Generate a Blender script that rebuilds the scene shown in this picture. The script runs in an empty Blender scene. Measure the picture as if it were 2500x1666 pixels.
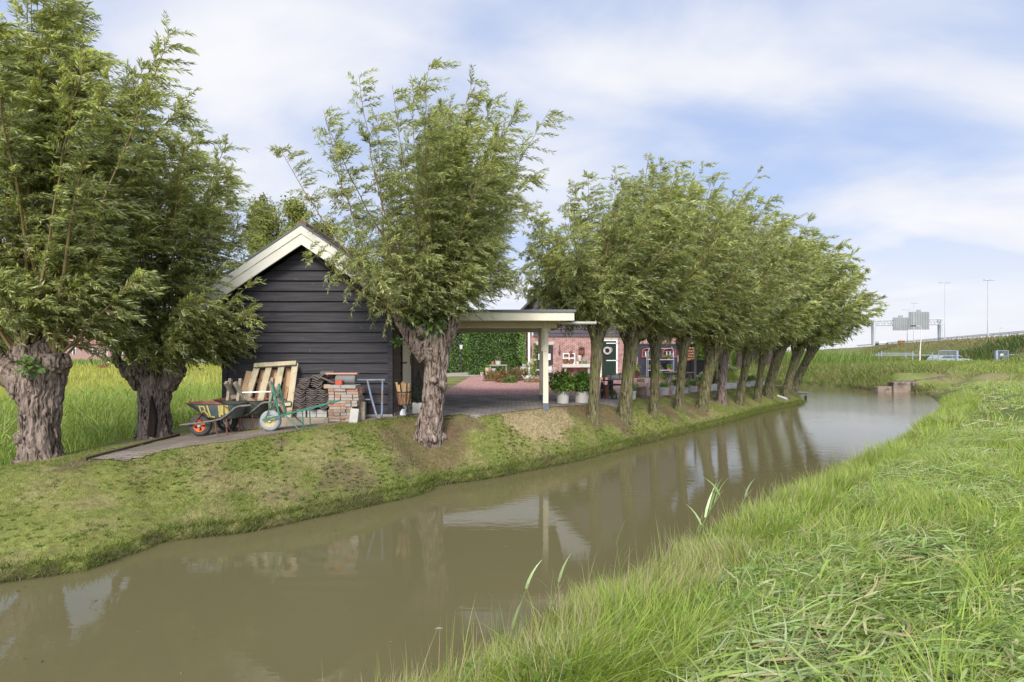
import bpy, bmesh, math, random
import numpy as np
from mathutils import Vector, Matrix
R = math.radians
S2 = math.sqrt(2.0)
scene = bpy.context.scene
# ------------------------------------------------------------------ camera
EYE = 1.25
cam_d = bpy.data.cameras.new("camera"); cam = bpy.data.objects.new("camera", cam_d)
scene.collection.objects.link(cam); scene.camera = cam
cam.location = (0, 0, EYE); cam.rotation_euler = (R(90), 0, 0)
cam_d.sensor_width = 36; cam_d.lens = 18; cam_d.shift_y = 29/2500
scene.cycles.diffuse_bounces = 8; scene.cycles.max_bounces = 16
cam_d.clip_start = 0.05; cam_d.clip_end = 6000
# ------------------------------------------------------------------ light
scene.view_settings.view_transform = 'Standard'; scene.view_settings.look = 'None'
scene.view_settings.exposure = 1.3; scene.view_settings.gamma = 1.0
SUN_EL, SUN_AZ = 40, 186       # azimuth clockwise from +Y
sun_d = bpy.data.lights.new("sun", 'SUN'); sun = bpy.data.objects.new("sun", sun_d)
scene.collection.objects.link(sun)
sun_d.energy = 1.75; sun_d.angle = R(20); sun_d.color = (1.0, .95, .87)
_s = Vector((math.sin(R(SUN_AZ))*math.cos(R(SUN_EL)), math.cos(R(SUN_AZ))*math.cos(R(SUN_EL)), math.sin(R(SUN_EL))))
sun.rotation_euler = _s.to_track_quat('Z', 'Y').to_euler(); sun.location = _s*50
world = bpy.data.worlds.new("World"); scene.world = world; world.use_nodes = True

def build_world():
    nt = world.node_tree; nt.nodes.clear(); N = nt.nodes.new; L = nt.links.new
    out = N('ShaderNodeOutputWorld'); bg = N('ShaderNodeBackground'); bg.inputs[1].default_value = 0.066
    sky = N('ShaderNodeTexSky'); sky.sky_type = 'NISHITA'; sky.sun_disc = False
    sky.sun_elevation = R(SUN_EL); sky.sun_rotation = R(SUN_AZ); sky.air_density = 1.0; sky.dust_density = 1.6; sky.ozone_density = 2.0
    tc = N('ShaderNodeTexCoord'); sep = N('ShaderNodeSeparateXYZ'); L(tc.outputs['Generated'], sep.inputs[0])
    def math_(op, a, b=None, clamp=False):
        m = N('ShaderNodeMath'); m.operation = op; m.use_clamp = clamp
        for i, q in enumerate((a, b)):
            if q is None: continue
            if isinstance(q, (int, float)): m.inputs[i].default_value = q
            else: L(q, m.inputs[i])
        return m.outputs[0]
    zc = math_('MAXIMUM', sep.outputs[2], 0.0)
    den = math_('ADD', zc, 0.22)
    cx = math_('DIVIDE', sep.outputs[0], den); cy = math_('DIVIDE', sep.outputs[1], den)
    cmb = N('ShaderNodeCombineXYZ'); L(cx, cmb.inputs[0]); L(cy, cmb.inputs[1])
    n1 = N('ShaderNodeTexNoise'); n1.inputs['Scale'].default_value = 1.05; n1.inputs['Detail'].default_value = 7
    n1.inputs['Roughness'].default_value = .5; n1.inputs['Distortion'].default_value = .35
    mp = N('ShaderNodeMapping'); mp.inputs['Location'].default_value = (3.3, 1.2, 0); mp.inputs['Rotation'].default_value = (0, 0, R(-25))
    mp.inputs['Scale'].default_value = (1.0, 1.5, 1)
    L(cmb.outputs[0], mp.inputs[0]); L(mp.outputs[0], n1.inputs['Vector'])
    # cloud banks and clear patches: (azimuth tangent, height tangent) of their centres, size, weight
    acc = n1.outputs[0]
    for (px, py, sz, w) in [(520, 80, .07, .15), (880, 40, .05, .16), (1330, 170, .12, .20), (1750, 190, .08, .12), (2250, 640, .09, .24), (1950, 700, .05, .14),
                            (2050, 330, .10, -.24), (720, 260, .06, -.14), (1900, 480, .06, -.12), (1120, 40, .04, -.12), (2480, 40, .05, .1), (1550, 330, .04, -.08)]:
        d = Vector(((px-1250)/1250, 1, (862-py)/1250)).normalized()
        dp = N('ShaderNodeVectorMath'); dp.operation = 'DOT_PRODUCT'; dp.inputs[1].default_value = d
        nv = N('ShaderNodeVectorMath'); nv.operation = 'NORMALIZE'; L(tc.outputs['Generated'], nv.inputs[0]); L(nv.outputs[0], dp.inputs[0])
        e = math_('SUBTRACT', dp.outputs['Value'], 1.0); e = math_('DIVIDE', e, sz); e = math_('EXPONENT', e)
        acc = math_('ADD', acc, math_('MULTIPLY', e, w))
    mr = N('ShaderNodeMapRange'); mr.interpolation_type = 'SMOOTHSTEP'
    mr.inputs['From Min'].default_value = .43; mr.inputs['From Max'].default_value = .80
    L(acc, mr.inputs[0])
    # pale haze towards the horizon
    hz = N('ShaderNodeMapRange'); hz.interpolation_type = 'SMOOTHSTEP'; L(sep.outputs[2], hz.inputs[0])
    hz.inputs['From Min'].default_value = .0; hz.inputs['From Max'].default_value = .30; hz.inputs['To Min'].default_value = .95; hz.inputs['To Max'].default_value = 0
    cover = math_('MAXIMUM', mr.outputs[0], hz.outputs[0], True)
    # thin veil lightening the blue everywhere
    veil = N('ShaderNodeMix'); veil.data_type = 'RGBA'; veil.inputs[0].default_value = .72
    veil.inputs[7].default_value = (3.5, 4.25, 6.2, 1); L(sky.outputs[0], veil.inputs[6])
    n2 = N('ShaderNodeTexNoise'); n2.inputs['Scale'].default_value = 2.3; n2.inputs['Detail'].default_value = 6; L(cmb.outputs[0], n2.inputs['Vector'])
    cc = N('ShaderNodeMix'); cc.data_type = 'RGBA'; L(n2.outputs[0], cc.inputs[0])
    cc.inputs[6].default_value = (4.9, 5.1, 5.7, 1); cc.inputs[7].default_value = (6.5, 6.4, 6.4, 1)
    mx = N('ShaderNodeMix'); mx.data_type = 'RGBA'; L(cover, mx.inputs[0]); L(veil.outputs[2], mx.inputs[6]); L(cc.outputs[2], mx.inputs[7])
    # sky behind the camera scaled up, an added unseen fill for the fronts
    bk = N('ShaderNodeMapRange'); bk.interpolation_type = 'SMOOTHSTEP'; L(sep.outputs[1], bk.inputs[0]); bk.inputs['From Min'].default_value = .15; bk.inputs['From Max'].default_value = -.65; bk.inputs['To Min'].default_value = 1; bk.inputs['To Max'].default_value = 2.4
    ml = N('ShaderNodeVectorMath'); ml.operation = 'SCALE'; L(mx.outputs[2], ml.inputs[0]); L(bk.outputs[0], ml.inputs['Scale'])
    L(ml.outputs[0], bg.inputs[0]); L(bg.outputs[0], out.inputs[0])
build_world()

# ------------------------------------------------------------------ helpers
rng = np.random.default_rng(7); rnd = random.Random(5)
COL = scene.collection
def P(px, py, y):
    """a point of the place at distance y"""
    return Vector(((px-1250)/1250*y, y, EYE-(py-862)/1250*y))
def tag(o, label=None, cat=None, group=None, kind=None):
    if label: o['label'] = label
    if cat: o['category'] = cat
    if group: o['group'] = group
    if kind: o['kind'] = kind
    return o
def thing(name, label, cat, loc=(0, 0, 0), rz=0, group=None):
    o = bpy.data.objects.new(name, None); o.empty_display_size = .1; COL.objects.link(o)
    o.location = loc; o.rotation_euler = (0, 0, rz)
    return tag(o, label, cat, group)
def copy_tree(o, parent=None):
    c = o.copy(); COL.objects.link(c)
    if parent is not None: c.parent = parent
    for ch in list(o.children): copy_tree(ch, c)
    return c
def link_mesh(me, name, mat, parent=None, smooth=False):
    o = bpy.data.objects.new(name, me); COL.objects.link(o)
    if mat is not None: me.materials.append(mat)
    if parent is not None: o.parent = parent
    if smooth: me.polygons.foreach_set('use_smooth', np.ones(len(me.polygons), bool))
    return o
def np_mesh(name, v, faces, col=None):
    """faces: list of (n,k) int arrays"""
    me = bpy.data.meshes.new(name); v = np.asarray(v, np.float32)
    me.vertices.add(len(v)); me.vertices.foreach_set('co', v.ravel())
    faces = [f for f in faces if len(f)]
    nl = sum(f.size for f in faces); npoly = sum(len(f) for f in faces)
    me.loops.add(nl); me.loops.foreach_set('vertex_index', np.concatenate([f.ravel() for f in faces]).astype(np.int32))
    me.polygons.add(npoly); st = []; base = 0
    for f in faces:
        st.append(base+np.arange(len(f))*f.shape[1]); base += f.size
    me.polygons.foreach_set('loop_start', np.concatenate(st).astype(np.int32))
    me.update(calc_edges=True)
    if col is not None:
        a = me.color_attributes.new('Col', 'FLOAT_COLOR', 'POINT')
        c = np.ones((len(v), 4), np.float32); c[:, :3] = col; a.data.foreach_set('color', c.ravel())
    return me
class MB:
    """collects shapes into one mesh"""
    def __init__(s, off=(0, 0, 0)): s.v = []; s.f = []; s.off = Vector(off)
    def add(s, vs, fs, m=None):
        b = len(s.v)
        for p in vs:
            p = Vector(p); s.v.append((m @ p) if m else p)
        s.f += [[b+i for i in f] for f in fs]; return s
    def box(s, c, d, m=None, taper=1.0):
        x, y, z = (q/2 for q in d); c = Vector(c); t = taper
        vs = [c+Vector(q) for q in ((-x, -y, -z), (x, -y, -z), (x, y, -z), (-x, y, -z), (-x*t, -y*t, z), (x*t, -y*t, z), (x*t, y*t, z), (-x*t, y*t, z))]
        return s.add(vs, [(0, 3, 2, 1), (4, 5, 6, 7), (0, 1, 5, 4), (1, 2, 6, 5), (2, 3, 7, 6), (3, 0, 4, 7)], m)
    def b2(s, a, b):
        a = Vector(a); b = Vector(b); return s.box((a+b)/2, [abs(q) for q in (b-a)])
    def bar(s, a, b, w, h, up=(0, 0, 1)):
        a = Vector(a); b = Vector(b); d = b-a; L = d.length; d.normalize(); up = Vector(up)
        if abs(d.dot(up)) > .98: up = Vector((0, 1, 0))
        x = d.cross(up).normalized(); u = x.cross(d)
        m = Matrix((x, d, u)).transposed().to_4x4(); m.translation = (a+b)/2
        return s.box((0, 0, 0), (w, L, h), m)
    def tube(s, pts, r, n=8, cap=True):
        pts = [Vector(p) for p in pts]; rs = r if isinstance(r, (list, tuple)) else [r]*len(pts)
        b = len(s.v); ref = Vector((0, 0, 1)); prev = None
        for i, p in enumerate(pts):
            d = (pts[min(i+1, len(pts)-1)]-pts[max(i-1, 0)]).normalized()
            if prev is None:
                x = d.cross(ref)
                if x.length < .05: x = d.cross(Vector((1, 0, 0)))
            else: x = prev-d*prev.dot(d)
            x.normalize(); prev = x; y = d.cross(x)
            for k in range(n):
                a = 2*math.pi*k/n; s.v.append(p+(x*math.cos(a)+y*math.sin(a))*rs[i])
        for i in range(len(pts)-1):
            for k in range(n):
                k2 = (k+1) % n; s.f.append([b+i*n+k, b+i*n+k2, b+(i+1)*n+k2, b+(i+1)*n+k])
        if cap:
            s.f.append([b+k for k in range(n)][::-1]); s.f.append([b+(len(pts)-1)*n+k for k in range(n)])
        return s
    def lathe(s, prof, c=(0, 0, 0), n=24, m=None, sx=1, sy=1, caps=True):
        b = len(s.v); c = Vector(c)
        for r, z in prof:
            for k in range(n):
                a = 2*math.pi*k/n; p = c+Vector((r*math.cos(a)*sx, r*math.sin(a)*sy, z)); s.v.append((m @ p) if m else p)
        for i in range(len(prof)-1):
            for k in range(n):
                k2 = (k+1) % n; s.f.append([b+i*n+k, b+i*n+k2, b+(i+1)*n+k2, b+(i+1)*n+k])
        if caps: s.f.append([b+k for k in range(n)][::-1]); s.f.append([b+(len(prof)-1)*n+k for k in range(n)])
        else: s.f += [[b+(len(prof)-1)*n+k, b+(len(prof)-1)*n+(k+1) % n, b+(k+1) % n, b+k] for k in range(n)]
        return s
    def prism(s, poly, d0, d1, axis='y'):
        """poly of (a,b): axis y -> (x,z), x -> (y,z), z -> (x,y)"""
        f = {'y': lambda a, b, d: (a, d, b), 'x': lambda a, b, d: (d, a, b), 'z': lambda a, b, d: (a, b, d)}[axis]
        n = len(poly); vs = [f(a, b, d0) for a, b in poly]+[f(a, b, d1) for a, b in poly]
        return s.add(vs, [list(range(n))[::-1], list(range(n, 2*n))]+[[i, (i+1) % n, n+(i+1) % n, n+i] for i in range(n)])
    def build(s, name, mat, parent=None, smooth=False, bevel=0, label=None, cat=None, group=None, kind=None, loc=None):
        me = bpy.data.meshes.new(name); me.from_pydata([tuple(p-s.off) for p in s.v], [], s.f)
        bm = bmesh.new(); bm.from_mesh(me); bmesh.ops.recalc_face_normals(bm, faces=bm.faces)
        if bevel: bmesh.ops.bevel(bm, geom=list(bm.edges), offset=bevel, segments=2, affect='EDGES', profile=.6, clamp_overlap=True)
        bm.to_mesh(me); bm.free()
        o = link_mesh(me, name, mat, parent)
        if smooth:
            me.polygons.foreach_set('use_smooth', np.ones(len(me.polygons), bool))
            try: me.set_sharp_from_angle(angle=R(42))
            except Exception: pass
        if loc is not None: o.location = loc
        return tag(o, label, cat, group, kind)

# ------------------------------------------------------------------ numpy noise
def _h(ix, iy, iz, seed):
    h = (ix.astype(np.int64)*374761393+iy.astype(np.int64)*668265263+iz.astype(np.int64)*2147483647+seed*1274126177) & 0xffffffff
    h = ((h ^ (h >> 13))*1274126177) & 0xffffffff
    return ((h ^ (h >> 16)) & 0xffff)/65535.0
def vnoise(p, seed=0):
    i = np.floor(p); f = p-i; f = f*f*(3-2*f); i = i.astype(np.int64); r = 0
    for a in (0, 1):
        for b in (0, 1):
            for c in (0, 1):
                w = (f[:, 0] if a else 1-f[:, 0])*(f[:, 1] if b else 1-f[:, 1])*(f[:, 2] if c else 1-f[:, 2])
                r = r+w*_h(i[:, 0]+a, i[:, 1]+b, i[:, 2]+c, seed)
    return r
def fbm(p, oct=4, seed=0):
    r = 0; a = .5; t = 0
    for o in range(oct):
        r = r+a*vnoise(p*2.0**o, seed+o); t += a; a *= .5
    return r/t
def n2d(x, y, sc, oct=4, seed=0):
    return fbm(np.stack([x*sc, y*sc, np.zeros_like(x)], 1), oct, seed)
def sstep(a, b, x):
    t = np.clip((x-a)/(b-a), 0, 1); return t*t*(3-2*t)

# ------------------------------------------------------------------ lie of the land
ZW = -0.95
_uL = [-30, 0, .61, .93, 1.09, 1.35, 1.73, 2.12, 3.14, 4.43, 4.8, 5.07, 5.5, 6.1, 8.19, 12.7, 16.6, 20.4, 24, 24.6, 25.2, 27.6, 30.8, 32.2, 33.5, 34, 34.5, 35]
_vL = [-6.9, -6.92, -6.70, -6.87, -6.93, -7.10, -6.92, -6.73, -6.68, -6.62, -6.68, -6.89, -6.75, -6.61, -6.43, -6.54, -6.6, -6.88, -6.78, -6.75, -7.0, -7.74, -8.84, -10.25, -12, -20, -60, -4000]
_uR = [-30, 2, 5, 7, 9, 12, 16, 26, 29, 33, 36.3, 37, 45]
_vR = [-2.75, -2.68, -2.55, -2.5, -2.4, -2.3, -2.1, -2.2, -2.55, -3.3, -4.1, -4.3, -6]
_vF = [-4000, -34, -26, -20, -11.3, -8.1, -6.1, -4.7, -3, 4000]
_uF = [30, 30, 39.6, 40, 39.9, 38.5, 36.1, 35.7, 35, 35]
def land_d(x, y):
    u = (x+y)/S2; v = (x-y)/S2
    dl = np.interp(u, _uL, _vL)-v; dr = v-np.interp(u, _uR, _vR); df = u-np.interp(v, _vF, _uF)
    return u, v, dl, dr, df
def G(x, y):
    x = np.atleast_1d(np.asarray(x, float)); y = np.atleast_1d(np.asarray(y, float))
    u, v, dl, dr, df = land_d(x, y)
    # left land: yard
    yard = -.085*np.clip(-3-x, 0, 5)-.045*np.clip(x-1, 0, 5)
    yard = np.where(y > 12, yard*(1-sstep(18, 26, y)*.5), yard)
    W = 1.5+.95*(1-sstep(.2, 3.6, u))-.38*sstep(5.6, 7, u)*(1-sstep(10.6, 12, u))
    t = np.clip(dl/W, 0, 1.25); prof = np.where(t < .75, t, .75+.25*np.tanh((t-.75)/.25)*1.0)
    prof = np.where(dl > W*1.6, 1.0, np.minimum(prof/.965, 1))
    zl = ZW+.07+(yard-ZW-.07)*prof
    mead = sstep(-7.0, -8.2, x)            # ditch and meadow on the left
    zm = np.where(x > -11, -.5-.35*np.exp(-((x+8.6)/.9)**2), -.5)
    zl = zl*(1-mead)+np.minimum(zl, zm)*mead
    far = sstep(30, 45, y); zl = zl*(1-far)+np.where(x < -7, -.5, -.35)*far
    # camera's bank
    tr = np.clip(dr/2.4, 0, 1); zr0 = -.38+.3*sstep(14, 40, u)+.12*sstep(1, 5, v)
    zr = ZW+.06+(zr0-ZW-.06)*np.sin(tr*np.pi/2)**1.1
    tf = np.clip(df/3.2, 0, 1); zf0 = .05+.15*sstep(3, 14, df)
    zf = ZW+.06+(zf0-ZW-.06)*np.sin(tf*np.pi/2)
    isF = (df > 0) & (df > dr) & (dl <= 0)
    d = np.maximum(np.maximum(dl, dr), df)
    # blend right bank into the far bank
    wb = sstep(30, 37, u)
    zrf = np.where((dr > 0) & (df > 0), np.maximum(zr, zf)*(1-wb)+np.maximum(zr, zf)*wb, np.where(df > 0, zf, zr))
    land = np.where(dl > 0, zl, zrf)
    bed = ZW-.5*np.clip(-d/.5, 0, 1)
    z = np.where(d > 0, land, bed)
    lip = np.clip(d/.07, 0, 1)
    z = np.where(d > 0, (ZW-.02)*(1-lip)+z*lip, z)
    # culvert channel in front of the wing wall
    a_ = ((x-26.2)*.83+(y-30.6)*.56)/3.0; b_ = (-(x-26.2)*.56+(y-30.6)*.83)/.8
    dip = .55*np.exp(-((x-25.0)/3.2)**2-((y-27.4)/2.8)**2)+.55*np.exp(-np.abs(a_)**3-np.abs(b_)**3)
    z = np.where(d > .3, np.maximum(z-dip, np.minimum(z, ZW+.12)), z)
    # motorway embankment
    s = (x-70)*(-.894)+(y-70)*.447
    e = sstep(11.5, 0.5, s)*(y > -40)
    z = z+(3.55-z)*np.where(d > 3, e, 0)
    return z
def hit(px, py, dz=0):
    ys = np.concatenate([np.linspace(1.5, 45, 6000), np.linspace(45, 400, 4000)]); xs = (px-1250)/1250*ys
    ray = EYE-(py-862)/1250*ys; g = G(xs, ys)+dz
    k = np.argmax(ray <= g); return Vector((xs[k], ys[k], g[k]-dz))

# ------------------------------------------------------------------ materials
def _mat(name):
    m = bpy.data.materials.new(name); m.use_nodes = True; nt = m.node_tree; nt.nodes.clear()
    o = nt.nodes.new('ShaderNodeOutputMaterial'); return m, nt, o
def pm(name, c1, c2, scale=(6, 6, 6), rough=.8, bump=.0, c3=None, s3=1.5, t3=.6, metal=0, detail=6, spec=.3, bscale=None, contrast=.25):
    """two tone procedural surface, with optional third stain tone"""
    m, nt, o = _mat(name); N = nt.nodes.new; L = nt.links.new
    p = N('ShaderNodeBsdfPrincipled'); p.inputs['Roughness'].default_value = rough; p.inputs['Metallic'].default_value = metal
    p.inputs['Specular IOR Level'].default_value = spec
    tc = N('ShaderNodeTexCoord'); mp = N('ShaderNodeMapping'); mp.inputs['Scale'].default_value = scale
    oi = N('ShaderNodeObjectInfo'); ad = N('ShaderNodeVectorMath'); ad.operation = 'MULTIPLY_ADD'
    L(oi.outputs['Random'], ad.inputs[0]); ad.inputs[1].default_value = (17, 9, 23); L(tc.outputs['Object'], ad.inputs[2])
    L(ad.outputs[0], mp.inputs[0])
    n = N('ShaderNodeTexNoise'); n.inputs['Scale'].default_value = 1; n.inputs['Detail'].default_value = detail; n.inputs['Roughness'].default_value = .65
    L(mp.outputs[0], n.inputs['Vector'])
    cr = N('ShaderNodeValToRGB'); cr.color_ramp.elements[0].position = .5-contrast; cr.color_ramp.elements[1].position = .5+contrast
    cr.color_ramp.elements[0].color = (*c1, 1); cr.color_ramp.elements[1].color = (*c2, 1); L(n.outputs[0], cr.inputs[0])
    col = cr.outputs[0]
    if c3 is not None:
        n3 = N('ShaderNodeTexNoise'); n3.inputs['Scale'].default_value = s3; n3.inputs['Detail'].default_value = 7; n3.inputs['Roughness'].default_value = .7
        L(ad.outputs[0], n3.inputs['Vector'])
        r3 = N('ShaderNodeMapRange'); r3.interpolation_type = 'SMOOTHSTEP'; r3.inputs['From Min'].default_value = t3-.06; r3.inputs['From Max'].default_value = t3+.08; L(n3.outputs[0], r3.inputs[0])
        mx = N('ShaderNodeMix'); mx.data_type = 'RGBA'; L(r3.outputs[0], mx.inputs[0]); L(col, mx.inputs[6]); mx.inputs[7].default_value = (*c3, 1); col = mx.outputs[2]
    L(col, p.inputs['Base Color'])
    if bump:
        b = N('ShaderNodeBump'); b.inputs['Strength'].default_value = 1; b.inputs['Distance'].default_value = bump
        if bscale:
            nb = N('ShaderNodeTexNoise'); nb.inputs['Scale'].default_value = bscale; nb.inputs['Detail'].default_value = 5; L(tc.outputs['Object'], nb.inputs['Vector']); L(nb.outputs[0], b.inputs['Height'])
        else: L(n.outputs[0], b.inputs['Height'])
        L(b.outputs[0], p.inputs['Normal'])
    L(p.outputs[0], o.inputs[0]); return m
def leaf_mat(name, trans=.35, rough=.45, gloss=.06, tint=(1.25, 1.2, .6)):
    m, nt, o = _mat(name); N = nt.nodes.new; L = nt.links.new
    a = N('ShaderNodeAttribute'); a.attribute_name = 'Col'
    d = N('ShaderNodeBsdfDiffuse'); L(a.outputs['Color'], d.inputs[0])
    t = N('ShaderNodeBsdfTranslucent'); mu = N('ShaderNodeMix'); mu.data_type = 'RGBA'; mu.blend_type = 'MULTIPLY'; mu.inputs[0].default_value = 1
    L(a.outputs['Color'], mu.inputs[6]); mu.inputs[7].default_value = (*tint, 1); L(mu.outputs[2], t.inputs[0])
    mx = N('ShaderNodeMixShader'); mx.inputs[0].default_value = trans; L(d.outputs[0], mx.inputs[1]); L(t.outputs[0], mx.inputs[2])
    g = N('ShaderNodeBsdfGlossy'); g.inputs['Roughness'].default_value = rough; g.inputs[0].default_value = (.9, .95, .9, 1)
    m2 = N('ShaderNodeMixShader'); m2.inputs[0].default_value = gloss; L(mx.outputs[0], m2.inputs[1]); L(g.outputs[0], m2.inputs[2])
    L(m2.outputs[0], o.inputs[0]); return m
LEAF = leaf_mat('leaf', .52, .45, .03); GRASS = leaf_mat('grass_blade', .38, .5, .015)
# ------------------------------------------------------------------ ground sheet
def axis(lo, hi, step, far_lo, far_hi, g=1.09, mid=50):
    a = list(np.arange(lo, hi+1e-6, step)); s = step
    while a[-1] < far_hi: s *= (1.022 if a[-1] < mid else g); a.append(a[-1]+s)
    s = step; b = [lo]
    while b[-1] > far_lo: s *= g; b.append(b[-1]-s)
    return np.array(b[1:][::-1]+a)
def patches(x, y):
    g = lambda a, b, r: np.exp(-((x-a)**2+(y-b)**2)/r**2)
    nz = n2d(x, y, 2.4, 4, 52)
    mulch = sstep(.30, .55, np.maximum.reduce([g(-1.5, 9.25, .75), g(-1.9, 9.05, .5), g(1.5, 12.3, .6), g(2.3, 12.9, .7), g(1.1, 12.2, .45), g(4.6, 15.0, .4), g(5.8, 16.1, .4)])*(.55+.9*nz))
    dry = sstep(.32, .6, np.maximum(g(.35, 11.0, .85), g(.9, 11.5, .5))*(.6+.8*nz)); return mulch, dry
def zone_colour(x, y):
    u, v, dl, dr, df = land_d(x, y); n = len(x)
    c = np.zeros((n, 3))
    g1 = np.array((.12, .14, .035)); straw = np.array((.25, .20, .10)); soil = np.array((.10, .068, .045)); moss = np.array((.20, .205, .055))
    mead = np.array((.25, .25, .05)); fresh = np.array((.10, .14, .03)); mud = np.array((.05, .04, .025)); gravel = np.array((.16, .13, .11))
    a = n2d(x, y, 1.1, 4, 3); b = n2d(x, y, 2.6, 4, 9); e = n2d(x, y, .35, 3, 21)
    lawn = g1*(1-a[:, None])+moss*a[:, None]
    ws = sstep(.50, .64, b)[:, None]; lawn = lawn*(1-ws*.5)+straw*ws*.5
    wd = sstep(.58, .70, n2d(x, y, 1.7, 4, 33))[:, None]; lawn = lawn*(1-wd*.7)+soil*wd*.7
    mu, dy = patches(x, y); lawn = lawn*(1-dy[:, None]*.85)+np.array((.33, .25, .15))*dy[:, None]*.85; lawn = lawn*(1-mu[:, None]*.7)+np.array((.11, .066, .045))*mu[:, None]*.7
    c[:] = lawn
    ms = (sstep(-7.0, -8.4, x)*(dl > 0))[:, None]
    my = mead*(.75+.5*n2d(x, y, .25, 4, 5)[:, None]); c = c*(1-ms)+my*ms
    dk = (sstep(-7.0, -7.4, x)*sstep(-10.5, -9.5, x)*(dl > 0))[:, None]; c = c*(1-dk)+np.array((.07, .085, .03))*dk
    rt = (dr > 0) & (dl <= 0); cr = fresh*(.7+.6*e[:, None])*(1-ws*.6)+straw*.8*ws*.6
    wf = sstep(.50, .66, n2d(x, y, .16, 4, 41))[:, None]*sstep(20, 34, u)[:, None]
    cr = cr*(1-wf*.7)+straw*.9*wf*.7
    c = np.where(rt[:, None], cr, c)
    fr = (df > 0) & (dl <= 0)
    cf = np.array((.13, .15, .04))*(.7+.6*n2d(x, y, .5, 4, 8)[:, None]); sf = sstep(.48, .62, n2d(x, y, .7, 4, 18))[:, None]*.6; cf = cf*(1-sf)+straw*sf
    c = np.where(fr[:, None], cf, c)
    s = (x-70)*(-.894)+(y-70)*.447
    em = sstep(13, 9, s)[:, None]*((dl <= 0) & (u > 30))[:, None]
    hgt = sstep(9, 2, s)[:, None]
    ce = np.array((.125, .155, .045))*(1-hgt*.75)+np.array((.19, .15, .075))*hgt*.75
    ce = ce*(.75+.5*n2d(x, y, .22, 4, 77)[:, None]); c = c*(1-em)+ce*em
    bed = np.maximum(np.maximum(dl, dr), df) < .05; c = np.where(bed[:, None], mud, c)
    return c
def ground_material():
    m, nt, o = _mat('ground'); N = nt.nodes.new; L = nt.links.new
    p = N('ShaderNodeBsdfPrincipled'); p.inputs['Roughness'].default_value = .95; p.inputs['Specular IOR Level'].default_value = .1
    a = N('ShaderNodeAttribute'); a.attribute_name = 'Col'; tc = N('ShaderNodeTexCoord')
    n = N('ShaderNodeTexNoise'); n.inputs['Scale'].default_value = 14; n.inputs['Detail'].default_value = 8; n.inputs['Roughness'].default_value = .75; L(tc.outputs['Object'], n.inputs['Vector'])
    r = N('ShaderNodeMapRange'); r.inputs['From Min'].default_value = .3; r.inputs['From Max'].default_value = .7; r.inputs['To Min'].default_value = .55; r.inputs['To Max'].default_value = 1.5; L(n.outputs[0], r.inputs[0])
    mu = N('ShaderNodeMix'); mu.data_type = 'RGBA'; mu.blend_type = 'MULTIPLY'; mu.inputs[0].default_value = 1; L(a.outputs['Color'], mu.inputs[6]); L(r.outputs[0], mu.inputs[7])
    L(mu.outputs[2], p.inputs['Base Color'])
    b = N('ShaderNodeBump'); b.inputs['Distance'].default_value = .03; b.inputs['Strength'].default_value = .8; L(n.outputs[0], b.inputs['Height']); L(b.outputs[0], p.inputs['Normal'])
    L(p.outputs[0], o.inputs[0]); return m
def build_ground():
    xs = axis(-9, 8, .11, -2500, 2500, mid=34); ys = axis(2, 13, .11, -60, 4000)
    X, Y = np.meshgrid(xs, ys); x = X.ravel(); y = Y.ravel(); z = G(x, y)
    near = (np.abs(x) < 40) & (y < 60); z = z+np.where(near & (np.maximum(*land_d(x, y)[2:4]) > .15), (n2d(x, y, 2.2, 3, 2)-.5)*.05*((y < 9.5) | (x > 1) | (x < -6)), 0)
    nx = len(xs); i = np.arange(len(ys)-1)[:, None]*nx+np.arange(nx-1)[None]; i = i.ravel()
    f = np.stack([i, i+1, i+1+nx, i+nx], 1)
    me = np_mesh('ground', np.stack([x, y, z], 1), [f], zone_colour(x, y))
    o = link_mesh(me, 'ground', ground_material(), None, True); o['kind'] = 'structure'
build_ground()
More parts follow.
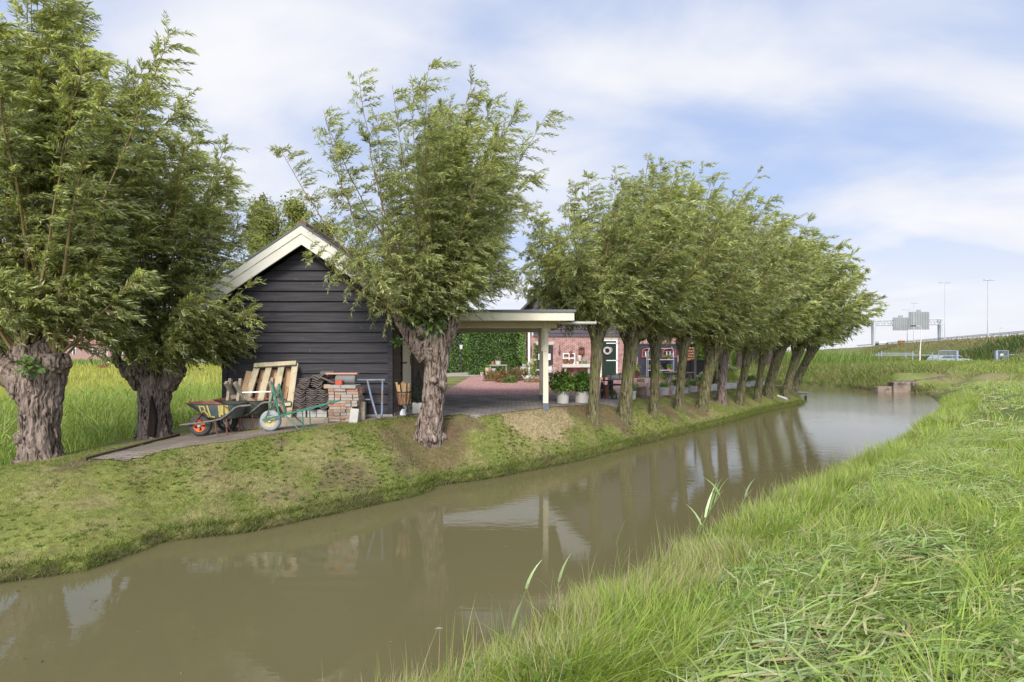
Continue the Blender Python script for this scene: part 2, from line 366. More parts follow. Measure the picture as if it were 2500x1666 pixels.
def build_water():
    m, nt, o = _mat('canal_water'); N = nt.nodes.new; L = nt.links.new
    p = N('ShaderNodeBsdfPrincipled'); p.inputs['Base Color'].default_value = (.118, .102, .048, 1); p.inputs['Roughness'].default_value = .03
    p.inputs['IOR'].default_value = 1.33
    tc = N('ShaderNodeTexCoord'); mp = N('ShaderNodeMapping'); mp.inputs['Scale'].default_value = (2.6, 7.5, 1); L(tc.outputs['Object'], mp.inputs[0])
    n = N('ShaderNodeTexNoise'); n.inputs['Scale'].default_value = 1.6; n.inputs['Detail'].default_value = 3; L(mp.outputs[0], n.inputs['Vector'])
    n2 = N('ShaderNodeTexNoise'); n2.inputs['Scale'].default_value = .22; n2.inputs['Detail'].default_value = 2; L(tc.outputs['Object'], n2.inputs['Vector'])
    # calmer in the lee of the bank near the camera, ruffled further out
    gd = N('ShaderNodeVectorMath'); gd.operation = 'LENGTH'; L(tc.outputs['Object'], gd.inputs[0])
    r = N('ShaderNodeMapRange'); r.inputs['From Min'].default_value = 6; r.inputs['From Max'].default_value = 26; r.inputs['To Min'].default_value = .0009; r.inputs['To Max'].default_value = .0075; L(gd.outputs['Value'], r.inputs[0])
    mm = N('ShaderNodeMath'); mm.operation = 'MULTIPLY'; L(r.outputs[0], mm.inputs[0]); L(n2.outputs[0], mm.inputs[1])
    m2 = N('ShaderNodeMath'); m2.operation = 'MULTIPLY'; m2.inputs[1].default_value = 2.0; L(mm.outputs[0], m2.inputs[0])
    b = N('ShaderNodeBump'); b.inputs['Strength'].default_value = 1; L(m2.outputs[0], b.inputs['Distance']); L(n.outputs[0], b.inputs['Height']); L(b.outputs[0], p.inputs['Normal'])
    L(p.outputs[0], o.inputs[0])
    q = MB(); q.add([(-45, -38, ZW), (4, -4, ZW), (34, 24, ZW), (36, 34, ZW), (14, 52, ZW), (-2, 54, ZW), (-6.5, 4, ZW), (-45, -22, ZW)], [list(range(8))])
    q.build('canal_water', m, kind='structure')
build_water()
# paving, gravel, garden path ---------------------------------------------------
def sheet(name, mat, inside, x0, x1, y0, y1, st, dz):
    xs = np.arange(x0, x1+1e-6, st); ys = np.arange(y0, y1+1e-6, st); X, Y = np.meshgrid(xs, ys); x = X.ravel(); y = Y.ravel()
    nx = len(xs); i = (np.arange(len(ys)-1)[:, None]*nx+np.arange(nx-1)[None]).ravel()
    cx = x[i]+st/2; cy = y[i]+st/2; i = i[inside(cx, cy)]
    f = np.stack([i, i+1, i+1+nx, i+nx], 1); use, inv = np.unique(f, return_inverse=True)
    me = np_mesh(name, np.stack([x, y, G(x, y)+dz], 1)[use], [inv.reshape(f.shape)])
    o = link_mesh(me, name, mat, None, True); o['kind'] = 'structure'; return o
def paver_material(name, c1, c2, mortar, bw, bh, rot, rough=.9):
    m, nt, o = _mat(name); N = nt.nodes.new; L = nt.links.new
    p = N('ShaderNodeBsdfPrincipled'); p.inputs['Roughness'].default_value = rough; p.inputs['Specular IOR Level'].default_value = .2
    tc = N('ShaderNodeTexCoord'); mp = N('ShaderNodeMapping'); mp.inputs['Rotation'].default_value = (0, 0, R(rot)); L(tc.outputs['Object'], mp.inputs[0])
    nz = N('ShaderNodeTexNoise'); nz.inputs['Scale'].default_value = 3; L(tc.outputs['Object'], nz.inputs['Vector'])
    ds = N('ShaderNodeVectorMath'); ds.operation = 'MULTIPLY_ADD'; L(nz.outputs['Color'], ds.inputs[0]); ds.inputs[1].default_value = (.02, .02, 0); L(mp.outputs[0], ds.inputs[2])
    br = N('ShaderNodeTexBrick'); br.inputs['Scale'].default_value = 1; br.inputs['Brick Width'].default_value = bw; br.inputs['Row Height'].default_value = bh; br.inputs['Mortar Size'].default_value = .006
    br.inputs['Color1'].default_value = (*c1, 1); br.inputs['Color2'].default_value = (*c2, 1); br.inputs['Mortar'].default_value = (*mortar, 1); L(ds.outputs[0], br.inputs['Vector'])
    n = N('ShaderNodeTexNoise'); n.inputs['Scale'].default_value = 1.2; n.inputs['Detail'].default_value = 8; n.inputs['Roughness'].default_value = .7; L(tc.outputs['Object'], n.inputs['Vector'])
    r = N('ShaderNodeMapRange'); r.inputs['From Min'].default_value = .3; r.inputs['From Max'].default_value = .7; r.inputs['To Min'].default_value = .6; r.inputs['To Max'].default_value = 1.35; L(n.outputs[0], r.inputs[0])
    mu = N('ShaderNodeMix'); mu.data_type = 'RGBA'; mu.blend_type = 'MULTIPLY'; mu.inputs[0].default_value = 1; L(br.outputs[0], mu.inputs[6]); L(r.outputs[0], mu.inputs[7])
    # moss film in patches
    n4 = N('ShaderNodeTexNoise'); n4.inputs['Scale'].default_value = 2.1; n4.inputs['Detail'].default_value = 6; L(tc.outputs['Object'], n4.inputs['Vector'])
    r4 = N('ShaderNodeMapRange'); r4.inputs['From Min'].default_value = .5; r4.inputs['From Max'].default_value = .72; r4.inputs['To Max'].default_value = .55; L(n4.outputs[0], r4.inputs[0])
    mo = N('ShaderNodeMix'); mo.data_type = 'RGBA'; L(r4.outputs[0], mo.inputs[0]); L(mu.outputs[2], mo.inputs[6]); mo.inputs[7].default_value = (.12, .115, .05, 1)
    L(mo.outputs[2], p.inputs['Base Color'])
    b = N('ShaderNodeBump'); b.inputs['Distance'].default_value = .006; L(br.outputs['Fac'], b.inputs['Height']); b.invert = True; L(b.outputs[0], p.inputs['Normal'])
    L(p.outputs[0], o.inputs[0]); return m
def gravel_material(name, c1, c2, c3, sc):
    m, nt, o = _mat(name); N = nt.nodes.new; L = nt.links.new
    p = N('ShaderNodeBsdfPrincipled'); p.inputs['Roughness'].default_value = .9; p.inputs['Specular IOR Level'].default_value = .2
    tc = N('ShaderNodeTexCoord'); vo = N('ShaderNodeTexVoronoi'); vo.inputs['Scale'].default_value = sc; L(tc.outputs['Object'], vo.inputs['Vector'])
    cr = N('ShaderNodeValToRGB'); e = cr.color_ramp.elements; e[0].color = (*c1, 1); e[1].color = (*c2, 1); x = e.new(.5); x.color = (*c3, 1)
    sp = N('ShaderNodeSeparateColor'); L(vo.outputs['Color'], sp.inputs[0]); L(sp.outputs[0], cr.inputs[0])
    L(cr.outputs[0], p.inputs['Base Color']); b = N('ShaderNodeBump'); b.inputs['Distance'].default_value = .02; b.invert = True; L(vo.outputs['Distance'], b.inputs['Height']); L(b.outputs[0], p.inputs['Normal'])
    L(p.outputs[0], o.inputs[0]); return m
PAVER = paver_material('clay_pavers', (.17, .135, .105), (.25, .205, .165), (.085, .07, .05), .21, .07, 0)
PAVER2 = paver_material('concrete_pavers', (.21, .18, .16), (.29, .25, .225), (.10, .088, .075), .21, .105, 0)
RED = gravel_material('red_gravel', (.24, .10, .08), (.50, .34, .285), (.37, .19, .155), 24)
def in_path(x, y):
    u, v, dl, dr, df = land_d(x, y); e = (n2d(x, y, 3, 3, 6)-.5)*.16
    return (x > -5.95) & (x < -1.8) & (y < 10.02) & (v < -8.50+e-.5*(1-sstep(1.3, 3.0, u))) & (y > 7.22)
def in_port(x, y):
    u, v, dl, dr, df = land_d(x, y); e = (n2d(x, y, 3, 3, 6)-.5)*.16
    return (x >= -1.8) & (x < 3.1) & (y < 15.0) & (v < np.where(u > 6.6, -7.66, -8.05)+e*.5) & (y > 9.2) | (x > -2.28) & (x < -1.8) & (y >= 10.02) & (y < 15)
def in_gravel(x, y):
    u, v, dl, dr, df = land_d(x, y); e = (n2d(x, y, 2, 3, 16)-.5)*.2
    return (y > 15.0) & (y < 27.9) & (x > -2.2-.0*x) & (v < -8.35+e-.03*(y-15)) & (x < 11)
sheet('paved_path', PAVER, in_path, -6, -1.75, 7, 10.1, .07, .014)
sheet('paved_yard', PAVER2, in_port, -2.3, 3.2, 9, 15.05, .07, .012)
sheet('gravel_yard', RED, in_gravel, -6, 11.2, 15, 28, .12, .016)
SAND = gravel_material('sandy_path', (.30, .25, .19), (.40, .34, .27), (.35, .30, .23), 40)
sheet('sandy_path', SAND, lambda x, y: (x > -8) & (x < -1.7) & (y > 26.5) & (y < 34), -8, -1.5, 26, 34, .25, .024)
# motorway carriageway behind the crest of the embankment
q = MB(); d = Vector((.447, .894, 0)); nr = Vector((.894, -.447, 0)); A = Vector((70, 70, 3.58))
q.add([A+nr*2.5-d*120, A+nr*2.5+d*900, A+nr*30+d*900, A+nr*30-d*120], [(0, 1, 2, 3)])
q.build('motorway', pm('asphalt', (.045, .045, .047), (.07, .07, .07), (2, 2, 2)), kind='structure')
# ------------------------------------------------------------------ object materials
def brick_mat(name, c1, c2, mortar, bw=.22, rh=.068, ms=.007):
    m, nt, o = _mat(name); N = nt.nodes.new; L = nt.links.new
    p = N('ShaderNodeBsdfPrincipled'); p.inputs['Roughness'].default_value = .9; p.inputs['Specular IOR Level'].default_value = .15
    tc = N('ShaderNodeTexCoord'); sp = N('ShaderNodeSeparateXYZ'); L(tc.outputs['Object'], sp.inputs[0]); ad = N('ShaderNodeMath'); L(sp.outputs[0], ad.inputs[0]); L(sp.outputs[1], ad.inputs[1])
    cb = N('ShaderNodeCombineXYZ'); L(ad.outputs[0], cb.inputs[0]); L(sp.outputs[2], cb.inputs[1])
    br = N('ShaderNodeTexBrick'); br.inputs['Scale'].default_value = 1; br.inputs['Brick Width'].default_value = bw; br.inputs['Row Height'].default_value = rh; br.inputs['Mortar Size'].default_value = ms
    br.inputs['Color1'].default_value = (*c1, 1); br.inputs['Color2'].default_value = (*c2, 1); br.inputs['Mortar'].default_value = (*mortar, 1); L(cb.outputs[0], br.inputs['Vector'])
    n = N('ShaderNodeTexNoise'); n.inputs['Scale'].default_value = 5; n.inputs['Detail'].default_value = 6; L(tc.outputs['Object'], n.inputs['Vector'])
    r = N('ShaderNodeMapRange'); r.inputs['From Min'].default_value = .3; r.inputs['From Max'].default_value = .7; r.inputs['To Min'].default_value = .7; r.inputs['To Max'].default_value = 1.3; L(n.outputs[0], r.inputs[0])
    mu = N('ShaderNodeMix'); mu.data_type = 'RGBA'; mu.blend_type = 'MULTIPLY'; mu.inputs[0].default_value = 1; L(br.outputs[0], mu.inputs[6]); L(r.outputs[0], mu.inputs[7]); L(mu.outputs[2], p.inputs['Base Color'])
    b = N('ShaderNodeBump'); b.inputs['Distance'].default_value = .01; b.invert = True; L(br.outputs['Fac'], b.inputs['Height']); L(b.outputs[0], p.inputs['Normal'])
    L(p.outputs[0], o.inputs[0]); return m
TARRED = pm('tarred_boards', (.013, .012, .0135), (.056, .051, .056), (1.3, 6, 26), .65, .005, (.14, .13, .125), 7, .68, spec=.2)
REFLB = pm('reflection_toned_boards', (.085, .062, .045), (.15, .115, .085), (8, 1.5, 20), .8, .003)  # brownish reflected light on black side boards, put into their base colour
CREAM = pm('cream_paint', (.60, .54, .39), (.68, .62, .47), (2, 2, 2), .5, .001, (.50, .43, .30), 3, .66)
CREAMW = pm('pale_fascia_paint', (.58, .55, .46), (.66, .63, .54), (2, 2, 2), .45, .001, (.55, .49, .38), 2.5, .66)
SOFF = pm('soffit_paint', (.50, .44, .32), (.58, .52, .40), (1, 8, 3), .7)
LEAD = pm('grey_edge_trim', (.10, .11, .12), (.15, .16, .17), (3, 3, 3), .5)
CONC = pm('concrete', (.22, .21, .185), (.34, .32, .29), (7, 7, 7), .95, .004, (.16, .16, .08), 3, .62)
TILE = pm('clay_roof_tiles', (.10, .065, .05), (.20, .13, .10), (5, 5, 5), .85, .004, (.13, .12, .06), 2.5, .6)
DARKW = pm('dark_wood', (.02, .017, .015), (.05, .042, .036), (6, 6, 30), .7, .003)
ZINC = pm('zinc', (.42, .41, .39), (.56, .55, .52), (9, 9, 9), .55, .002, (.22, .20, .17), 5, .58, metal=.08)
STONEP = pm('pale_stoneware', (.42, .39, .34), (.54, .51, .45), (5, 5, 2), .6, .002, (.30, .27, .22), 4, .62)
TERRA = pm('terracotta', (.32, .10, .05), (.44, .16, .08), (9, 9, 9), .85, .002)
OLDW = pm('weathered_wood', (.19, .155, .11), (.34, .285, .21), (10, 10, 3), .85, .004, (.17, .17, .10), 3, .58)
GREYW = pm('grey_timber', (.17, .15, .12), (.29, .26, .21), (4, 12, 12), .9, .004)
NEWW = pm('fresh_pine_boards', (.40, .235, .115), (.56, .37, .21), (12, 12, 2.5), .75, .003, (.26, .13, .06), 5, .60)
PALEW = pm('pallet_wood', (.37, .30, .19), (.50, .42, .28), (12, 12, 2.5), .8, .003, (.26, .25, .14), 3, .56)
RUST = pm('rusty_steel', (.085, .035, .025), (.21, .09, .055), (16, 16, 16), .85, .003)
RUSTR = pm('rusty_tray_inside', (.13, .045, .035), (.22, .085, .06), (9, 9, 9), .8, .002)
RUBBER = pm('tyre_rubber', (.035, .033, .032), (.075, .07, .066), (20, 20, 20), .85, .003)
IRON = pm('black_iron', (.015, .015, .016), (.04, .038, .037), (12, 12, 12), .6, .001)
WHITE = pm('white_paint', (.68, .67, .63), (.78, .77, .74), (4, 4, 4), .5)
GALV = pm('galvanised_steel', (.34, .37, .43), (.46, .49, .55), (6, 6, 6), .45, 0, metal=.3)
LAMPG = pm('lamp_post_grey', (.36, .37, .37), (.46, .47, .46), (2, 2, 1), .5)
def flat(n, c, r=.6): return pm(n, tuple(q*.85 for q in c), tuple(min(1, q*1.12) for q in c), (7, 7, 7), r, .001)

# ------------------------------------------------------------------ black shed
XL, XR, YF, YB = -5.62, -2.34, 10.0, 15.6; XM = -3.985
t = thing('timber_shed', 'black tarred clapboard shed with a pale gable trim beside the carport', 'shed', (XM, YF, 0))
T = tuple(t.location); shed = t
q = MB(T); th = .022
for i in range(17):
    z0 = .06+i*.2; z1 = z0+.215; hw0 = min(1.60, (3.34-z0)/.67); hw1 = min(1.60, (3.34-z1)/.67)
    if hw0 < .12: break
    hw1 = max(hw1, .02); j = rnd.uniform(-.002, .002)
    vs = [(XM-hw0, YF-.048+j, z0), (XM+hw0, YF-.048+j, z0), (XM+hw0, YF, z0), (XM-hw0, YF, z0), (XM-hw1, YF-.006, z1), (XM+hw1, YF-.006, z1), (XM+hw1, YF, z1), (XM-hw1, YF, z1)]
    q.add(vs, [(0, 1, 5, 4), (0, 3, 2, 1), (4, 5, 6, 7), (1, 2, 6, 5), (0, 4, 7, 3)])
q.build('gable_wall', TARRED, t)
q = MB(T); q.prism([(XL+.03, -.1), (XR-.03, -.1), (XR-.03, 2.2), (XM, 3.38), (XL+.03, 2.2)], YF+.004, YF+.09); q.prism([(XL+.03, -.1), (XR-.03, -.1), (XR-.03, 2.2), (XM, 3.38), (XL+.03, 2.2)], YB-.1, YB); q.b2((XL+.02, YF+.1, -.1), (XL+.1, YB-.12, 2.2)); q.build('inner_wall', DARKW, t)
for x in (XL+.03, XR-.03):
    q = MB(T); q.b2((x-.05, YF-.05, .03), (x+.05, YF+.05, 2.15)); q.build('corner_board', TARRED, t, bevel=.004)
q = MB(T); q.b2((XL-.0, YF-.06, -.35), (XR+.02, YF+.04, .055)); q.b2((XR-.05, YF+.05, -.2), (XR+.035, YB, .06)); q.build('plinth', CONC, t, bevel=.01)
q = MB(T)                                                       # right side boards, with the doorway left open
for i in range(11):
    z0 = .06+i*.2; z1 = z0+.215
    for (a, b) in ((YF+.055, YF+.68), (YF+2.0, YB)):
        q.add([(XR, a, z0), (XR+.03, a, z0), (XR+.03, b, z0), (XR, b, z0), (XR, a, z1), (XR+.006, a, z1), (XR+.006, b, z1), (XR, b, z1)], [(1, 2, 6, 5), (0, 1, 2, 3), (0, 1, 5, 4), (3, 2, 6, 7), (4, 5, 6, 7)])
q.build('side_boards', REFLB, t)
q = MB(T); q.b2((XR-.05, YF+.70, .06), (XR+.045, YF+.76, 2.0)); q.b2((XR-.05, YF+1.70, .06), (XR+.045, YF+1.98, 2.0)); q.b2((XR-.05, YF+.76, 1.94), (XR+.044, YF+1.70, 2.0)); q.build('door_frame', DARKW, t, bevel=.003)
q = MB(T)
for k in range(6): q.b2((XR+.0, YF+.762+k*.156, .08), (XR+.032+.003*(k % 2), YF+.916+k*.156, 1.93))
dr_ = q.build('door', CREAM, t, bevel=.003)
for z in (1.02, 1.7): q = MB(T); q.b2((XR+.036, YF+.77, z), (XR+.044, YF+1.2, z+.035)); q.build('hinge', RUST, dr_)
q = MB(T); q.tube([(XR+.04, YF+1.6, 1.1), (XR+.085, YF+1.6, 1.1), (XR+.085, YF+1.52, 1.1)], .01); q.b2((XR+.036, YF+1.57, .98), (XR+.042, YF+1.63, 1.2)); q.build('handle', IRON, dr_)
# roof with wavy tiles
def wavy_roof(side):
    hw = 2.12; n = 42; m = 11; v = []; f = []
    ys = np.linspace(YF-.28, YB+.2, n*2+1)
    for i in range(m+1):
        for e in ((0, 1) if 0 < i < m else (0,)):
            a = i/m; x = XM+side*hw*a; z = 3.70-.67*hw*a+(.022 if e == 0 and i > 0 else 0)-.02*(1 if e else 0)
            for y in ys: v.append((x-T[0], y-T[1], z+.018*math.sin((y-YF)*2*math.pi/.24)))
    rows = len(v)//len(ys); k = len(ys)
    for r in range(rows-1):
        for c in range(k-1): f.append((r*k+c, r*k+c+1, (r+1)*k+c+1, (r+1)*k+c))
    me = bpy.data.meshes.new('roof_tiles'); me.from_pydata(v, [], f); link_mesh(me, 'roof_tiles', TILE, t, True)
for s in (-1, 1): wavy_roof(s)
q = MB(T); q.prism([(XM-2.08, 2.21), (XM, 3.60), (XM+2.08, 2.21), (XM+2.06, 2.12), (XM, 3.49), (XM-2.06, 2.12)], YF-.27, YB+.15); q.build('roof_deck', DARKW, t)
q = MB(T); q.tube([(XM, YF-.29, 3.68), (XM, YB+.2, 3.68)], .085, 12); q.build('ridge_tiles', TILE, t, True)
for s in (-1, 1):
    A = lambda dx, z: (XM+s*dx, z)
    q = MB(T); q.prism([A(.0, 3.655), A(2.12, 3.655-.67*2.12), A(2.12, 3.655-.67*2.12-.15), A(.0, 3.505)], YF-.335, YF-.285); b = q.build('barge_board', CREAMW, t, bevel=.004)
    q = MB(T); q.prism([A(.0, 3.507), A(2.10, 3.507-.67*2.10), A(2.10, 3.507-.67*2.10-.20), A(.0, 3.30)], YF-.318, YF-.28); q.build('lower_barge_board', CREAMW, t, bevel=.004)
    q = MB(T); q.prism([A(.0, 3.70), A(2.14, 3.70-.67*2.14), A(2.14, 3.662-.67*2.14), A(.0, 3.662)], YF-.345, YF-.27); q.build('edge_trim', LEAD, t)
# ------------------------------------------------------------------ carport
t = thing('carport', 'flat roofed cream carport with a grey edge between shed and barn', 'carport', (-.5, 11, 0)); T = tuple(t.location)
q = MB(T); q.b2((-2.1, 10.60, 1.92), (1.29, 10.64, 2.09)); q.b2((1.25, 10.642, 1.922), (1.29, 15.1, 2.088)); q.build('fascia', CREAM, t, bevel=.003)
q = MB(T); q.b2((-2.12, 10.57, 2.093), (1.32, 15.15, 2.145)); q.build('roof_edge', LEAD, t, bevel=.004)
q = MB(T)
for k in range(34): q.b2((-2.1+k*.0985, 10.645, 1.935), (-2.1+k*.0985+.0945, 15.08, 1.955))
q.b2((-2.1, 10.645, 1.957), (1.245, 15.08, 2.09)); q.build('soffit', SOFF, t)
q = MB(T); q.b2((1.19, 10.65, 1.915), (1.247, 15.08, 1.933)); q.b2((-2.1, 15.04, 1.912), (1.25, 15.1, 1.934)); q.build('batten', pm('orange_batten', (.36, .20, .09), (.46, .28, .14), (5, 2, 5), .7), t)
for y in (11.38, 13.66): q = MB(T); q.b2((-2.1, y, 1.80), (1.0, y+.12, 1.93)); q.build('beam', SOFF, t)
for (x, y, w) in ((.75, 11.45, .118), (.79, 13.72, .115)):
    q = MB(T); q.b2((x-w/2, y-w/2, .13), (x+w/2, y+w/2, 1.80)); p = q.build('post', CREAM, t, bevel=.004)
    q = MB(T); q.b2((x-w/2-.007, y-w/2-.007, -.1), (x+w/2+.007, y+w/2+.007, .128)); q.b2((x-.03, y-w/2-.02, .0), (x+.03, y-w/2-.008, .03)); q.b2((x-.03, y-w/2-.02, .05), (x+.03, y-w/2-.008, .08)); q.build('post_foot', pm('post_foot_grey', (.10, .12, .14), (.16, .18, .20), (9, 9, 9), .7), p, bevel=.003)
    q = MB(T); q.b2((x-w/2+.03, y-w/2-.032, 1.29), (x-w/2+.075, y-w/2-.003, 1.93)); q.b2((x-w/2-.03, y-.03, 1.29), (x-w/2-.003, y+.03, 1.93)); q.b2((x+w/2+.003, y-w/2-.03, 1.74), (x+w/2+.045, y+.03, 1.93)); q.build('cheek_board', CREAM, p, bevel=.003)
q = MB(T); prof = [(.034, 0), (.034, .78), (.026, .78), (.026, .02)]
q.lathe([(.034, 0), (.034, .30), (.038, .30), (.038, .36), (.034, .36), (.034, .74), (.027, .74), (.027, .02)], (0, 0, 0), 16, Matrix.Translation((1.05, 10.9, 1.885)) @ Matrix.Rotation(R(90), 4, 'Y'), caps=False); q.build('drain_pipe', flat('grey_pvc', (.36, .34, .31), .4), t, True)
# ------------------------------------------------------------------ brick barn
BY = 28.0; t = thing('brick_barn', 'pink brick barn with dark boarded gable behind the gravel yard', 'barn', (5.2, BY, -.15)); T = tuple(t.location); barn = t
BR = brick_mat('barn_bricks', (.27, .10, .078), (.36, .155, .122), (.47, .42, .38), .215, .0675, .010)
wx0, wx1 = .85, 9.62
q = MB(T); q.b2((wx0, BY, -.2), (wx1, BY+.25, 2.2)); q.b2((wx0, BY+.25, -.2), (wx0+.25, BY+11, 3.6)); q.b2((wx1-.25, BY+.25, -.2), (wx1, BY+11, 3.6)); q.build('brick_wall', BR, t)
q = MB(T)
for i in range(30):
    z0 = 2.13+i*.2; z1 = z0+.21; f = lambda z: min(4.05, 8.0-z)
    if f(z1) < .1: break
    a, b = f(z0), f(z1); lo = 1.15 if i < 1 else (5.22-a if a < 4.05 else 1.15)
    q.add([(5.22-a, BY-.06, z0), (5.22+a, BY-.06, z0), (5.22+a, BY+.1, z0), (5.22-a, BY+.1, z0), (5.22-b, BY-.03, z1), (5.22+b, BY-.03, z1), (5.22+b, BY+.1, z1), (5.22-b, BY+.1, z1)], [(0, 1, 5, 4), (0, 3, 2, 1), (4, 5, 6, 7), (1, 2, 6, 5), (0, 4, 7, 3)])
q.build('gable_boards', pm('purple_black_boards', (.035, .028, .034), (.085, .068, .08), (1, 6, 22), .6, .004), t)
q = MB(T); q.prism([(.35, 3.5), (5.22, 8.37), (10.1, 3.5), (10.1, 3.35), (5.22, 8.2), (.35, 3.35)], BY-.4, BY+11.3); q.build('roof', pm('dark_roof_tiles', (.04, .036, .036), (.085, .075, .07), (4, 4, 4), .8, .01), t)
q = MB(T); q.tube([(.42, BY-.45, 3.42), (.42, BY+11.3, 3.42)], .07, 10); q.build('gutter', ZINC, t, True)
q = MB(T); q.tube([(.93, BY-.08, 3.3), (.93, BY-.08, .02)], .06, 10); q.build('downpipe', WHITE, t, True)
def bx(px): return (px-1250)/1250*BY
def bz(py): return EYE-(py-862)/1250*BY
LIN = flat('stone_lintel', (.42, .38, .31))
for a, b in (((bx(1305), BY-.035, 1.69), (bx(1353), BY, 1.86)), ((bx(1469), BY-.034, bz(831)), (bx(1509), BY, bz(826)))): q = MB(T); q.b2(a, b); q.build('lintel', LIN, t)
q = MB(T)
for k in range(6): q.b2((bx(1308)+k*.157, BY-.03-.003*(k % 2), -.1), (bx(1308)+k*.157+.153, BY, 1.66))
d1 = q.build('door', DARKW, t)
for a, b in ((1314.5, 1322), (1337.5, 1344)):
    q = MB(T); q.b2((bx(a), BY-.045, bz(879)), (bx(b), BY-.031, bz(864))); q.build('plaque', WHITE, d1, bevel=.004)
q = MB(T); q.b2((bx(1309), BY-.042, 1.50), (bx(1351), BY-.0315, 1.54)); q.build('hinge', IRON, d1)
gd = flat('dark_green_paint', (.012, .028, .018), .45)
q = MB(T)
for k in range(6): q.b2((bx(1470)+k*.127, BY-.03-.003*(k % 2), -.1), (bx(1470)+k*.127+.125, BY, bz(833)))
d2 = q.build('door', gd, t)
q = MB(T); q.b2((bx(1504), BY-.05, -.1), (bx(1507.5), BY, bz(831))); q.b2((bx(1466), BY-.05, bz(833)), (bx(1503.9), BY-.0345, bz(831))); q.b2((bx(1465), BY-.05, -.1), (bx(1468), BY, bz(833.2))); q.build('door_frame', WHITE, d2, bevel=.003)
for py in (838.5, 880.5):
    q = MB(T); q.b2((bx(1480), BY-.05, bz(py+1)), (bx(1507), BY-.036, bz(py-1))); q.build('hinge', WHITE, d2)
q = MB(T); n = 25
for k in range(n): q.b2((bx(1557)+k*.0879, BY-.04-.004*(k % 2), -.2), (bx(1557)+k*.0879+.086, BY, bz(843)))
d3 = q.build('barn_door', pm('blue_black_boards', (.018, .018, .028), (.05, .05, .068), (20, 6, 1.5), .55, .002), t)
q = MB(T); q.b2((bx(1553), BY-.06, bz(843)), (bx(1660), BY, bz(840))); q.build('steel_lintel', IRON, t)
q = MB(T); q.b2((bx(1654), BY-.07, -.2), (bx(1656.5), BY-.041, bz(868))); q.build('door_jamb', WHITE, d3)
# wall shelf of stone and all that stands or hangs there
def single(name, label, cat, q, mat, group=None, smooth=False, bevel=0):
    o = q.build(name, mat, None, smooth, bevel); tag(o, label, cat, group); return o
t = thing('stone_shelf', 'long pale stone shelf on brackets along the brick barn wall', 'shelf', (bx(1408), BY-.2, 0)); T = tuple(t.location)
q = MB(T); q.b2((bx(1371), BY-.42, bz(897)), (bx(1447), BY-.06, bz(889))); q.build('slab', STONEP, t, bevel=.008)
for px in (1377, 1433):
    q = MB(T); q.b2((bx(px), BY-.34, -.15), (bx(px)+.10, BY-.08, bz(897.1))); q.build('leg', CONC, t, bevel=.006)
SZ = bz(889)
t = thing('window_frame', 'old white window frame standing on the stone shelf against the bricks', 'window frame', (bx(1388), BY-.15, SZ)); T = tuple(t.location)
q = MB(T); x0, x1, z1 = bx(1373.5), bx(1403.5), bz(862.5)
for a in (x0, (x0+x1)/2-.02, x1-.045): q.b2((a, BY-.16, SZ), (a+.045, BY-.12, z1))
for z in (SZ, (SZ+z1)/2, z1-.045): q.b2((x0+.001, BY-.158, z), (x1-.001, BY-.122, z+.045))
q.build('frame', WHITE, t)
def bowl(name, label, cat, px, py0, w, h, mat, y=BY-.28, top=1.0, group=None):
    z0 = EYE-(py0-862)/1250*y; r = w/2/1250*y; hh = h/1250*y
    q = MB(((px-1250)/1250*y, y, z0)); q.lathe([(r*.75, 0), (r*.9, hh*.5), (r*top, hh), (r*top*.86, hh), (r*.7, hh*.25)], ((px-1250)/1250*y, y, z0), 14)
    o = single(name, label, cat, q, mat, group, True); o.location = ((px-1250)/1250*y, y, z0); return o
WICK = flat('wicker', (.20, .09, .04))
bowl('wicker_basket', 'brown wicker basket at the left end of the stone wall shelf', 'basket', 1380.5, 889, 13, 12, WICK, top=1.05)
bowl('wicker_basket', 'rounder brown wicker basket with grey lid before the white window frame', 'basket', 1393.5, 889, 12, 9, WICK)
bowl('enamel_bowl', 'cream bowl between the white window frame and the green pan', 'bowl', 1410, 889, 8, 6, flat('cream_enamel', (.62, .56, .40), .3))
t = bowl('enamel_pan', 'green enamel pan on the right half of the stone shelf', 'pan', 1427.5, 889, 12, 7, flat('green_enamel', (.06, .26, .09), .3))
def hang(name, label, cat, px, py0, w, h, mat, kind):
    y = BY-.12; x = (px-1250)/1250*y; z = EYE-(py0-862)/1250*y; r = w/2/1250*y; hh = h/1250*y
    t = thing(name, label, cat, (x, y, z))
    if kind == 'cage':
        q = MB()
        for k in range(8):
            a = 2*math.pi*k/8; q.tube([(r*math.cos(a), r*math.sin(a)*.6, .05), (r*math.cos(a), r*math.sin(a)*.6, hh*.8), (0, 0, hh)], .008, 5)
        q.lathe([(r*1.03, hh*.78), (r*1.05, hh*.78), (r*1.05, hh*.81), (r*1.03, hh*.81)], n=14, sy=.6, caps=False); q.build('wire_frame', RUST, t)
        q = MB(); q.lathe([(r*.6, -.02), (r, .05), (r*1.0, .16), (r*.9, .16)], n=14, sy=.6); q.build('tray', WICK, t, True)
        q = MB(); q.lathe([(r*.2, hh*1.0), (r*1.0, hh*.8), (r*1.05, hh*.78)], n=14, sy=.6); q.build('cap', RUST, t, True)
    elif kind == 'pot':
        q = MB(); q.lathe([(r*.6, 0), (r*.95, hh*.55), (r, hh*.6), (r*.85, hh), (r*.7, hh)], n=16, sy=.7); q.build('body', mat, t, True)
    elif kind == 'spear':
        q = MB(); q.tube([(0, 0, hh*.4), (0, 0, hh)], .02, 6); q.build('shaft', IRON, t)
        q = MB(); q.prism([(-r, hh*.4), (0, hh*.28), (r, hh*.4), (r*.4, hh*.2), (0, 0), (-r*.4, hh*.2)], -.015, .015); q.build('head', IRON, t)
    return t
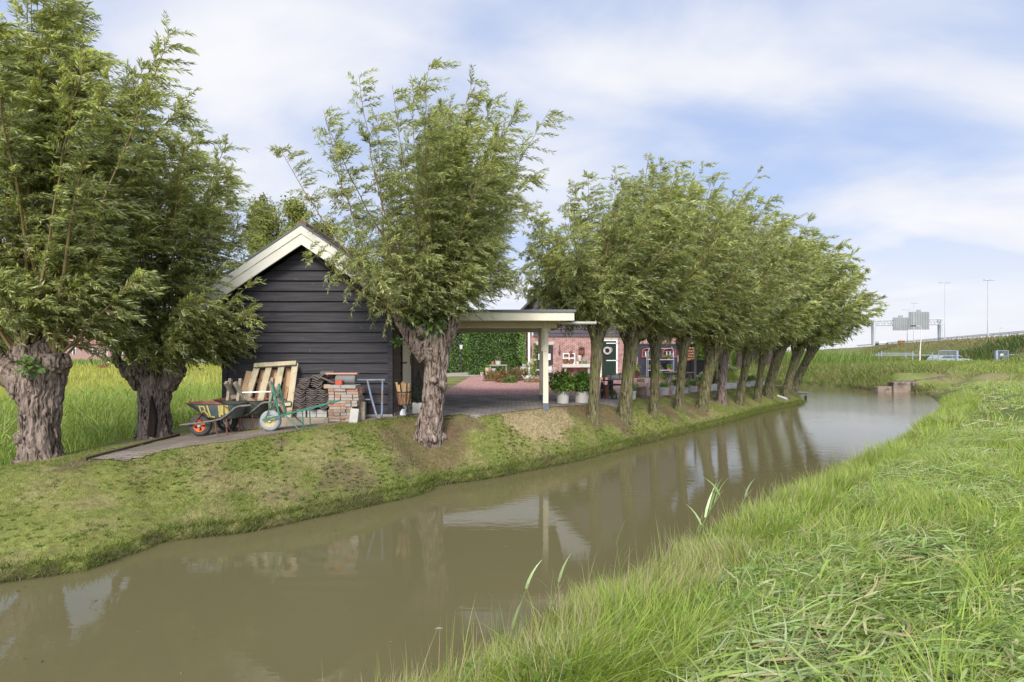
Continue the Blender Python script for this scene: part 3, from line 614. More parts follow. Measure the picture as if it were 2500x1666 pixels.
hang('wire_birdcage', 'rusty wire bird basket with a peaked cap hanging high on the brick wall', 'basket', 1420, 865, 14, 20, WICK, 'cage')
hang('wire_basket', 'small rusty hanging basket above the white window frame', 'basket', 1393.5, 867, 9, 10, WICK, 'cage')
hang('wall_pot', 'pale domed pot hanging on the bricks above the cream bowl', 'pot', 1415, 882, 10, 14, STONEP, 'pot')
hang('iron_spear', 'black iron spear ornament on the bricks right of the black plaque door', 'wall ornament', 1366, 867, 9, 25, IRON, 'spear')
hang('iron_rod', 'thin rusty iron bar hung on the bricks left of the black plaque door', 'wall ornament', 1297, 872, 3, 27, RUST, 'spear')
# wreath on the green door
x, z = bx(1482), bz(857); q = MB((x, BY-.09, z))
for k in range(5):
    q.tube([(x+(.17+.03*math.sin(a*3+k*1.3))*math.cos(a), BY-.09+.025*math.cos(a*4+k), z+(.17+.03*math.sin(a*3+k*1.3))*math.sin(a)) for a in np.linspace(0, 2*math.pi, 25)], .03, 5)
q.tube([(x+.16, BY-.08, z+.2), (x+.26, BY-.08, z+.1), (x+.25, BY-.08, z-.02), (x+.15, BY-.08, z-.14)], .018, 5)
o = single('door_wreath', 'pale twig wreath hanging on the dark green door', 'wreath', q, flat('pale_twigs', (.46, .40, .36)), None, True); o.location = (x, BY-.09, z)
# orange arched frames on the black doors
ORG = flat('orange_red_paint', (.48, .09, .04), .5)
for px0, px1, lab in ((1567.5, 1592, 'orange red arched window frame on the left half of the black barn doors'), (1617, 1649, 'orange red arched window frame on the right half of the black barn doors')):
    x0, x1 = bx(px0), bx(px1); z0, z1 = bz(872), bz(852); y = BY-.09; t = thing('arched_frame', lab, 'window frame', ((x0+x1)/2, y, z0), 0, 'arched frames on the barn doors'); T = tuple(t.location)
    q = MB(T); q.tube([(x0+(x1-x0)*f, y, z1-.10+.12*math.sin(math.pi*f)) for f in np.linspace(0, 1, 11)], .022, 6); q.tube([(x0, y, z0), (x0+.02, y, z1-.1)], .022, 6); q.tube([(x1, y, z0), (x1-.02, y, z1-.1)], .022, 6); q.tube([(x0-.04, y, z0), (x1+.04, y, z0)], .026, 6); q.tube([(x0, y, z0+.3), (x1, y, z0+.3)], .012, 6); q.build('frame', ORG, t)
    for f in (.3, .55, .8): q = MB(T); q.b2((x0+(x1-x0)*f-.018, y-.01, z0+.03), (x0+(x1-x0)*f+.018, y+.01, z0+.29)); q.build('glazing_bar', WHITE, t)
# plant rack
t = thing('plant_rack', 'galvanised plant rack with two shelves before the black barn doors', 'rack', (bx(1612), 27.35, -.2)); T = tuple(t.location); y = 27.35
X0, X1 = (1582-1250)/1250*y, (1645-1250)/1250*y; zz = lambda py: EYE-(py-862)/1250*y
for px in (1582, 1645):
    q = MB(T); x = (px-1250)/1250*y; q.tube([(x, y, -.2), (x, y, zz(860)), (x+(.12 if px < 1600 else -.12), y, zz(847))], .018, 6); q.tube([(x, y+.3, -.2), (x, y+.3, zz(862))], .018, 6); q.build('upright', GALV, t)
for py in (878.5, 904.5):
    q = MB(T); q.b2((X0, y-.05, zz(py+.8)), (X1, y+.32, zz(py-.8))); q.build('shelf', GALV, t, bevel=.005)
q = MB(T); q.tube([(X0, y+.15, zz(851)), (X1, y+.15, zz(851))], .014, 6); q.build('top_rail', GALV, t)
# ------------------------------------------------------------------ foliage makers
def blades(p, h, w, az, lean, curl, col, seg=3, colvar=.12):
    """strips: p (N,3) roots, az lean direction, lean = horizontal reach / height"""
    N = len(p); t = np.linspace(0, 1, seg+1)[None, :, None]
    dirh = np.stack([np.cos(az), np.sin(az), np.zeros(N)], 1)[:, None, :]
    side = np.stack([-np.sin(az), np.cos(az), np.zeros(N)], 1)
    tw = rng.uniform(-1.3, 1.3, N); side = (side*np.cos(tw)[:, None]+dirh[:, 0]*np.sin(tw)[:, None])[:, None, :]
    H = h[:, None, None]; reach = lean[:, None, None]*H*(t*.45+.55*t**2); up = H*(t-curl[:, None, None]*t**2.4)
    c = p[:, None, :]+dirh*reach+np.array((0, 0, 1.0))*up
    wd = w[:, None, None]*(1-t**1.6)*.5; wd[:, 0] *= .7
    l = c+side*wd; r = c-side*wd; tip = c[:, -1]
    v = np.concatenate([np.stack([l[:, :-1], r[:, :-1]], 2).reshape(N, -1, 3), tip[:, None]], 1); k = 2*seg+1
    b = (np.arange(N)*k)[:, None, None]
    s = np.arange(seg-1)*2; quad = np.stack([s, s+1, s+3, s+2], 1)[None]+b; tri = np.array([[2*seg-2, 2*seg-1, 2*seg]])[None]+b
    cc = col*(1+rng.uniform(-colvar, colvar, (N, 1))); cc = np.repeat(np.clip(cc, 0, 1), k, 0)
    return v.reshape(-1, 3), [quad.reshape(-1, 4), tri.reshape(-1, 3)], cc
def merge(parts):
    V = []; F = {}; C = []; b = 0
    for v, fs, c in parts:
        V.append(v); C.append(c)
        for f in fs: F.setdefault(f.shape[1], []).append(f+b)
        b += len(v)
    return np.concatenate(V), [np.concatenate(x) for x in F.values()], np.concatenate(C)
def unit(a): return a/np.maximum(np.linalg.norm(a, axis=-1, keepdims=True), 1e-6)
def leaves(p, d, n, l, w, col, fold=.12, droop=.12):
    """five point pointed leaves"""
    N = len(p); d = unit(d); s = unit(np.cross(d, n)); n = np.cross(s, d); l = l[:, None]; w = w[:, None]
    m = p+d*l*.42; v = np.stack([p, m+s*w*.5+n*w*fold, p+d*l-n*l*droop, m-s*w*.5+n*w*fold], 1)
    i = np.arange(N)*4; f = np.stack([i, i+1, i+2, i+3], 1)
    return v.reshape(-1, 3), [f], np.repeat(col, 4, 0)
def pick(pal, wts, N, var=.15):
    pal = np.array(pal); k = rng.choice(len(pal), N, p=np.array(wts)/sum(wts)); return np.clip(pal[k]*(1+rng.uniform(-var, var, (N, 1))), 0, 1)
WIL = [(.19, .225, .085), (.27, .31, .11), (.36, .395, .145), (.46, .49, .18), (.49, .52, .38)]
BARK_T = pm('twig_bark', (.15, .11, .045), (.26, .19, .08), (20, 20, 4), .8, .0)
def tube_np(pts, r, n=6):
    """pts (S,K,3), r (S,K) -> verts, quads"""
    S, K, _ = pts.shape; d = unit(np.gradient(pts, axis=1)); ref = np.array((0.31, .95, .05)); x = unit(np.cross(d, ref)); y = np.cross(d, x)
    a = np.arange(n)*2*np.pi/n; ring = x[:, :, None]*np.cos(a)[None, None, :, None]+y[:, :, None]*np.sin(a)[None, None, :, None]
    v = pts[:, :, None]+ring*r[:, :, None, None]
    b = (np.arange(S)*K*n)[:, None, None]; k = (np.arange(K-1)*n)[None, :, None]; j = np.arange(n)[None, None]; j2 = (j+1) % n
    f = np.stack([b+k+j, b+k+j2, b+k+n+j2, b+k+n+j], -1).reshape(-1, 4)
    return v.reshape(-1, 3), f
def willow_crown(heads, nsh, Ls, spread, wind, ntw, nlf, leaf, twl=(.30, .62), el=(35, 88), low=.35, azc=None, start=.08, pal=WIL, wts=(.26, .32, .24, .09, .09), rsh=.026, sag=.0):
    """heads (K,3) local points that shoots spring from; returns shoots mesh data and leaf mesh data"""
    heads = np.asarray(heads, float); S = nsh; hp = heads[rng.integers(0, len(heads), S)]
    az = rng.uniform(0, 2*np.pi, S); e = np.radians(el[0]+(el[1]-el[0])*rng.uniform(0, 1, S)**.8)
    if azc is not None: az = np.where(rng.random(S) < azc[2], np.radians(azc[0])+rng.normal(0, np.radians(azc[1]), S), az)
    d0 = np.stack([np.cos(az)*np.cos(e), np.sin(az)*np.cos(e), np.sin(e)], 1); d0 = unit(d0*np.array((spread, spread, 1)))
    L = rng.uniform(Ls[0], Ls[1], S)*(.62+.38*d0[:, 2]); hp = hp+d0*.05+rng.normal(0, .05, (S, 3))
    K = 14; t = np.linspace(0, 1, K); d = d0[:, None]+np.array((0, 0, .55))*(t*(1-t)*2.2)[None, :, None]*(1-d0[:, None, 2:3])+np.array(wind)[None, None]*(t**1.6)[None, :, None]
    d = d+np.array((0, 0, -sag))*(t**2)[None, :, None]
    d = unit(d+rng.normal(0, .05, d.shape)); step = (L/(K-1))[:, None, None]
    pts = np.concatenate([hp[:, None], hp[:, None]+np.cumsum(d[:, :-1]*step, 1)], 1)
    rad = (rsh*rng.uniform(.6, 1.35, S)*np.sqrt(L/np.mean(L)))[:, None]*(1-.88*t[None]**.8)
    sv, sf = tube_np(pts, rad, 6)
    # twigs
    M = ntw; tt = start+(1-start)*rng.uniform(0, 1, (S, M))**.85; fi = tt*(K-1); i0 = np.minimum(fi.astype(int), K-2); fr = (fi-i0)[..., None]
    si = np.arange(S)[:, None]; p0 = pts[si, i0]*(1-fr)+pts[si, i0+1]*fr; sd = d[si, i0]
    rp = unit(np.cross(sd, rng.normal(0, 1, sd.shape)))
    kk = np.clip((low-tt)/low, 0, 1)[..., None]
    wdir = unit(np.array(wind)*np.array((1, 1, 0))); td = unit(sd*.50+rp*.68+wdir*.32+np.array((0, 0, -.5))*kk+np.array((0, 0, -.10)))
    tl = (twl[1]+(twl[0]-twl[1])*tt)*rng.uniform(.55, 1.2, (S, M)); tl = np.minimum(tl, L[:, None]*(1.06-tt)+.12)
    p0 = p0.reshape(-1, 3); td = td.reshape(-1, 3); tl = tl.reshape(-1); T = len(tl); tk = kk.reshape(-1)
    def twp(s):
        s = s[..., None]; return p0[:, None]+td[:, None]*(tl[:, None, None]*s)+(wdir*.22+np.array((0, 0, -.20)))[None, None]*(tl[:, None, None]*s*s)
    ss = np.linspace(0, 1, 5)[None].repeat(T, 0); tpts = twp(ss); tv, tf = tube_np(tpts, np.full((T, 1), .0042)*(1-.8*np.linspace(0, 1, 5))[None], 3)
    u = (np.arange(nlf)[None]+rng.uniform(0, 1, (T, nlf)))/nlf; u = .08+.92*u; lp = twp(u); tang = unit(td[:, None]+(np.array(wind)*.6+np.array((0, 0, -.4)))[None, None]*u[..., None])
    q = unit(np.cross(tang, rng.normal(0, 1, tang.shape))); ld = unit(tang*.70+q*.60+wdir*.32+np.array((0, 0, -.12)))
    ln = np.cross(ld, q)+rng.normal(0, .45, ld.shape)+np.array((0, 0, .35))
    n = T*nlf; ll = rng.uniform(.72, 1.25, n)*leaf[0]; lw = ll*leaf[1]*rng.uniform(.8, 1.2, n)
    w2 = np.array(wts, float); col = pick(pal, w2, n)
    # young shoots at the ends are yellower
    yg = (np.repeat(tt.reshape(-1), nlf) > .8) & (rng.random(n) < .45); col[yg] = pick(pal[3:4]+pal[2:3], (.6, .4), int(yg.sum()))
    # whole sprays differ a little in tone
    col = col*np.repeat(rng.uniform(.72, 1.28, T), nlf)[:, None]
    lv, lf, lc = leaves(lp.reshape(-1, 3), ld.reshape(-1, 3), ln.reshape(-1, 3), ll, lw, np.clip(col, 0, 1))
    sv2, sf2 = np.concatenate([sv, tv]), np.concatenate([sf, tf+len(sv)])
    return (sv2, sf2), (lv, lf, lc)
# ------------------------------------------------------------------ trunks
def bark_mat(name, c1, c2, moss, mt, fiss=(.035, .028, .022)):
    m, nt, o = _mat(name); N = nt.nodes.new; L = nt.links.new
    p = N('ShaderNodeBsdfPrincipled'); p.inputs['Roughness'].default_value = .95; p.inputs['Specular IOR Level'].default_value = .1
    tc = N('ShaderNodeTexCoord'); mp = N('ShaderNodeMapping'); mp.inputs['Scale'].default_value = (24, 24, 3.6); L(tc.outputs['Object'], mp.inputs[0])
    wv = N('ShaderNodeTexNoise'); wv.inputs['Scale'].default_value = 1.0; wv.inputs['Detail'].default_value = 6; wv.inputs['Distortion'].default_value = .9; L(mp.outputs[0], wv.inputs['Vector'])
    cr = N('ShaderNodeValToRGB'); e = cr.color_ramp.elements; e[0].position = .36; e[0].color = (*fiss, 1); e[1].position = .72; e[1].color = (*c2, 1); x = e.new(.47); x.color = (*c1, 1)
    L(wv.outputs[0], cr.inputs[0])
    n3 = N('ShaderNodeTexNoise'); n3.inputs['Scale'].default_value = 4.5; n3.inputs['Detail'].default_value = 7; L(tc.outputs['Object'], n3.inputs['Vector'])
    r3 = N('ShaderNodeMapRange'); r3.inputs['From Min'].default_value = mt; r3.inputs['From Max'].default_value = mt+.16; r3.inputs['To Max'].default_value = .8; L(n3.outputs[0], r3.inputs[0])
    mx = N('ShaderNodeMix'); mx.data_type = 'RGBA'; L(r3.outputs[0], mx.inputs[0]); L(cr.outputs[0], mx.inputs[6]); mx.inputs[7].default_value = (*moss, 1)
    L(mx.outputs[2], p.inputs['Base Color'])
    b = N('ShaderNodeBump'); b.inputs['Distance'].default_value = .02; L(wv.outputs[0], b.inputs['Height']); L(b.outputs[0], p.inputs['Normal'])
    L(p.outputs[0], o.inputs[0]); return m
BARK = bark_mat('willow_bark', (.165, .122, .096), (.33, .26, .215), (.12, .12, .04), .60, (.022, .016, .012))
BARKG = bark_mat('mossy_willow_bark', (.11, .098, .05), (.22, .195, .115), (.115, .12, .035), .50, (.03, .024, .014))
BARKR = bark_mat('red_willow_bark', (.17, .125, .10), (.31, .24, .20), (.12, .11, .05), .62)
BARKD = bark_mat('dark_willow_bark', (.05, .04, .032), (.11, .085, .07), (.06, .06, .03), .62)
def organic(name, chains, lumps, vox, amp, mat, parent, fz=2.7, fs=17, seed=0):
    """tubes and lumps fused into one skin, then furrowed like bark"""
    q = MB()
    for ch in chains:
        pts = []; rs = []
        for i in range(len(ch)-1):
            for k in range(5):
                f = k/5; a, b = ch[i], ch[i+1]; pts.append([a[j]*(1-f)+b[j]*f for j in range(3)]); rs.append(a[3]*(1-f)+b[3]*f)
        pts.append(ch[-1][:3]); rs.append(ch[-1][3]); q.tube(pts, rs, 20)
    for x, y, z, r in lumps: q.lathe([(r*math.sin(a), -r*math.cos(a)*.9) for a in np.linspace(.15, math.pi-.15, 9)], (x, y, z), 16)
    me = bpy.data.meshes.new('t'); me.from_pydata([tuple(v) for v in q.v], [], q.f); o = bpy.data.objects.new('t', me); COL.objects.link(o)
    md = o.modifiers.new('r', 'REMESH'); md.mode = 'VOXEL'; md.voxel_size = vox
    sm = o.modifiers.new('s', 'SMOOTH'); sm.iterations = 4; sm.factor = .5
    dg = bpy.context.evaluated_depsgraph_get(); dg.update(); me2 = bpy.data.meshes.new_from_object(o.evaluated_get(dg)); bpy.data.objects.remove(o); bpy.data.meshes.remove(me)
    n = len(me2.vertices); v = np.empty(n*3, np.float32); me2.vertices.foreach_get('co', v); v = v.reshape(-1, 3).astype(float)
    nn = np.empty(n*3, np.float32); me2.vertices.foreach_get('normal', nn); nn = nn.reshape(-1, 3)
    w = v+(fbm(v*3.5, 3, 50+seed)[:, None]-.5)*.16
    r1 = 1-np.abs(fbm(w*np.array((fs, fs, fz)), 3, seed)*2-1)*1.9; r2 = fbm(w*np.array((fs*2.6, fs*2.6, fz*2.2)), 3, seed+9)-.5
    big = fbm(v*np.array((4.2, 4.2, 3.2)), 3, seed+19)-.5
    v = v+nn*((-(np.clip(r1, 0, 1)**2)*amp*1.3+amp*.4)+r2*amp*.9+big*amp*1.9)[:, None]
    me2.vertices.foreach_set('co', v.astype(np.float32).ravel()); me2.update(); me2.name = name
    return link_mesh(me2, name, mat, parent, True)
def flare(r, n=7):
    return [(r*1.0*math.cos(a), r*1.0*math.sin(a), -.02, r*.34) for a in [2*math.pi*(k+rnd.uniform(-.25, .25))/n for k in range(n)]]
def add_crown(root, *datas):
    SV = []; SF = []; b = 0
    for (a, f_), _ in datas: SV.append(a); SF.append(f_+b); b += len(a)
    sv, sf = np.concatenate(SV), np.concatenate(SF); lv, lf, lc = merge([d_[1] for d_ in datas])
    link_mesh(np_mesh('branches', sv, [sf]), 'branches', BARK_T, root, True)
    link_mesh(np_mesh('crown', lv, lf, lc), 'crown', LEAF, root)

def skirt(heads, n, Ls, wind, lw, el=(4, 52), sag=.06, st=.28, azc=None):
    return willow_crown(heads, n, Ls, 1.0, wind, 30, 24, (lw, .19), el=el, low=.8, azc=azc, start=st, rsh=.014, twl=(.28, .5), sag=sag)
# three big pollards in front ----------------------------------------------------
rng = np.random.default_rng(12)
b1 = hit(97, 1122); t = thing('pollard_willow', 'old pollard willow with a thick gnarled trunk at the left edge of the picture', 'tree', b1, 0, 'pollard willows along the canal')
B1 = b1.copy()
organic('trunk', [[(0, 0, -.25, .30), (0, 0, .05, .262), (.0, 0, .5, .235), (.04, 0, 1.0, .25), (.05, 0, 1.42, .30)], [(-.06, 0, .85, .19), (-.34, 0, 1.20, .18), (-.8, .05, 1.5, .18)], [(.1, 0, 1.4, .22), (.1, 0, 1.78, .15)]],
        [(.27, -.02, 1.46, .19), (-.12, -.1, 1.6, .18), (.12, .1, 1.75, .17), (.08, -.15, 1.32, .18), (-.85, 0, 1.6, .22), (-.12, -.13, .34, .14)]+flare(.24), .013, .033, BARK, t, seed=1)
add_crown(t, willow_crown([(.3, -.05, 1.6), (-.1, -.1, 1.75), (.12, .05, 1.85), (-.85, 0, 1.75), (-.4, .1, 1.6), (.2, .1, 1.7)], 46, (4.0, 5.4), .72, (.12, .02, -.03), 76, 28, (.094, .19), el=(48, 89), low=.35, rsh=.03, start=.2), skirt([(.3, -.05, 1.6), (-.1, -.1, 1.75), (-.85, 0, 1.75), (-.4, .1, 1.6)], 34, (1.0, 2.2), (.22, 0, .05), .094, (30, 68), 0))
rng = np.random.default_rng(23)
b2_ = hit(377, 1066); t = thing('pollard_willow', 'pollard willow with a dark hollow in its trunk between the wheelbarrows and the leftmost willow', 'tree', b2_, 0, 'pollard willows along the canal')
organic('trunk', [[(0, 0, -.25, .31), (0, 0, .05, .275), (0, 0, .55, .25), (.02, 0, .9, .28), (.02, 0, 1.15, .30)], [(-.22, 0, .95, .17), (-.48, 0, 1.18, .11), (-.70, 0, 1.42, .075), (-.76, .02, 1.68, .055)], [(.18, 0, .95, .21), (.38, 0, 1.2, .17)]],
        [(-.34, 0, 1.2, .17), (.40, -.02, 1.22, .19), (.42, .0, 1.34, .14), (.0, -.08, 1.3, .2), (.1, .12, 1.3, .2), (-.2, -.1, 1.36, .14)]+flare(.24), .013, .033, BARK, t, seed=2)
q = MB(); q.prism([(.07, .05), (.20, .04), (.24, .35), (.19, .62), (.14, .8), (.12, .62), (.1, .4)], -.305, -.235); q.build('hollow', pm('near_black_wood', (.012, .009, .008), (.045, .022, .015), (14, 14, 4), .95, .02), t, bevel=.02)  # near-black solid set into the trunk front to mark the hollow
add_crown(t, willow_crown([(-.38, 0, 1.35), (.42, 0, 1.4), (0, -.1, 1.5), (.1, .12, 1.5), (-.75, 0, 1.68), (.25, .05, 1.45)], 48, (3.2, 4.7), .92, (.16, .0, -.03), 62, 27, (.092, .18), el=(38, 89), low=.4, rsh=.026, start=.22), skirt([(-.38, 0, 1.35), (.42, 0, 1.4), (0, -.1, 1.5), (.25, .05, 1.45)], 54, (.9, 2.5), (.35, 0, -.03), .092, (4, 52), .0, .28, (5, 40, .45)))
rng = np.random.default_rng(35)
b3 = hit(1046, 1066); t = thing('pollard_willow', 'pollard willow with a thick furrowed trunk standing before the shed corner and the carport', 'tree', b3, 0, 'pollard willows along the canal')
organic('trunk', [[(0, 0, -.35, .30), (0, 0, .04, .25), (.04, 0, .4, .205), (.12, 0, .9, .195), (.14, 0, 1.3, .21), (.14, 0, 1.65, .26), (.18, 0, 1.95, .22)], [(.0, 0, 1.45, .2), (-.28, 0, 1.8, .15), (-.52, 0, 2.1, .10), (-.6, 0, 2.25, .06)], [(.25, 0, 1.7, .18), (.42, 0, 2.05, .15), (.45, 0, 2.25, .11)]],
        [(-.1, -.08, 1.93, .17), (.42, 0, 2.08, .15), (.2, -.1, 2.03, .17), (.1, .12, 2.05, .17), (.29, -.16, .95, .08), (.12, -.18, 1.05, .09)]+flare(.24), .0125, .032, BARK, t, seed=3)
add_crown(t, willow_crown([(-.5, 0, 2.1), (.42, 0, 2.25), (.2, -.1, 2.2), (.1, .1, 2.2), (-.15, -.05, 2.1), (.3, .05, 2.2)], 58, (2.9, 4.4), 1.06, (.26, .0, -.02), 66, 27, (.086, .17), el=(42, 89), low=.35, rsh=.024, start=.16, wts=(.30, .34, .20, .08, .08)), skirt([(-.5, 0, 2.1), (.42, 0, 2.25), (.2, -.1, 2.2), (-.15, -.05, 2.1), (.1, .1, 2.2)], 40, (1.2, 2.9), (.22, 0, -.02), .086, (8, 55), .03))
t3 = t
# broad leaved seedlings growing in the heads (guests on the trees: plants of their own)
def guest(name, label, c, n, r, ls, pal, wr=.5):
    d = unit(rng.normal(0, 1, (n, 3))); p = np.array(c)[None]*0+d*r*rng.uniform(.3, 1, (n, 1)); ld = unit(d+np.array((0, -.3, -.25))+rng.normal(0, .4, (n, 3)))
    l = rng.uniform(.7, 1.2, n)*ls; v, f, cc = leaves(p, ld, np.array((0, -.5, .8))+rng.normal(0, .4, (n, 3)), l, l*wr, pick(pal, [1]*len(pal), n))
    tt = np.linspace(0, 1, 4); tv, tf = tube_np(p[:, None]*tt[None, :, None], np.full((n, 4), .004), 3)
    v, f, cc = merge([(v, f, cc), (tv, [tf], np.tile(np.array((.12, .15, .05)), (len(tv), 1)))])
    o = link_mesh(np_mesh(name, v, f, cc), name, LEAF); o.location = c; return tag(o, label, 'plant')
BRO = [(.05, .10, .02), (.09, .17, .03), (.15, .26, .05)]
guest('elder_seedling', 'broad leaved green seedling rooted in the head of the willow by the carport', tuple(b3+Vector((.1, -.24, 2.12))), 130, .3, .11, BRO, .48)
guest('elder_seedling', 'fresh green seedling on the left arm of the willow head by the carport', tuple(b3+Vector((-.28, -.2, 2.2))), 90, .2, .10, BRO[1:], .42)
guest('bramble_sprig', 'small lobed green sprig in the head of the leftmost willow', tuple(b1+Vector((.18, -.36, 1.42))), 45, .12, .09, BRO[1:], .7)
guest('bramble_sprig', 'small green sprig hanging under the left arm of the willow by the carport', tuple(b3+Vector((-.55, -.12, 1.72))), 40, .09, .09, BRO[1:], .5)
# the row beyond the carport -----------------------------------------------------
ROW = [((1447, 1024), (1460, 800), .125, 385, BARKG, 'slim mossy pollard willow in front of the barn shelf, nearest of the row'),
       ((1524, 1024), (1545, 812), .165, 400, BARKG, 'forked mossy pollard willow in front of the green barn door'),
       ((1596, 1015), (1601, 825), .12, 352, BARKG, 'straight slim pollard willow in front of the left orange arched frame'),
       ((1657, 1002), (1670, 832), .125, 372, BARKG, 'leaning pollard willow between the zinc bucket and the trestle bench'),
       ((1714, 999), (1742, 850), .17, 430, BARKG, 'pollard willow leaning right beside the wheelie bin and ivy'),
       ((1761, 985), (1767, 850), .155, 455, BARKR, 'upright reddish-barked pollard willow beside the grey planter'),
       ((1805, 988), (1828, 852), .135, 505, BARKG, 'pale slim pollard willow before the white flower heads'),
       ((1848, 980), (1867, 850), .13, 545, BARKG, 'narrow pollard willow with a split top before the hosta trough'),
       ((1873, 969), (1908, 838), .19, 560, BARKG, 'stout pollard willow leaning strongly right near the white drain pipe'),
       ((1917, 969), (1952, 845), .17, 590, BARKG, 'second to last leaning pollard willow of the row behind the white drain pipe'),
       ((1932, 964), (1990, 840), .17, 625, BARKG, 'last pollard willow of the row leaning over the water by the landing stage')]
for k, (bp, hp, r, top, bk, lab) in enumerate(ROW):
    rng = np.random.default_rng(300+k); b = hit(*bp); s = 1250/b.y; hx = (hp[0]-bp[0])/s; hz = (bp[1]-hp[1])/s; H = (hp[1]-top)/s
    t = thing('pollard_willow', lab, 'tree', b, 0, 'pollard willows along the canal')
    ch = [[(0, 0, -.25, r*1.35), (0, 0, .05, r*1.2), (hx*.3, 0, hz*.35, r*.95), (hx*.7, 0, hz*.72, r*1.05), (hx*.95, 0, hz*.93, r*1.3), (hx, 0, hz, r*1.35)],
          [(hx*.8, 0, hz*.8, r*.7), (hx+r*1.5, 0, hz+.05, r*.6)], [(hx*.75, 0, hz*.78, r*.7), (hx-r*1.5, .05, hz+.02, r*.6)]]
    lm = flare(r*.95, 5)+[(hx+rnd.uniform(-1.2, 1.2)*r, rnd.uniform(-1, .6)*r, hz+rnd.uniform(-.5, .5)*r, r*rnd.uniform(.7, 1.0)) for _ in range(6)]
    organic('trunk', ch, lm, .015 if k < 5 else .02, .011, bk, t, fs=16, fz=2.4, seed=10+k)
    heads = [(hx+rnd.uniform(-1.4, 1.4)*r, rnd.uniform(-1, 1)*r, hz+.05) for _ in range(6)]
    lw = .10+.012*max(0, k-3)
    add_crown(t, willow_crown(heads, 36, (H*.72, H*(.90+rnd.uniform(-.05, .08))), rnd.uniform(.72, .95) if k < 9 else 1.1, (.24+.025*k, 0, -.05), 46 if k < 6 else 40, 23 if k < 6 else 20, (lw, .19), el=(30, 88), low=.4, start=.16, rsh=.022, wts=(.26, .34, .24, .09, .07)), skirt(heads, 20, (.9, 2.1), (.34, 0, .0), lw, (16, 62), .0), skirt(heads, 44 if k == 0 else 8, (1.6, 3.3), (.02, 0, 0), lw, (18, 62), 0, .2, (180, 45, .75) if k == 0 else None))
# willows further back on the other side of the yard
for k, (px, py, y, lean, lab) in enumerate([(1806, 900, 41.5, .2, 'dark trunked pollard willow far behind the white flower heads'), (1842, 902, 42.5, -.05, 'dark trunked pollard willow far behind the hosta trough'), (1880, 904, 41, .5, 'dark crooked pollard willow far behind the stout leaning willow')]):
    x = (px-1250)/1250*y; z = float(G(x, y)[0]); t = thing('pollard_willow', lab, 'tree', (x, y, z), 0, 'pollard willows behind the yard')
    organic('trunk', [[(-lean*.6, 0, -.2, .27), (-lean*.3, 0, .5, .23), (0, 0, 1.5, .25), (lean*.5, 0, 2.3, .35)]], [(lean*.5+.2, -.1, 2.3, .25), (lean*.5-.25, 0, 2.35, .25)], .03, .02, BARKD, t, seed=40+k)
    add_crown(t, willow_crown([(lean*.5, 0, 2.5), (lean*.5+.25, 0, 2.4), (lean*.5-.2, 0, 2.4)], 24, (2.6, 3.8), 1.0, (.4, 0, -.06), 34, 16, (.16, .22), el=(12, 85), low=.5, rsh=.024))
# tall poplars behind the shed -----------------------------------------------------
def leaf_tree(name, label, base, H, rad, z0, nl, ls, pal, trunk_r=.18, group=None, cat='tree', nb=26, blob=.55, up=.8, wr=.8):
    t = thing(name, label, cat, base, 0, group); K = 10; tt = np.linspace(0, 1, K)
    tr = np.stack([np.cumsum(rng.normal(0, .012*H/K, K)), np.cumsum(rng.normal(0, .012*H/K, K)), tt*H*.97-.1], 1)[None]
    tv, tf = tube_np(tr, (trunk_r*(1-.9*tt))[None], 8)
    fz = rng.uniform(z0, .93, nb); az = rng.uniform(0, 2*np.pi, nb); env = np.sin(np.pi*np.clip((fz-z0)/(1.04-z0), 0.04, 1)**.75)**.8
    L = rad*env*rng.uniform(.6, 1.15, nb); d = unit(np.stack([np.cos(az), np.sin(az), np.full(nb, up)+rng.normal(0, .2, nb)], 1))
    i = fz*(K-1); i0 = np.minimum(i.astype(int), K-2); st = tr[0][i0]*(1-(i-i0)[:, None])+tr[0][i0+1]*(i-i0)[:, None]
    s = np.linspace(0, 1, 6); bp = st[:, None]+d[:, None]*(L[:, None, None]*s[None, :, None])+np.array((0, 0, .25))*(L[:, None, None]*(s**2)[None, :, None])
    bv, bf = tube_np(bp, (trunk_r*.35*(1-.85*s))[None].repeat(nb, 0), 5)
    link_mesh(np_mesh('trunk', np.concatenate([tv, bv]), [np.concatenate([tf, bf+len(tv)])]), 'trunk', BARKD, t, True)
    # leaves in clumps along the branches
    nc = nb*7; bi = rng.integers(0, nb, nc); sj = rng.uniform(.25, 1.05, nc)[:, None]; cc = st[bi]+d[bi]*L[bi][:, None]*sj+np.array((0, 0, .25))*L[bi][:, None]*sj**2+rng.normal(0, .1*rad, (nc, 3))
    ci = rng.integers(0, nc, nl); cr = (rad*blob*.45*rng.uniform(.5, 1.2, nc))[ci][:, None]; off = rng.normal(0, .5, (nl, 3))*cr
    p = cc[ci]+off; tone = rng.uniform(.7, 1.3, nc)[ci][:, None]
    ld = unit(off+rng.normal(0, .5, (nl, 3))*cr+np.array((0, 0, -.1))); l = rng.uniform(.7, 1.3, nl)*ls
    v, f, c = leaves(p, ld, rng.normal(0, 1, (nl, 3))+np.array((0, -.2, .6)), l, l*wr, np.clip(pick(pal, [1]*len(pal), nl)*tone, 0, 1))
    link_mesh(np_mesh('crown', v, f, c), 'crown', LEAF, t); return t
POP = [(.17, .195, .05), (.24, .26, .07), (.31, .32, .095)]
GRN = [(.045, .08, .015), (.085, .14, .025), (.14, .21, .04)]
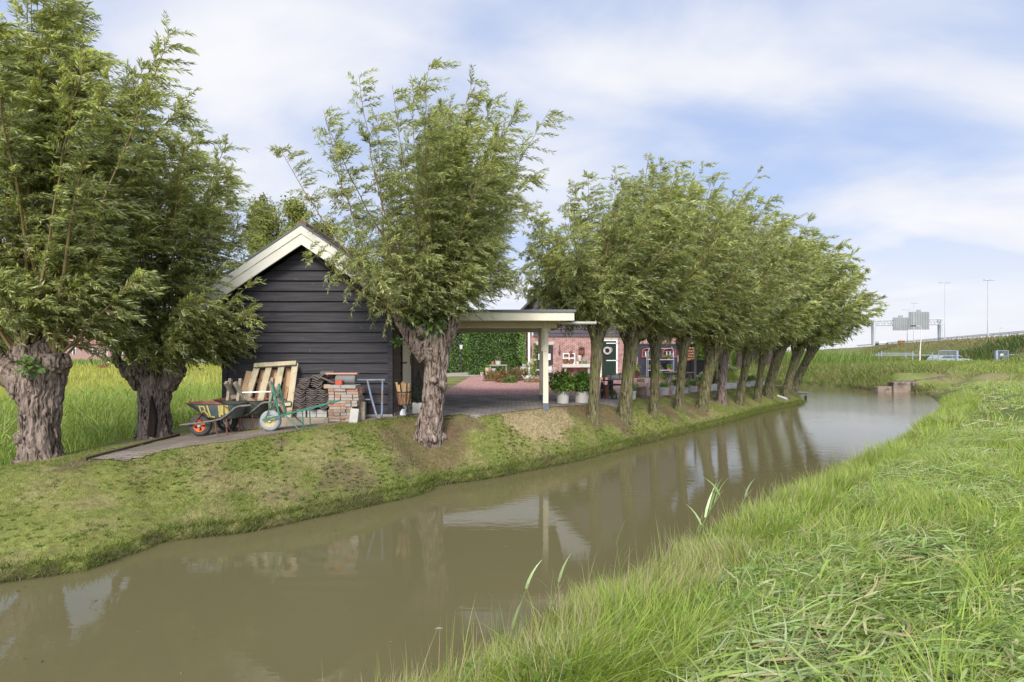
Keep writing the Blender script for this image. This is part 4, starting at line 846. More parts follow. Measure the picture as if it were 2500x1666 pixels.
for i, (px, y, H, rd, lab) in enumerate([(648, 46, 15.0, 2.9, 'tall loose poplar behind the shed, left of its gable peak'), (722, 48, 15.6, 2.7, 'tallest poplar behind the gable peak of the shed'), (790, 50, 14.0, 2.6, 'poplar behind the right roof slope of the shed')]):
    x = (px-1250)/1250*y; leaf_tree('poplar_tree', lab, (x, y, -.4), H+1, rd, .22, 15000, .20, POP, .2, 'poplars behind the shed', nb=46, up=1.9, blob=.42)
# ------------------------------------------------------------------ grasses
def clear(x, y): return np.hypot((x-25.6)/3.0, (y-29.9)/1.9) > 1
rng = np.random.default_rng(77)
def scat_uv(n, u0, u1, d0, d1, side):
    """random points on a bank strip: u along the canal, d inland from the waterline"""
    u = rng.uniform(u0, u1, n); d = rng.uniform(d0, d1, n)
    v = np.interp(u, _uL, _vL)-d if side == 'L' else np.interp(u, _uR, _vR)+d
    return (u+v)/S2, (u-v)/S2, u, d
def on_paving(x, y): return in_path(x, y) | in_port(x, y) | in_gravel(x, y)
def root(x, y, dz=-.01): return np.stack([x, y, G(x, y)+dz], 1)
def stuff(name, parts, mat, label, cat):
    v, f, c = merge(parts); o = link_mesh(np_mesh(name, v, f, c), name, mat); return tag(o, label, cat, None, 'stuff')
def lawn():
    parts = []
    for (n, u0, u1, d0, d1, h, w) in [(30000, -3, 1.2, .0, 3.9, .05, .006), (54000, 1.2, 5.5, .0, 2.4, .045, .006), (34000, 5.5, 11, 0, 2.0, .05, .007), (40000, 11, 26, 0, 2.6, .055, .010), (5000, 26, 33, 0, 3, .10, .014)]:
        x, y, u, d = scat_uv(n, u0, u1, d0, d1, 'L'); bare = n2d(x, y, 1.7, 4, 33)
        mul, dryp = patches(x, y); k = ~on_paving(x, y) & (rng.random(n) < (1.15-sstep(.52, .66, bare)*.9)*(1-.55*mul)) & (x > -7.4); x, y, u, d = x[k], y[k], u[k], d[k]; m = len(x)
        edge = sstep(.35, .0, d); hh = h*rng.uniform(.5, 1.4, m)*(1+edge*1.4)
        dry = sstep(.48, .62, n2d(x, y, 2.6, 4, 9)); mo = n2d(x, y, 1.1, 4, 3)[:, None]
        col = np.array((.15, .19, .04))*(1-mo)+np.array((.26, .275, .07))*mo; sel = rng.random(m) <   .10+.45*np.maximum(dry, dryp[k]*1.3); col[sel] = pick([(.30, .25, .12), (.36, .30, .16), (.23, .17, .09)], (1, 1, .6), int(sel.sum()))
        fresh = edge > rng.random(m)*1.1; col[fresh] = pick([(.13, .20, .035), (.19, .25, .05)], (1, 1), int(fresh.sum()))
        az = rng.uniform(0, 2*np.pi, m); parts.append(blades(root(x, y), hh, w*rng.uniform(.7, 1.3, m), az, rng.uniform(.2, 1.2, m), rng.uniform(0, .3, m), col, 2, .25))
    x, y, u, d = scat_uv(15000, -3, 25, -.03, .12, 'L'); m = len(x); az = np.full(m, -.78)+rng.normal(0, .7, m)
    parts.append(blades(np.stack([x, y, np.maximum(G(x, y), ZW)+.0], 1), rng.uniform(.05, .17, m), rng.uniform(.006, .011, m), az, rng.uniform(.3, 1.6, m), rng.uniform(.1, .6, m), pick([(.15, .21, .04), (.21, .26, .06), (.30, .26, .13)], (1, 1, .7), m), 3, .2))
    stuff('mown_grass', parts, GRASS, 'short patchy mown grass on the far bank of the canal', 'grass')
    # broad leaved weeds in rosettes
    parts = []
    for (n, u0, u1, d0, d1, s) in [(1300, -2, 2, .3, 3.2, .045), (2300, 2, 8, .15, 1.7, .042), (1300, 8, 14, .15, 1.5, .045)]:
        x, y, u, d = scat_uv(n, u0, u1, d0, d1, 'L'); k = (n2d(x, y, 1.3, 3, 61)+rng.normal(0, .12, n) > .50) & ~on_paving(x, y) & (np.maximum(*patches(x, y)) < .75); x, y = x[k], y[k]; m = len(x); q = 6
        pr = np.repeat(root(x, y, .012), q, 0); a = rng.uniform(0, 2*np.pi, m*q); l = rng.uniform(.5, 1.3, m*q)*s
        dd = np.stack([np.cos(a), np.sin(a), rng.uniform(.1, .7, m*q)], 1); parts.append(leaves(pr, dd, np.array((0, 0, 1))+dd*-.3, l, l*.42, pick([(.13, .20, .04), (.18, .27, .06), (.23, .31, .08)], (1, 1, 1), m*q)))
    stuff('bank_weeds', parts, LEAF, 'bright green broad-leaved weeds dotted over the mown bank', 'weeds')
lawn()
def near_bank():
    FR = [(.23, .325, .045), (.30, .39, .065), (.38, .45, .10), (.17, .25, .04)]; ST = [(.42, .36, .20), (.34, .29, .14), (.48, .42, .26)]
    parts = []
    def green(n, u0, u1, d0, d1, h, w, thr, seed, straw=.12, lean=(.3, 1.0), sc=1.2, seg=4):
        x, y, u, d = scat_uv(n, u0, u1, d0, d1, 'R'); k = (n2d(x, y, sc, 3, seed) > thr) & (y > .8) & clear(x, y); x, y = x[k], y[k]; m = len(x)
        c = pick(FR, (1, 1.2, .8, .7), m); s = rng.random(m) < straw; c[s] = pick(ST, (1, 1, 1), int(s.sum()))
        az = .45+(n2d(x, y, 1.6, 2, seed+200)-.5)*7+rng.normal(0, .6, m); parts.append(blades(root(x, y), h*(.65+.7*n2d(x, y, 2.2, 2, seed+300))*rng.uniform(.5, 1.35, m), w*rng.uniform(.6, 1.4, m), az, rng.uniform(*lean, m), rng.uniform(.0, .35, m), c, seg, .15))
    # fringe along the water
    green(16000, 1.0, 5.0, .0, .9, .24, .006, .30, 71, .5, (.1, .7)); green(17000, 5, 12, .0, .85, .25, .008, .25, 72, .15, (.15, .7)); green(12000, 12, 30, 0, 1.0, .28, .013, .2, 73, .15, (.2, .8), seg=3)
    x, y, u, d = scat_uv(900, 1.0, 12, -.05, .5, 'R'); m = len(x)
    parts.append(blades(root(x, y), rng.uniform(.25, .55, m), rng.uniform(.003, .007, m), rng.uniform(0, 6.28, m), rng.uniform(.02, .35, m), rng.uniform(0, .1, m), pick(ST+FR[:2], (1, 1, 1, 1, 1), m), 4, .2))
    x, y, u, d = scat_uv(2600, 1.0, 12, .0, 4.2, 'R'); m = len(x)
    parts.append(blades(root(x, y), rng.uniform(.12, .30, m), rng.uniform(.009, .020, m), rng.uniform(0, 6.28, m), rng.uniform(.3, 1.1, m), rng.uniform(.05, .4, m), pick([(.28, .35, .09), (.35, .42, .15), (.23, .30, .08)], (1, .8, .8), m), 4, .2))
    # lush clumps
    green(9000, 1.0, 3.2, .5, 1.3, .30, .007, .36, 74, .06, (.4, 1.1), 1.0); green(34000, 2.0, 14, .7, 2.6, .19, .0062, .36, 75, .12, (.4, 1.2))
    green(26000, 2.4, 12, 2.3, 4.8, .28, .009, .44, 79, .08, (.4, 1.1)); green(16000, 9, 34, 1.0, 6.5, .20, .015, .48, 76, .25, (.3, 1.0), .7, 3); green(8000, 20, 60, 3, 22, .3, .03, .42, 77, .3, (.3, .9), .4, 3)
    x, y, u, d = scat_uv(11000, 1.0, 14, .2, 5, 'R'); m = len(x)                  # low undergrowth everywhere
    parts.append(blades(root(x, y), rng.uniform(.06, .16, m), rng.uniform(.006, .011, m), rng.uniform(0, 6.28, m), rng.uniform(.3, 1.5, m), rng.uniform(0, .3, m), pick(FR+ST, (1, .8, .5, 1, .5, .5, .5), m), 3, .2))
    stuff('tall_grass', parts, GRASS, 'lush long grass and straw growing on the near bank', 'grass')
    # cut reeds and hay lying on the slope
    parts = []
    CUT = [(.22, .30, .09), (.29, .37, .13), (.36, .43, .20), (.29, .38, .08), (.46, .43, .22), (.37, .30, .15)]
    for (n, u0, u1, d0, d1, l, w, thr) in [(9500, 1.8, 6.5, .8, 2.9, .27, .011, .30), (11500, 6.3, 15, .75, 3.0, .28, .011, .30), (5000, 15, 34, .8, 6, .36, .022, .40)]:
        x, y, u, d = scat_uv(n, u0, u1, d0, d1, 'R'); k = (n2d(x, y, .8, 3, 81) > thr) & (y > 1) & clear(x, y); x, y = x[k], y[k]; m = len(x); p = root(x, y, .02); p[:, 2] += rng.uniform(0, .09, m)
        a = np.where(rng.random(m) < .6, rng.normal(.25, .5, m), rng.uniform(0, 6.28, m)); ll = rng.uniform(.4, 1.3, m)*l
        dd = np.stack([np.cos(a), np.sin(a), rng.normal(.03, .10, m)], 1); nrm = np.stack([rng.normal(0, .35, m), rng.normal(-.2, .35, m), np.ones(m)], 1)
        ww = w*rng.uniform(.25, 1.7, m); thin = rng.random(m) < .45; ww[thin] *= .3
        c = pick(CUT, (1.1, 1.1, .7, 1.1, .4, .35), m)
        # each lying leaf as a strip of three bent pieces
        seg = 4; t = np.linspace(0, 1, seg+1)[None, :, None]; dd = unit(dd); sd = unit(np.cross(dd, nrm)); bend = rng.normal(0, .18, (m, 1, 1)); cen = p[:, None]+dd[:, None]*(ll[:, None, None]*t)+sd[:, None]*bend*ll[:, None, None]*t**2+np.array((0, 0, 1))*(rng.uniform(0, .16, (m, 1, 1))*ll[:, None, None]*t*(1-t)*2)
        gz = G(cen[..., 0].ravel(), cen[..., 1].ravel()).reshape(m, seg+1); cen[..., 2] = np.maximum(cen[..., 2], gz+.015)
        wd = ww[:, None, None]*np.sin(np.pi*(.12+.86*t))**.6*.5; lft = cen+sd[:, None]*wd; rgt = cen-sd[:, None]*wd
        v = np.stack([lft, rgt], 2).reshape(-1, 3); b = (np.arange(m)*2*(seg+1))[:, None, None]; s = np.arange(seg)*2; f = (np.stack([s, s+1, s+3, s+2], 1)[None]+b).reshape(-1, 4)
        parts.append((v, [f], np.repeat(c, 2*(seg+1), 0)))
    stuff('cut_reeds', parts, leaf_mat('cut_reed', .25, .4, .03), 'mown reed leaves and stalks lying over the near bank', 'cut reeds')
    # nettles and other broad leaves among the grass
    parts = []
    x, y, u, d = scat_uv(420, 1.4, 7, .3, 4.4, 'R'); k = n2d(x, y, 1.1, 3, 91) > .48; x, y = x[k], y[k]; m = len(x); q = 9
    pr = np.repeat(root(x, y, .0), q, 0); hz = rng.uniform(.04, .22, m*q); pr[:, 2] += hz; a = rng.uniform(0, 6.28, m*q); l = rng.uniform(.03, .075, m*q)
    dd = np.stack([np.cos(a), np.sin(a), rng.uniform(-.2, .5, m*q)], 1); parts.append(leaves(pr+dd*.02, dd, np.array((0, 0, 1))-dd*.3, l, l*.55, pick([(.16, .26, .05), (.22, .33, .07)], (1, 1), m*q)))
    stuff('nettles', parts, LEAF, 'small nettles and broad leaves among the near grass', 'weeds')
near_bank()
def far_grass():
    parts = []
    # left ditch reeds
    n = 24000; x = rng.uniform(-15, -7.25, n); y = rng.uniform(3.5, 22, n); k = rng.random(n) < np.where(y > 14, .5, 1); x, y = x[k], y[k]; m = len(x)
    h = rng.uniform(.55, 1.15, m)*(.8+.5*n2d(x, y, .6, 3, 14))*np.clip(1.12-.028*(y-6), .62, 1.1); front = sstep(-7.2, -8.2, x); h *= .35+.65*front
    c = pick([(.17, .25, .045), (.24, .33, .065), (.31, .39, .10), (.40, .39, .19)], (1, 1.2, .9, .4), m)
    parts.append(blades(root(x, y), h, rng.uniform(.007, .018, m), rng.uniform(0, 6.28, m), rng.uniform(.1, .7, m), rng.uniform(0, .5, m), c, 4, .2))
    k = rng.random(m) < .22; m2 = int(k.sum()); az = rng.uniform(0, 6.28, m2); pp = root(x[k], y[k]); pp[:, 2] += h[k]*rng.uniform(.5, .85, m2)
    parts.append(blades(pp, rng.uniform(.10, .3, m2), rng.uniform(.014, .03, m2), az, rng.uniform(.8, 1.9, m2), rng.uniform(.2, .7, m2), pick([(.20, .30, .06), (.28, .36, .10)], (1, 1), m2), 4, .2))
    stuff('reed_bed', parts, GRASS, 'tall green reeds and grasses in the ditch left of the willows', 'reeds')
    parts = []
    # meadow with buttercups
    for (n, x0, x1, y0, y1, hh, w) in [(34000, -34, -8, 9, 30, .34, .012), (24000, -70, -8, 28, 66, .45, .045), (9000, -110, -18, 60, 100, .6, .10)]:
        x = rng.uniform(x0, x1, n); y = rng.uniform(y0, y1, n); k = (x < -y*.45+1) & (x > -y*1.08); x, y = x[k], y[k]; m = len(x)
        c = pick([(.22, .26, .06), (.31, .33, .08), (.40, .38, .09), (.52, .45, .08)], (1, 1.2, 1, .5), m)*(.8+.4*n2d(x, y, .2, 3, 12)[:, None])
        parts.append(blades(root(x, y), hh*rng.uniform(.5, 1.3, m), w*rng.uniform(.6, 1.3, m), rng.uniform(0, 6.28, m), rng.uniform(.1, .6, m), rng.uniform(0, .3, m), c, 2, .15))
    stuff('meadow_grass', parts, GRASS, 'yellow flowering meadow grass beyond the ditch', 'meadow')
    parts = []
    # taller rough growth before the houses
    n = 9000; x = rng.uniform(-75, -36, n); y = rng.normal(74, 1.6, n); m = n
    parts.append(blades(root(x, y), rng.uniform(.6, 1.25, m), rng.uniform(.05, .10, m), rng.uniform(0, 6.28, m), rng.uniform(.1, .5, m), rng.uniform(0, .3, m), pick([(.15, .22, .05), (.21, .29, .08), (.26, .33, .11)], (1, 1, 1), m), 3, .12))
    stuff('rough_growth', parts, GRASS, 'band of tall rough growth in front of the far houses', 'rough grass')
    parts = []
    # far bank of the pond
    n = 15000; v = rng.uniform(-24, -3.5, n); u = np.interp(v, _vF, _uF)+rng.uniform(0, 1, n)**1.2*9; x = (u+v)/S2; y = (u-v)/S2; k = clear(x, y); x, y = x[k], y[k]; n = len(x)
    c = pick([(.13, .19, .04), (.19, .25, .06), (.28, .25, .12), (.24, .19, .09)], (1, 1, .7, .5), n)
    parts.append(blades(root(x, y), rng.uniform(.25, .65, n), rng.uniform(.02, .05, n), rng.uniform(0, 6.28, n), rng.uniform(.3, 1.2, n), rng.uniform(0, .4, n), c, 3, .2))
    n = 9000; x = rng.uniform(24, 46, n); y = rng.uniform(49, 58, n)+(x-30)*.12; h = np.where(x < 36, 1.15, .75)*rng.uniform(.6, 1.2, n); keep = (np.abs(x-43) > 4.0); x, y, h = x[keep], y[keep], h[keep]; n = len(x)
    parts.append(blades(root(x, y), h, rng.uniform(.03, .07, n), rng.uniform(0, 6.28, n), rng.uniform(.1, .5, n), rng.uniform(0, .3, n), pick([(.10, .15, .03), (.16, .23, .05), (.22, .27, .09), (.2, .15, .08)], (1, 1, .8, .4), n), 3, .15))
    n = 9000; x = rng.uniform(8, 30, n); y = rng.uniform(42, 52, n); n = len(x)
    parts.append(blades(root(x, y), rng.uniform(.8, 1.9, n), rng.uniform(.03, .07, n), rng.uniform(0, 6.28, n), rng.uniform(.1, .5, n), rng.uniform(0, .3, n), pick([(.13, .20, .04), (.19, .27, .06), (.25, .31, .09)], (1, 1, .8), n), 3, .15))
    n = 26000; x = rng.uniform(19, 48, n); y = rng.uniform(26, 52, n); u, v, dl, dr, df = land_d(x, y); k = (np.maximum(dr, df) > .1) & (x < y*1.02) & clear(x, y); x, y = x[k], y[k]; n = len(x)
    sr = sstep(.44, .6, n2d(x, y, .35, 4, 44)); c = pick([(.18, .25, .05), (.24, .30, .07)], (1, 1), n); s_ = rng.random(n) < .1+.65*sr*(y < 40); c[s_] = pick([(.33, .27, .14), (.27, .20, .10)], (1, .6), int(s_.sum()))
    parts.append(blades(root(x, y), rng.uniform(.12, .42, n), rng.uniform(.02, .045, n), rng.uniform(0, 6.28, n), rng.uniform(.4, 1.6, n), rng.uniform(0, .4, n), c, 3, .2))
    n = 5000; x = rng.uniform(34, 56, n); y = rng.normal(50.5, .7, n); parts.append(blades(root(x, y), rng.uniform(.25, .55, n), rng.uniform(.02, .05, n), rng.uniform(0, 6.28, n), rng.uniform(.1, .6, n), rng.uniform(0, .4, n), pick([(.20, .28, .06), (.27, .33, .08)], (1, 1), n), 3, .2))
    stuff('bank_reeds', parts, GRASS, 'rough grass and reeds on the bank across the pond', 'reeds')
    parts = []
    n = 16000; s = rng.uniform(.5, 13, n); k2 = rng.uniform(-28, 95, n); x = 70-.894*s+.447*k2; y = 70+.447*s+.894*k2
    c = pick([(.14, .18, .05), (.20, .22, .07), (.27, .21, .11)], (1, 1, .8), n); top = sstep(9, 3, s)[:, None]; c = c*(1-top*.6)+np.array((.24, .19, .095))*top*.6
    parts.append(blades(root(x, y), rng.uniform(.15, .5, n), rng.uniform(.06, .13, n), rng.uniform(0, 6.28, n), rng.uniform(.2, .9, n), rng.uniform(0, .3, n), c, 2, .2))
    n = 5000; k2 = rng.normal(-14, 4, n); s = rng.uniform(4, 13, n); x = 70-.894*s+.447*k2; y = 70+.447*s+.894*k2
    parts.append(blades(root(x, y), rng.uniform(.5, 1.3, n), rng.uniform(.06, .13, n), rng.uniform(0, 6.28, n), rng.uniform(.2, .6, n), rng.uniform(0, .3, n), pick([(.06, .10, .02), (.10, .15, .04), (.22, .18, .09)], (1, 1, .5), n), 3, .2))
    stuff('verge_grass', parts, GRASS, 'brownish dry grass on the motorway embankment', 'grass')
far_grass()
# single reeds at the edge of the near bank --------------------------------------
REEDM = leaf_mat('reed_leaf', .3, .4, .06)
def reed(px, py, toppx, toppy, y, lab, nl=4, pale=False):
    if y is None:
        ys = np.linspace(1.6, 16, 1500); dr_ = land_d((px-1250)/1250*ys, ys)[3]; y = float(ys[np.argmax(dr_ < .06)])
    b = hit(px, py) if y is None else Vector(((px-1250)/1250*y, y, float(G((px-1250)/1250*y, y)[0])))
    s = 1250/b.y; b0 = b-Vector((0, 0, .05)); dx = (toppx-px)/s; H = (py-toppy)/s
    k = 9; t = np.linspace(0, 1, k); pts = np.stack([dx*t**1.6, 0*t, -.05+(H+.05)*t], 1)[None]
    v, f = tube_np(pts, (.0068*(1-.7*t))[None], 5); cs = np.array((.22, .28, .10)) if not pale else np.array((.45, .40, .24))
    parts = [(v, [f], np.repeat(cs[None], len(v), 0))]
    if nl:
        fi = np.linspace(.35, .93, nl); p = np.stack([dx*fi**1.6, 0*fi, H*fi], 1); az = np.where(np.arange(nl) % 2 == 0, .15, 2.8)+rng.normal(0, .3, nl)
        az = np.where(rng.random(nl) < .65, rng.normal(.2, .3, nl), az); h = rng.uniform(.18, .32, nl)*min(1.2, H*1.8)
        parts.append(blades(p, h, rng.uniform(.020, .034, nl), az, rng.uniform(.35, .9, nl), rng.uniform(0, .2, nl), pick([(.22, .32, .08), (.30, .38, .15)], (1, 1), nl), 4))
    v, f, c = merge(parts); o = link_mesh(np_mesh('reed_stem', v, f, c), 'reed_stem', REEDM); o.location = b; tag(o, lab, 'reed', 'single reeds standing at the water edge'); return o
for a in [(1516, 1440, 1504, 1310, 'leafy reed at the water edge with its leaves spread above the olive water', 5), (1690, 1330, 1765, 1172, 'tallest wind-bent reed leaning right against the white reflection', 6), (1243, 1560, 1290, 1390, 'thin flowering grass stalk bending right over the water', 2),
          (1335, 1555, 1368, 1420, 'reed with one long upright leaf before the dark water', 3), (1218, 1600, 1216, 1478, 'short leafy stalk left of the flowering grass stalk', 4), (1795, 1260, 1822, 1170, 'slim reed upright at the bank beyond the tallest one', 3), (1885, 1215, 1878, 1160, 'small reed with a blade pointing up far along the near bank', 3), (1640, 1370, 1635, 1270, 'bare reed stalk among the edge grass left of the tallest reed', 1)]:
    reed(a[0], a[1], a[2], a[3], None, a[4], a[5])
for a in [(988, 1662, 985, 1590, 'pale straw stalk at the bottom edge standing in the water'), (1064, 1650, 1062, 1600, 'short pale straw stalk right of the bottom edge stalk'), (1103, 1640, 1100, 1545, 'upright brown stalk at the lower water edge')]:
    reed(a[0], a[1], a[2], a[3], 3.35, a[4], 0, True)

# things afloat
x, y = 0.0, 0.0
b = P(1060, 1538, 2.2*1250/(1538-862)); v, f, c = leaves(np.zeros((1, 3)), np.array([(1, .35, .02)]), np.array([(0, 0, 1.)]), np.array([.085]), np.array([.02]), np.array([(.62, .60, .50)])); o = link_mesh(np_mesh('floating_leaf', v, f, c), 'floating_leaf', LEAF); o.location = (b.x, b.y, ZW+.006); tag(o, 'pale willow leaf floating on the brown water in front', 'leaf')
n = 420; u = rng.uniform(-1, 16, n); vv = rng.uniform(-6.6, -2.8, n); near = rng.random(n) < .6; vv[near] = np.interp(u[near], _uL, _vL)+rng.exponential(.25, int(near.sum())); x = (u+vv)/S2; y = (u-vv)/S2; k = G(x, y) < ZW-.02; x, y = x[k], y[k]; n = len(x); a = rng.uniform(0, 6.28, n); l = rng.uniform(.012, .05, n)
v, f, c = leaves(np.stack([x, y, np.full(n, ZW+.005)], 1), np.stack([np.cos(a), np.sin(a), 0*a], 1), np.tile((0, 0, 1.), (n, 1)), l, l*.3, pick([(.30, .28, .15), (.20, .24, .08), (.14, .10, .06)], (1, 1, 1), n), 0, 0); stuff('floating_debris', [(v, f, c)], LEAF, 'scattered leaves and bits floating on the canal', 'debris')
# ------------------------------------------------------------------ potted plants
def foliage_ball(n, rx, rz, zc, ls, pal, wr=.55, shell=.45, tone=(.7, 1.3)):
    d = unit(rng.normal(0, 1, (n, 3))); rr = rng.uniform(shell, 1.0, n)[:, None]; lump = .75+.5*fbm(d*1.8+rng.uniform(0, 50), 2)[:, None]
    p = d*rr*lump*np.array((rx, rx, rz))+np.array((0, 0, zc)); ld = unit(d+rng.normal(0, .55, (n, 3))+np.array((0, 0, -.15))); l = rng.uniform(.65, 1.3, n)*ls
    c = pick(pal, [1]*len(pal), n)*(tone[0]+(tone[1]-tone[0])*fbm(d*2.5, 2)[:, None]); return leaves(p, ld, d+np.array((0, 0, .7))+rng.normal(0, .3, (n, 3)), l, l*wr, np.clip(c, 0, 1))
LUSH = [(.11, .19, .03), (.17, .28, .045), (.24, .37, .07)]
LIME = [(.29, .37, .07), (.38, .46, .09), (.45, .51, .14)]
HOST = [(.20, .31, .11), (.30, .41, .18), (.46, .53, .35)]
def plant_parts(kind, r, h, seed=0):
    """returns list of (v,f,c) in local coordinates, z=0 at the pot rim"""
    if kind == 'hosta':
        n = 60; a = rng.uniform(0, 6.28, n); l = rng.uniform(.6, 1.1, n)*r*1.35; p = np.zeros((n, 3)); p[:, :2] = rng.normal(0, r*.2, (n, 2)); p[:, 2] = rng.uniform(0, h*.6, n)
        dd = np.stack([np.cos(a), np.sin(a), rng.uniform(.0, .9, n)], 1); return [leaves(p, dd, np.array((0, 0, 1))-dd*.2, l, l*.45, pick(HOST, (1, 1.2, .8), n))]
    if kind == 'fern':
        n = 130; a = rng.uniform(0, 6.28, n); p = np.zeros((n, 3)); p[:, 0] = np.cos(a)*r*rng.uniform(0, .9, n); p[:, 1] = np.sin(a)*r*rng.uniform(0, .9, n)
        return [blades(p, rng.uniform(.6, 1.15, n)*h, np.full(n, max(.014, r*.10)), a, rng.uniform(.1, .6, n), rng.uniform(0, .2, n), pick([(.12, .24, .03), (.18, .33, .05), (.24, .40, .08)], (1, 1, 1), n), 3)]
    if kind == 'bush': return [foliage_ball(420, r*1.25, h*.55, h*.45, max(.045, r*.34), LUSH)]
    if kind == 'lime': return [foliage_ball(420, r*1.3, h*.55, h*.45, max(.045, r*.28), LIME)]
    if kind == 'sparse':
        return [foliage_ball(110, r*1.1, h*.5, h*.45, max(.035, r*.22), [(.22, .24, .10), (.16, .22, .07), (.30, .22, .12)])]
    if kind == 'white':
        b = foliage_ball(300, r*1.2, h*.5, h*.35, max(.05, r*.4), LUSH+LIME[:1]); k = 7; a = rng.uniform(0, 6.28, k); fl = []
        for i in range(k):
            q = foliage_ball(70, r*.34, r*.22, 0, r*.16, [(.62, .62, .50), (.74, .73, .62)], .9); fl.append((q[0]+np.array((math.cos(a[i])*r*rng.uniform(.2, 1.1), math.sin(a[i])*r*rng.uniform(.1, .8)-r*.3, h*rng.uniform(.65, 1.0))), q[1], q[2]))
        return [b]+fl
    if kind == 'rosette':
        n = 70; d = unit(rng.normal(0, 1, (n, 3))*np.array((1, 1, .5))); d[:, 2] = np.abs(d[:, 2]); p = d*np.array((r*.8, r*.8, h*.3)); return [leaves(p, d, np.array((0, 0, 1))-d*.2, np.full(n, r*.35), np.full(n, r*.2), pick([(.20, .12, .12), (.26, .20, .17), (.16, .18, .10)], (1, 1, 1), n))]
    return []
def potted(label, px, pyb, w, h, pot, plant, ph, y=None, z=None, name=None, cat='potted plant', group='potted plants along the yard edge', handles=False, taper=.8, depth=None, prw=1.0):
    """pot drawn w x h picture pixels across, standing at its foot point"""
    if y is None: b = hit(px, pyb, .012); y = b.y; z = b.z+.012
    else: b = Vector(((px-1250)/1250*y, y, EYE-(pyb-862)/1250*y if z is None else z)); z = b.z
    s = y/1250; r = w/2*s; hh = h*s; t = thing(name or 'potted_plant', label, cat, (b.x, y+(depth or r), z), 0, group)
    q = MB()
    if pot in ('bucket', 'stone', 'terra', 'zinc', 'tub', 'fluted'):
        mat = {'bucket': ZINC, 'zinc': ZINC, 'stone': STONEP, 'terra': TERRA, 'tub': OLDT, 'fluted': MAROON}[pot]
        if pot == 'tub': prof = [(r*.88, 0), (r, hh*.45), (r*.93, hh), (r*.85, hh), (r*.85, hh*.8)]
        else: prof = [(r*taper, 0), (r*.985, hh*.94), (r*1.03, hh*.95), (r*1.03, hh), (r*.95, hh), (r*.9, hh*.8)]
        q.lathe(prof, n=28)
        if pot == 'fluted':
            for k in range(18): a = 2*math.pi*k/18; q.tube([(r*taper*math.cos(a), r*taper*math.sin(a), 0), (r*math.cos(a), r*math.sin(a), hh*.93)], r*.06, 5)
        p = q.build('pot', mat, t, True)
        if pot == 'tub' or pot == 'bucket':
            q = MB()
            for f in ((.2, .8) if pot == 'tub' else (.62, .70)): rr = r*(taper+(1-taper)*f)+.004 if pot == 'bucket' else r*(.97 if f > .5 else .965); q.lathe([(rr, hh*f), (rr+.004, hh*f+.004), (rr+.004, hh*f+hh*.05), (rr, hh*f+hh*.055)], n=28, caps=False)
            q.build('hoop', RUST if pot == 'tub' else ZINC, p, True)
    else:
        mat = {'trough': ZINC, 'crate': OLDT, 'box': flat('pale_clay_box', (.46, .33, .23)), 'stonebox': STONEP}[pot]; d2 = (depth or r*.6)
        q.box((0, 0, hh/2), (2*r*.94, 2*d2*.9, hh), None, 1.06); p = q.build('pot', mat, t, bevel=.012)
    if handles:
        for sx in (-1, 1):
            q = MB(); a0 = R(-60 if sx > 0 else -120); c, s_ = math.cos(a0), math.sin(a0)
            q.tube([(r*c*1.0, r*s_*1.0, hh*.85), (r*c*1.07-.0, r*s_*1.1, hh*.80), (r*c*1.07+.03*sx, r*s_*1.1, hh*.72), (r*c*1.07+.045*sx, r*s_*1.08, hh*.80), (r*c*1.0+.045*sx, r*s_*1.0, hh*.86)], .006, 6); q.build('handle', IRON, p)
    if plant:
        parts = [(v+np.array((0, 0, hh*.92)), f, c) for v, f, c in plant_parts(plant, r*prw*1.2, ph*s*1.3)]
        v, f, c = merge(parts); link_mesh(np_mesh('foliage', v, f, c), 'foliage', LEAF, t)
    return t
OLDT = pm('old_tub_wood', (.12, .085, .065), (.22, .165, .13), (14, 14, 2), .9, .004); MAROON = flat('maroon_glaze', (.09, .022, .025), .4)
# two big pots by the carport post
def big_pot(label, px, pyb, w, h, bw, pal):
    t = potted(label, px, pyb, w, h, 'stone', None, 0, cat='potted plant', group='large pale pots by the carport', handles=True, taper=.93)
    y = t.location.y; s = y/1250; v, f, c = merge([foliage_ball(1500, bw/2*s, 26*s, h*s+20*s, .075, pal, .68, .35)]); link_mesh(np_mesh('foliage', v, f, c), 'foliage', LEAF, t)
big_pot('large pale stoneware pot with dark hydrangea leaves right beside the carport post', 1375.5, 986, 31, 30, 66, LUSH)
big_pot('large pale stoneware pot with bright hydrangea leaves half hidden by a willow trunk', 1423, 984.5, 37, 28, 62, [(.08, .16, .02), (.13, .24, .04), (.18, .32, .06)])
# row along the edge of the lawn
for a in [('grey bucket of ferns left of the wooden tub', 1545, 976, 22, 21, 'bucket', 'fern', 20), ('brown wooden tub with sparse pale shoots on the lawn edge', 1569, 972, 28, 25, 'tub', 'sparse', 18),
          ('little zinc pot of white flowers right of the wooden tub', 1590, 968, 9, 15, 'bucket', 'hosta', 8), ('wide zinc bucket of upright green ferns on the gravel edge', 1625.5, 966, 23, 20, 'bucket', 'fern', 13),
          ('zinc bucket of pale hostas behind the fourth trunk of the row', 1650, 963, 15, 19, 'bucket', 'hosta', 20), ('dark grey bucket of leafy green plants right of the fourth row trunk', 1678, 960.5, 15, 14, 'bucket', 'bush', 18),
          ('zinc bucket with broad striped hosta leaves before the white flower heads', 1697, 958, 17, 15, 'bucket', 'hosta', 16), ('grey bucket behind two hosta buckets', 1687, 955, 12, 13, 'bucket', 'hosta', 10),
          ('pot of creamy white hydrangea heads beside the wheelie bin', 1713, 951, 16, 10, 'terra', 'white', 26)]:
    potted(*a)
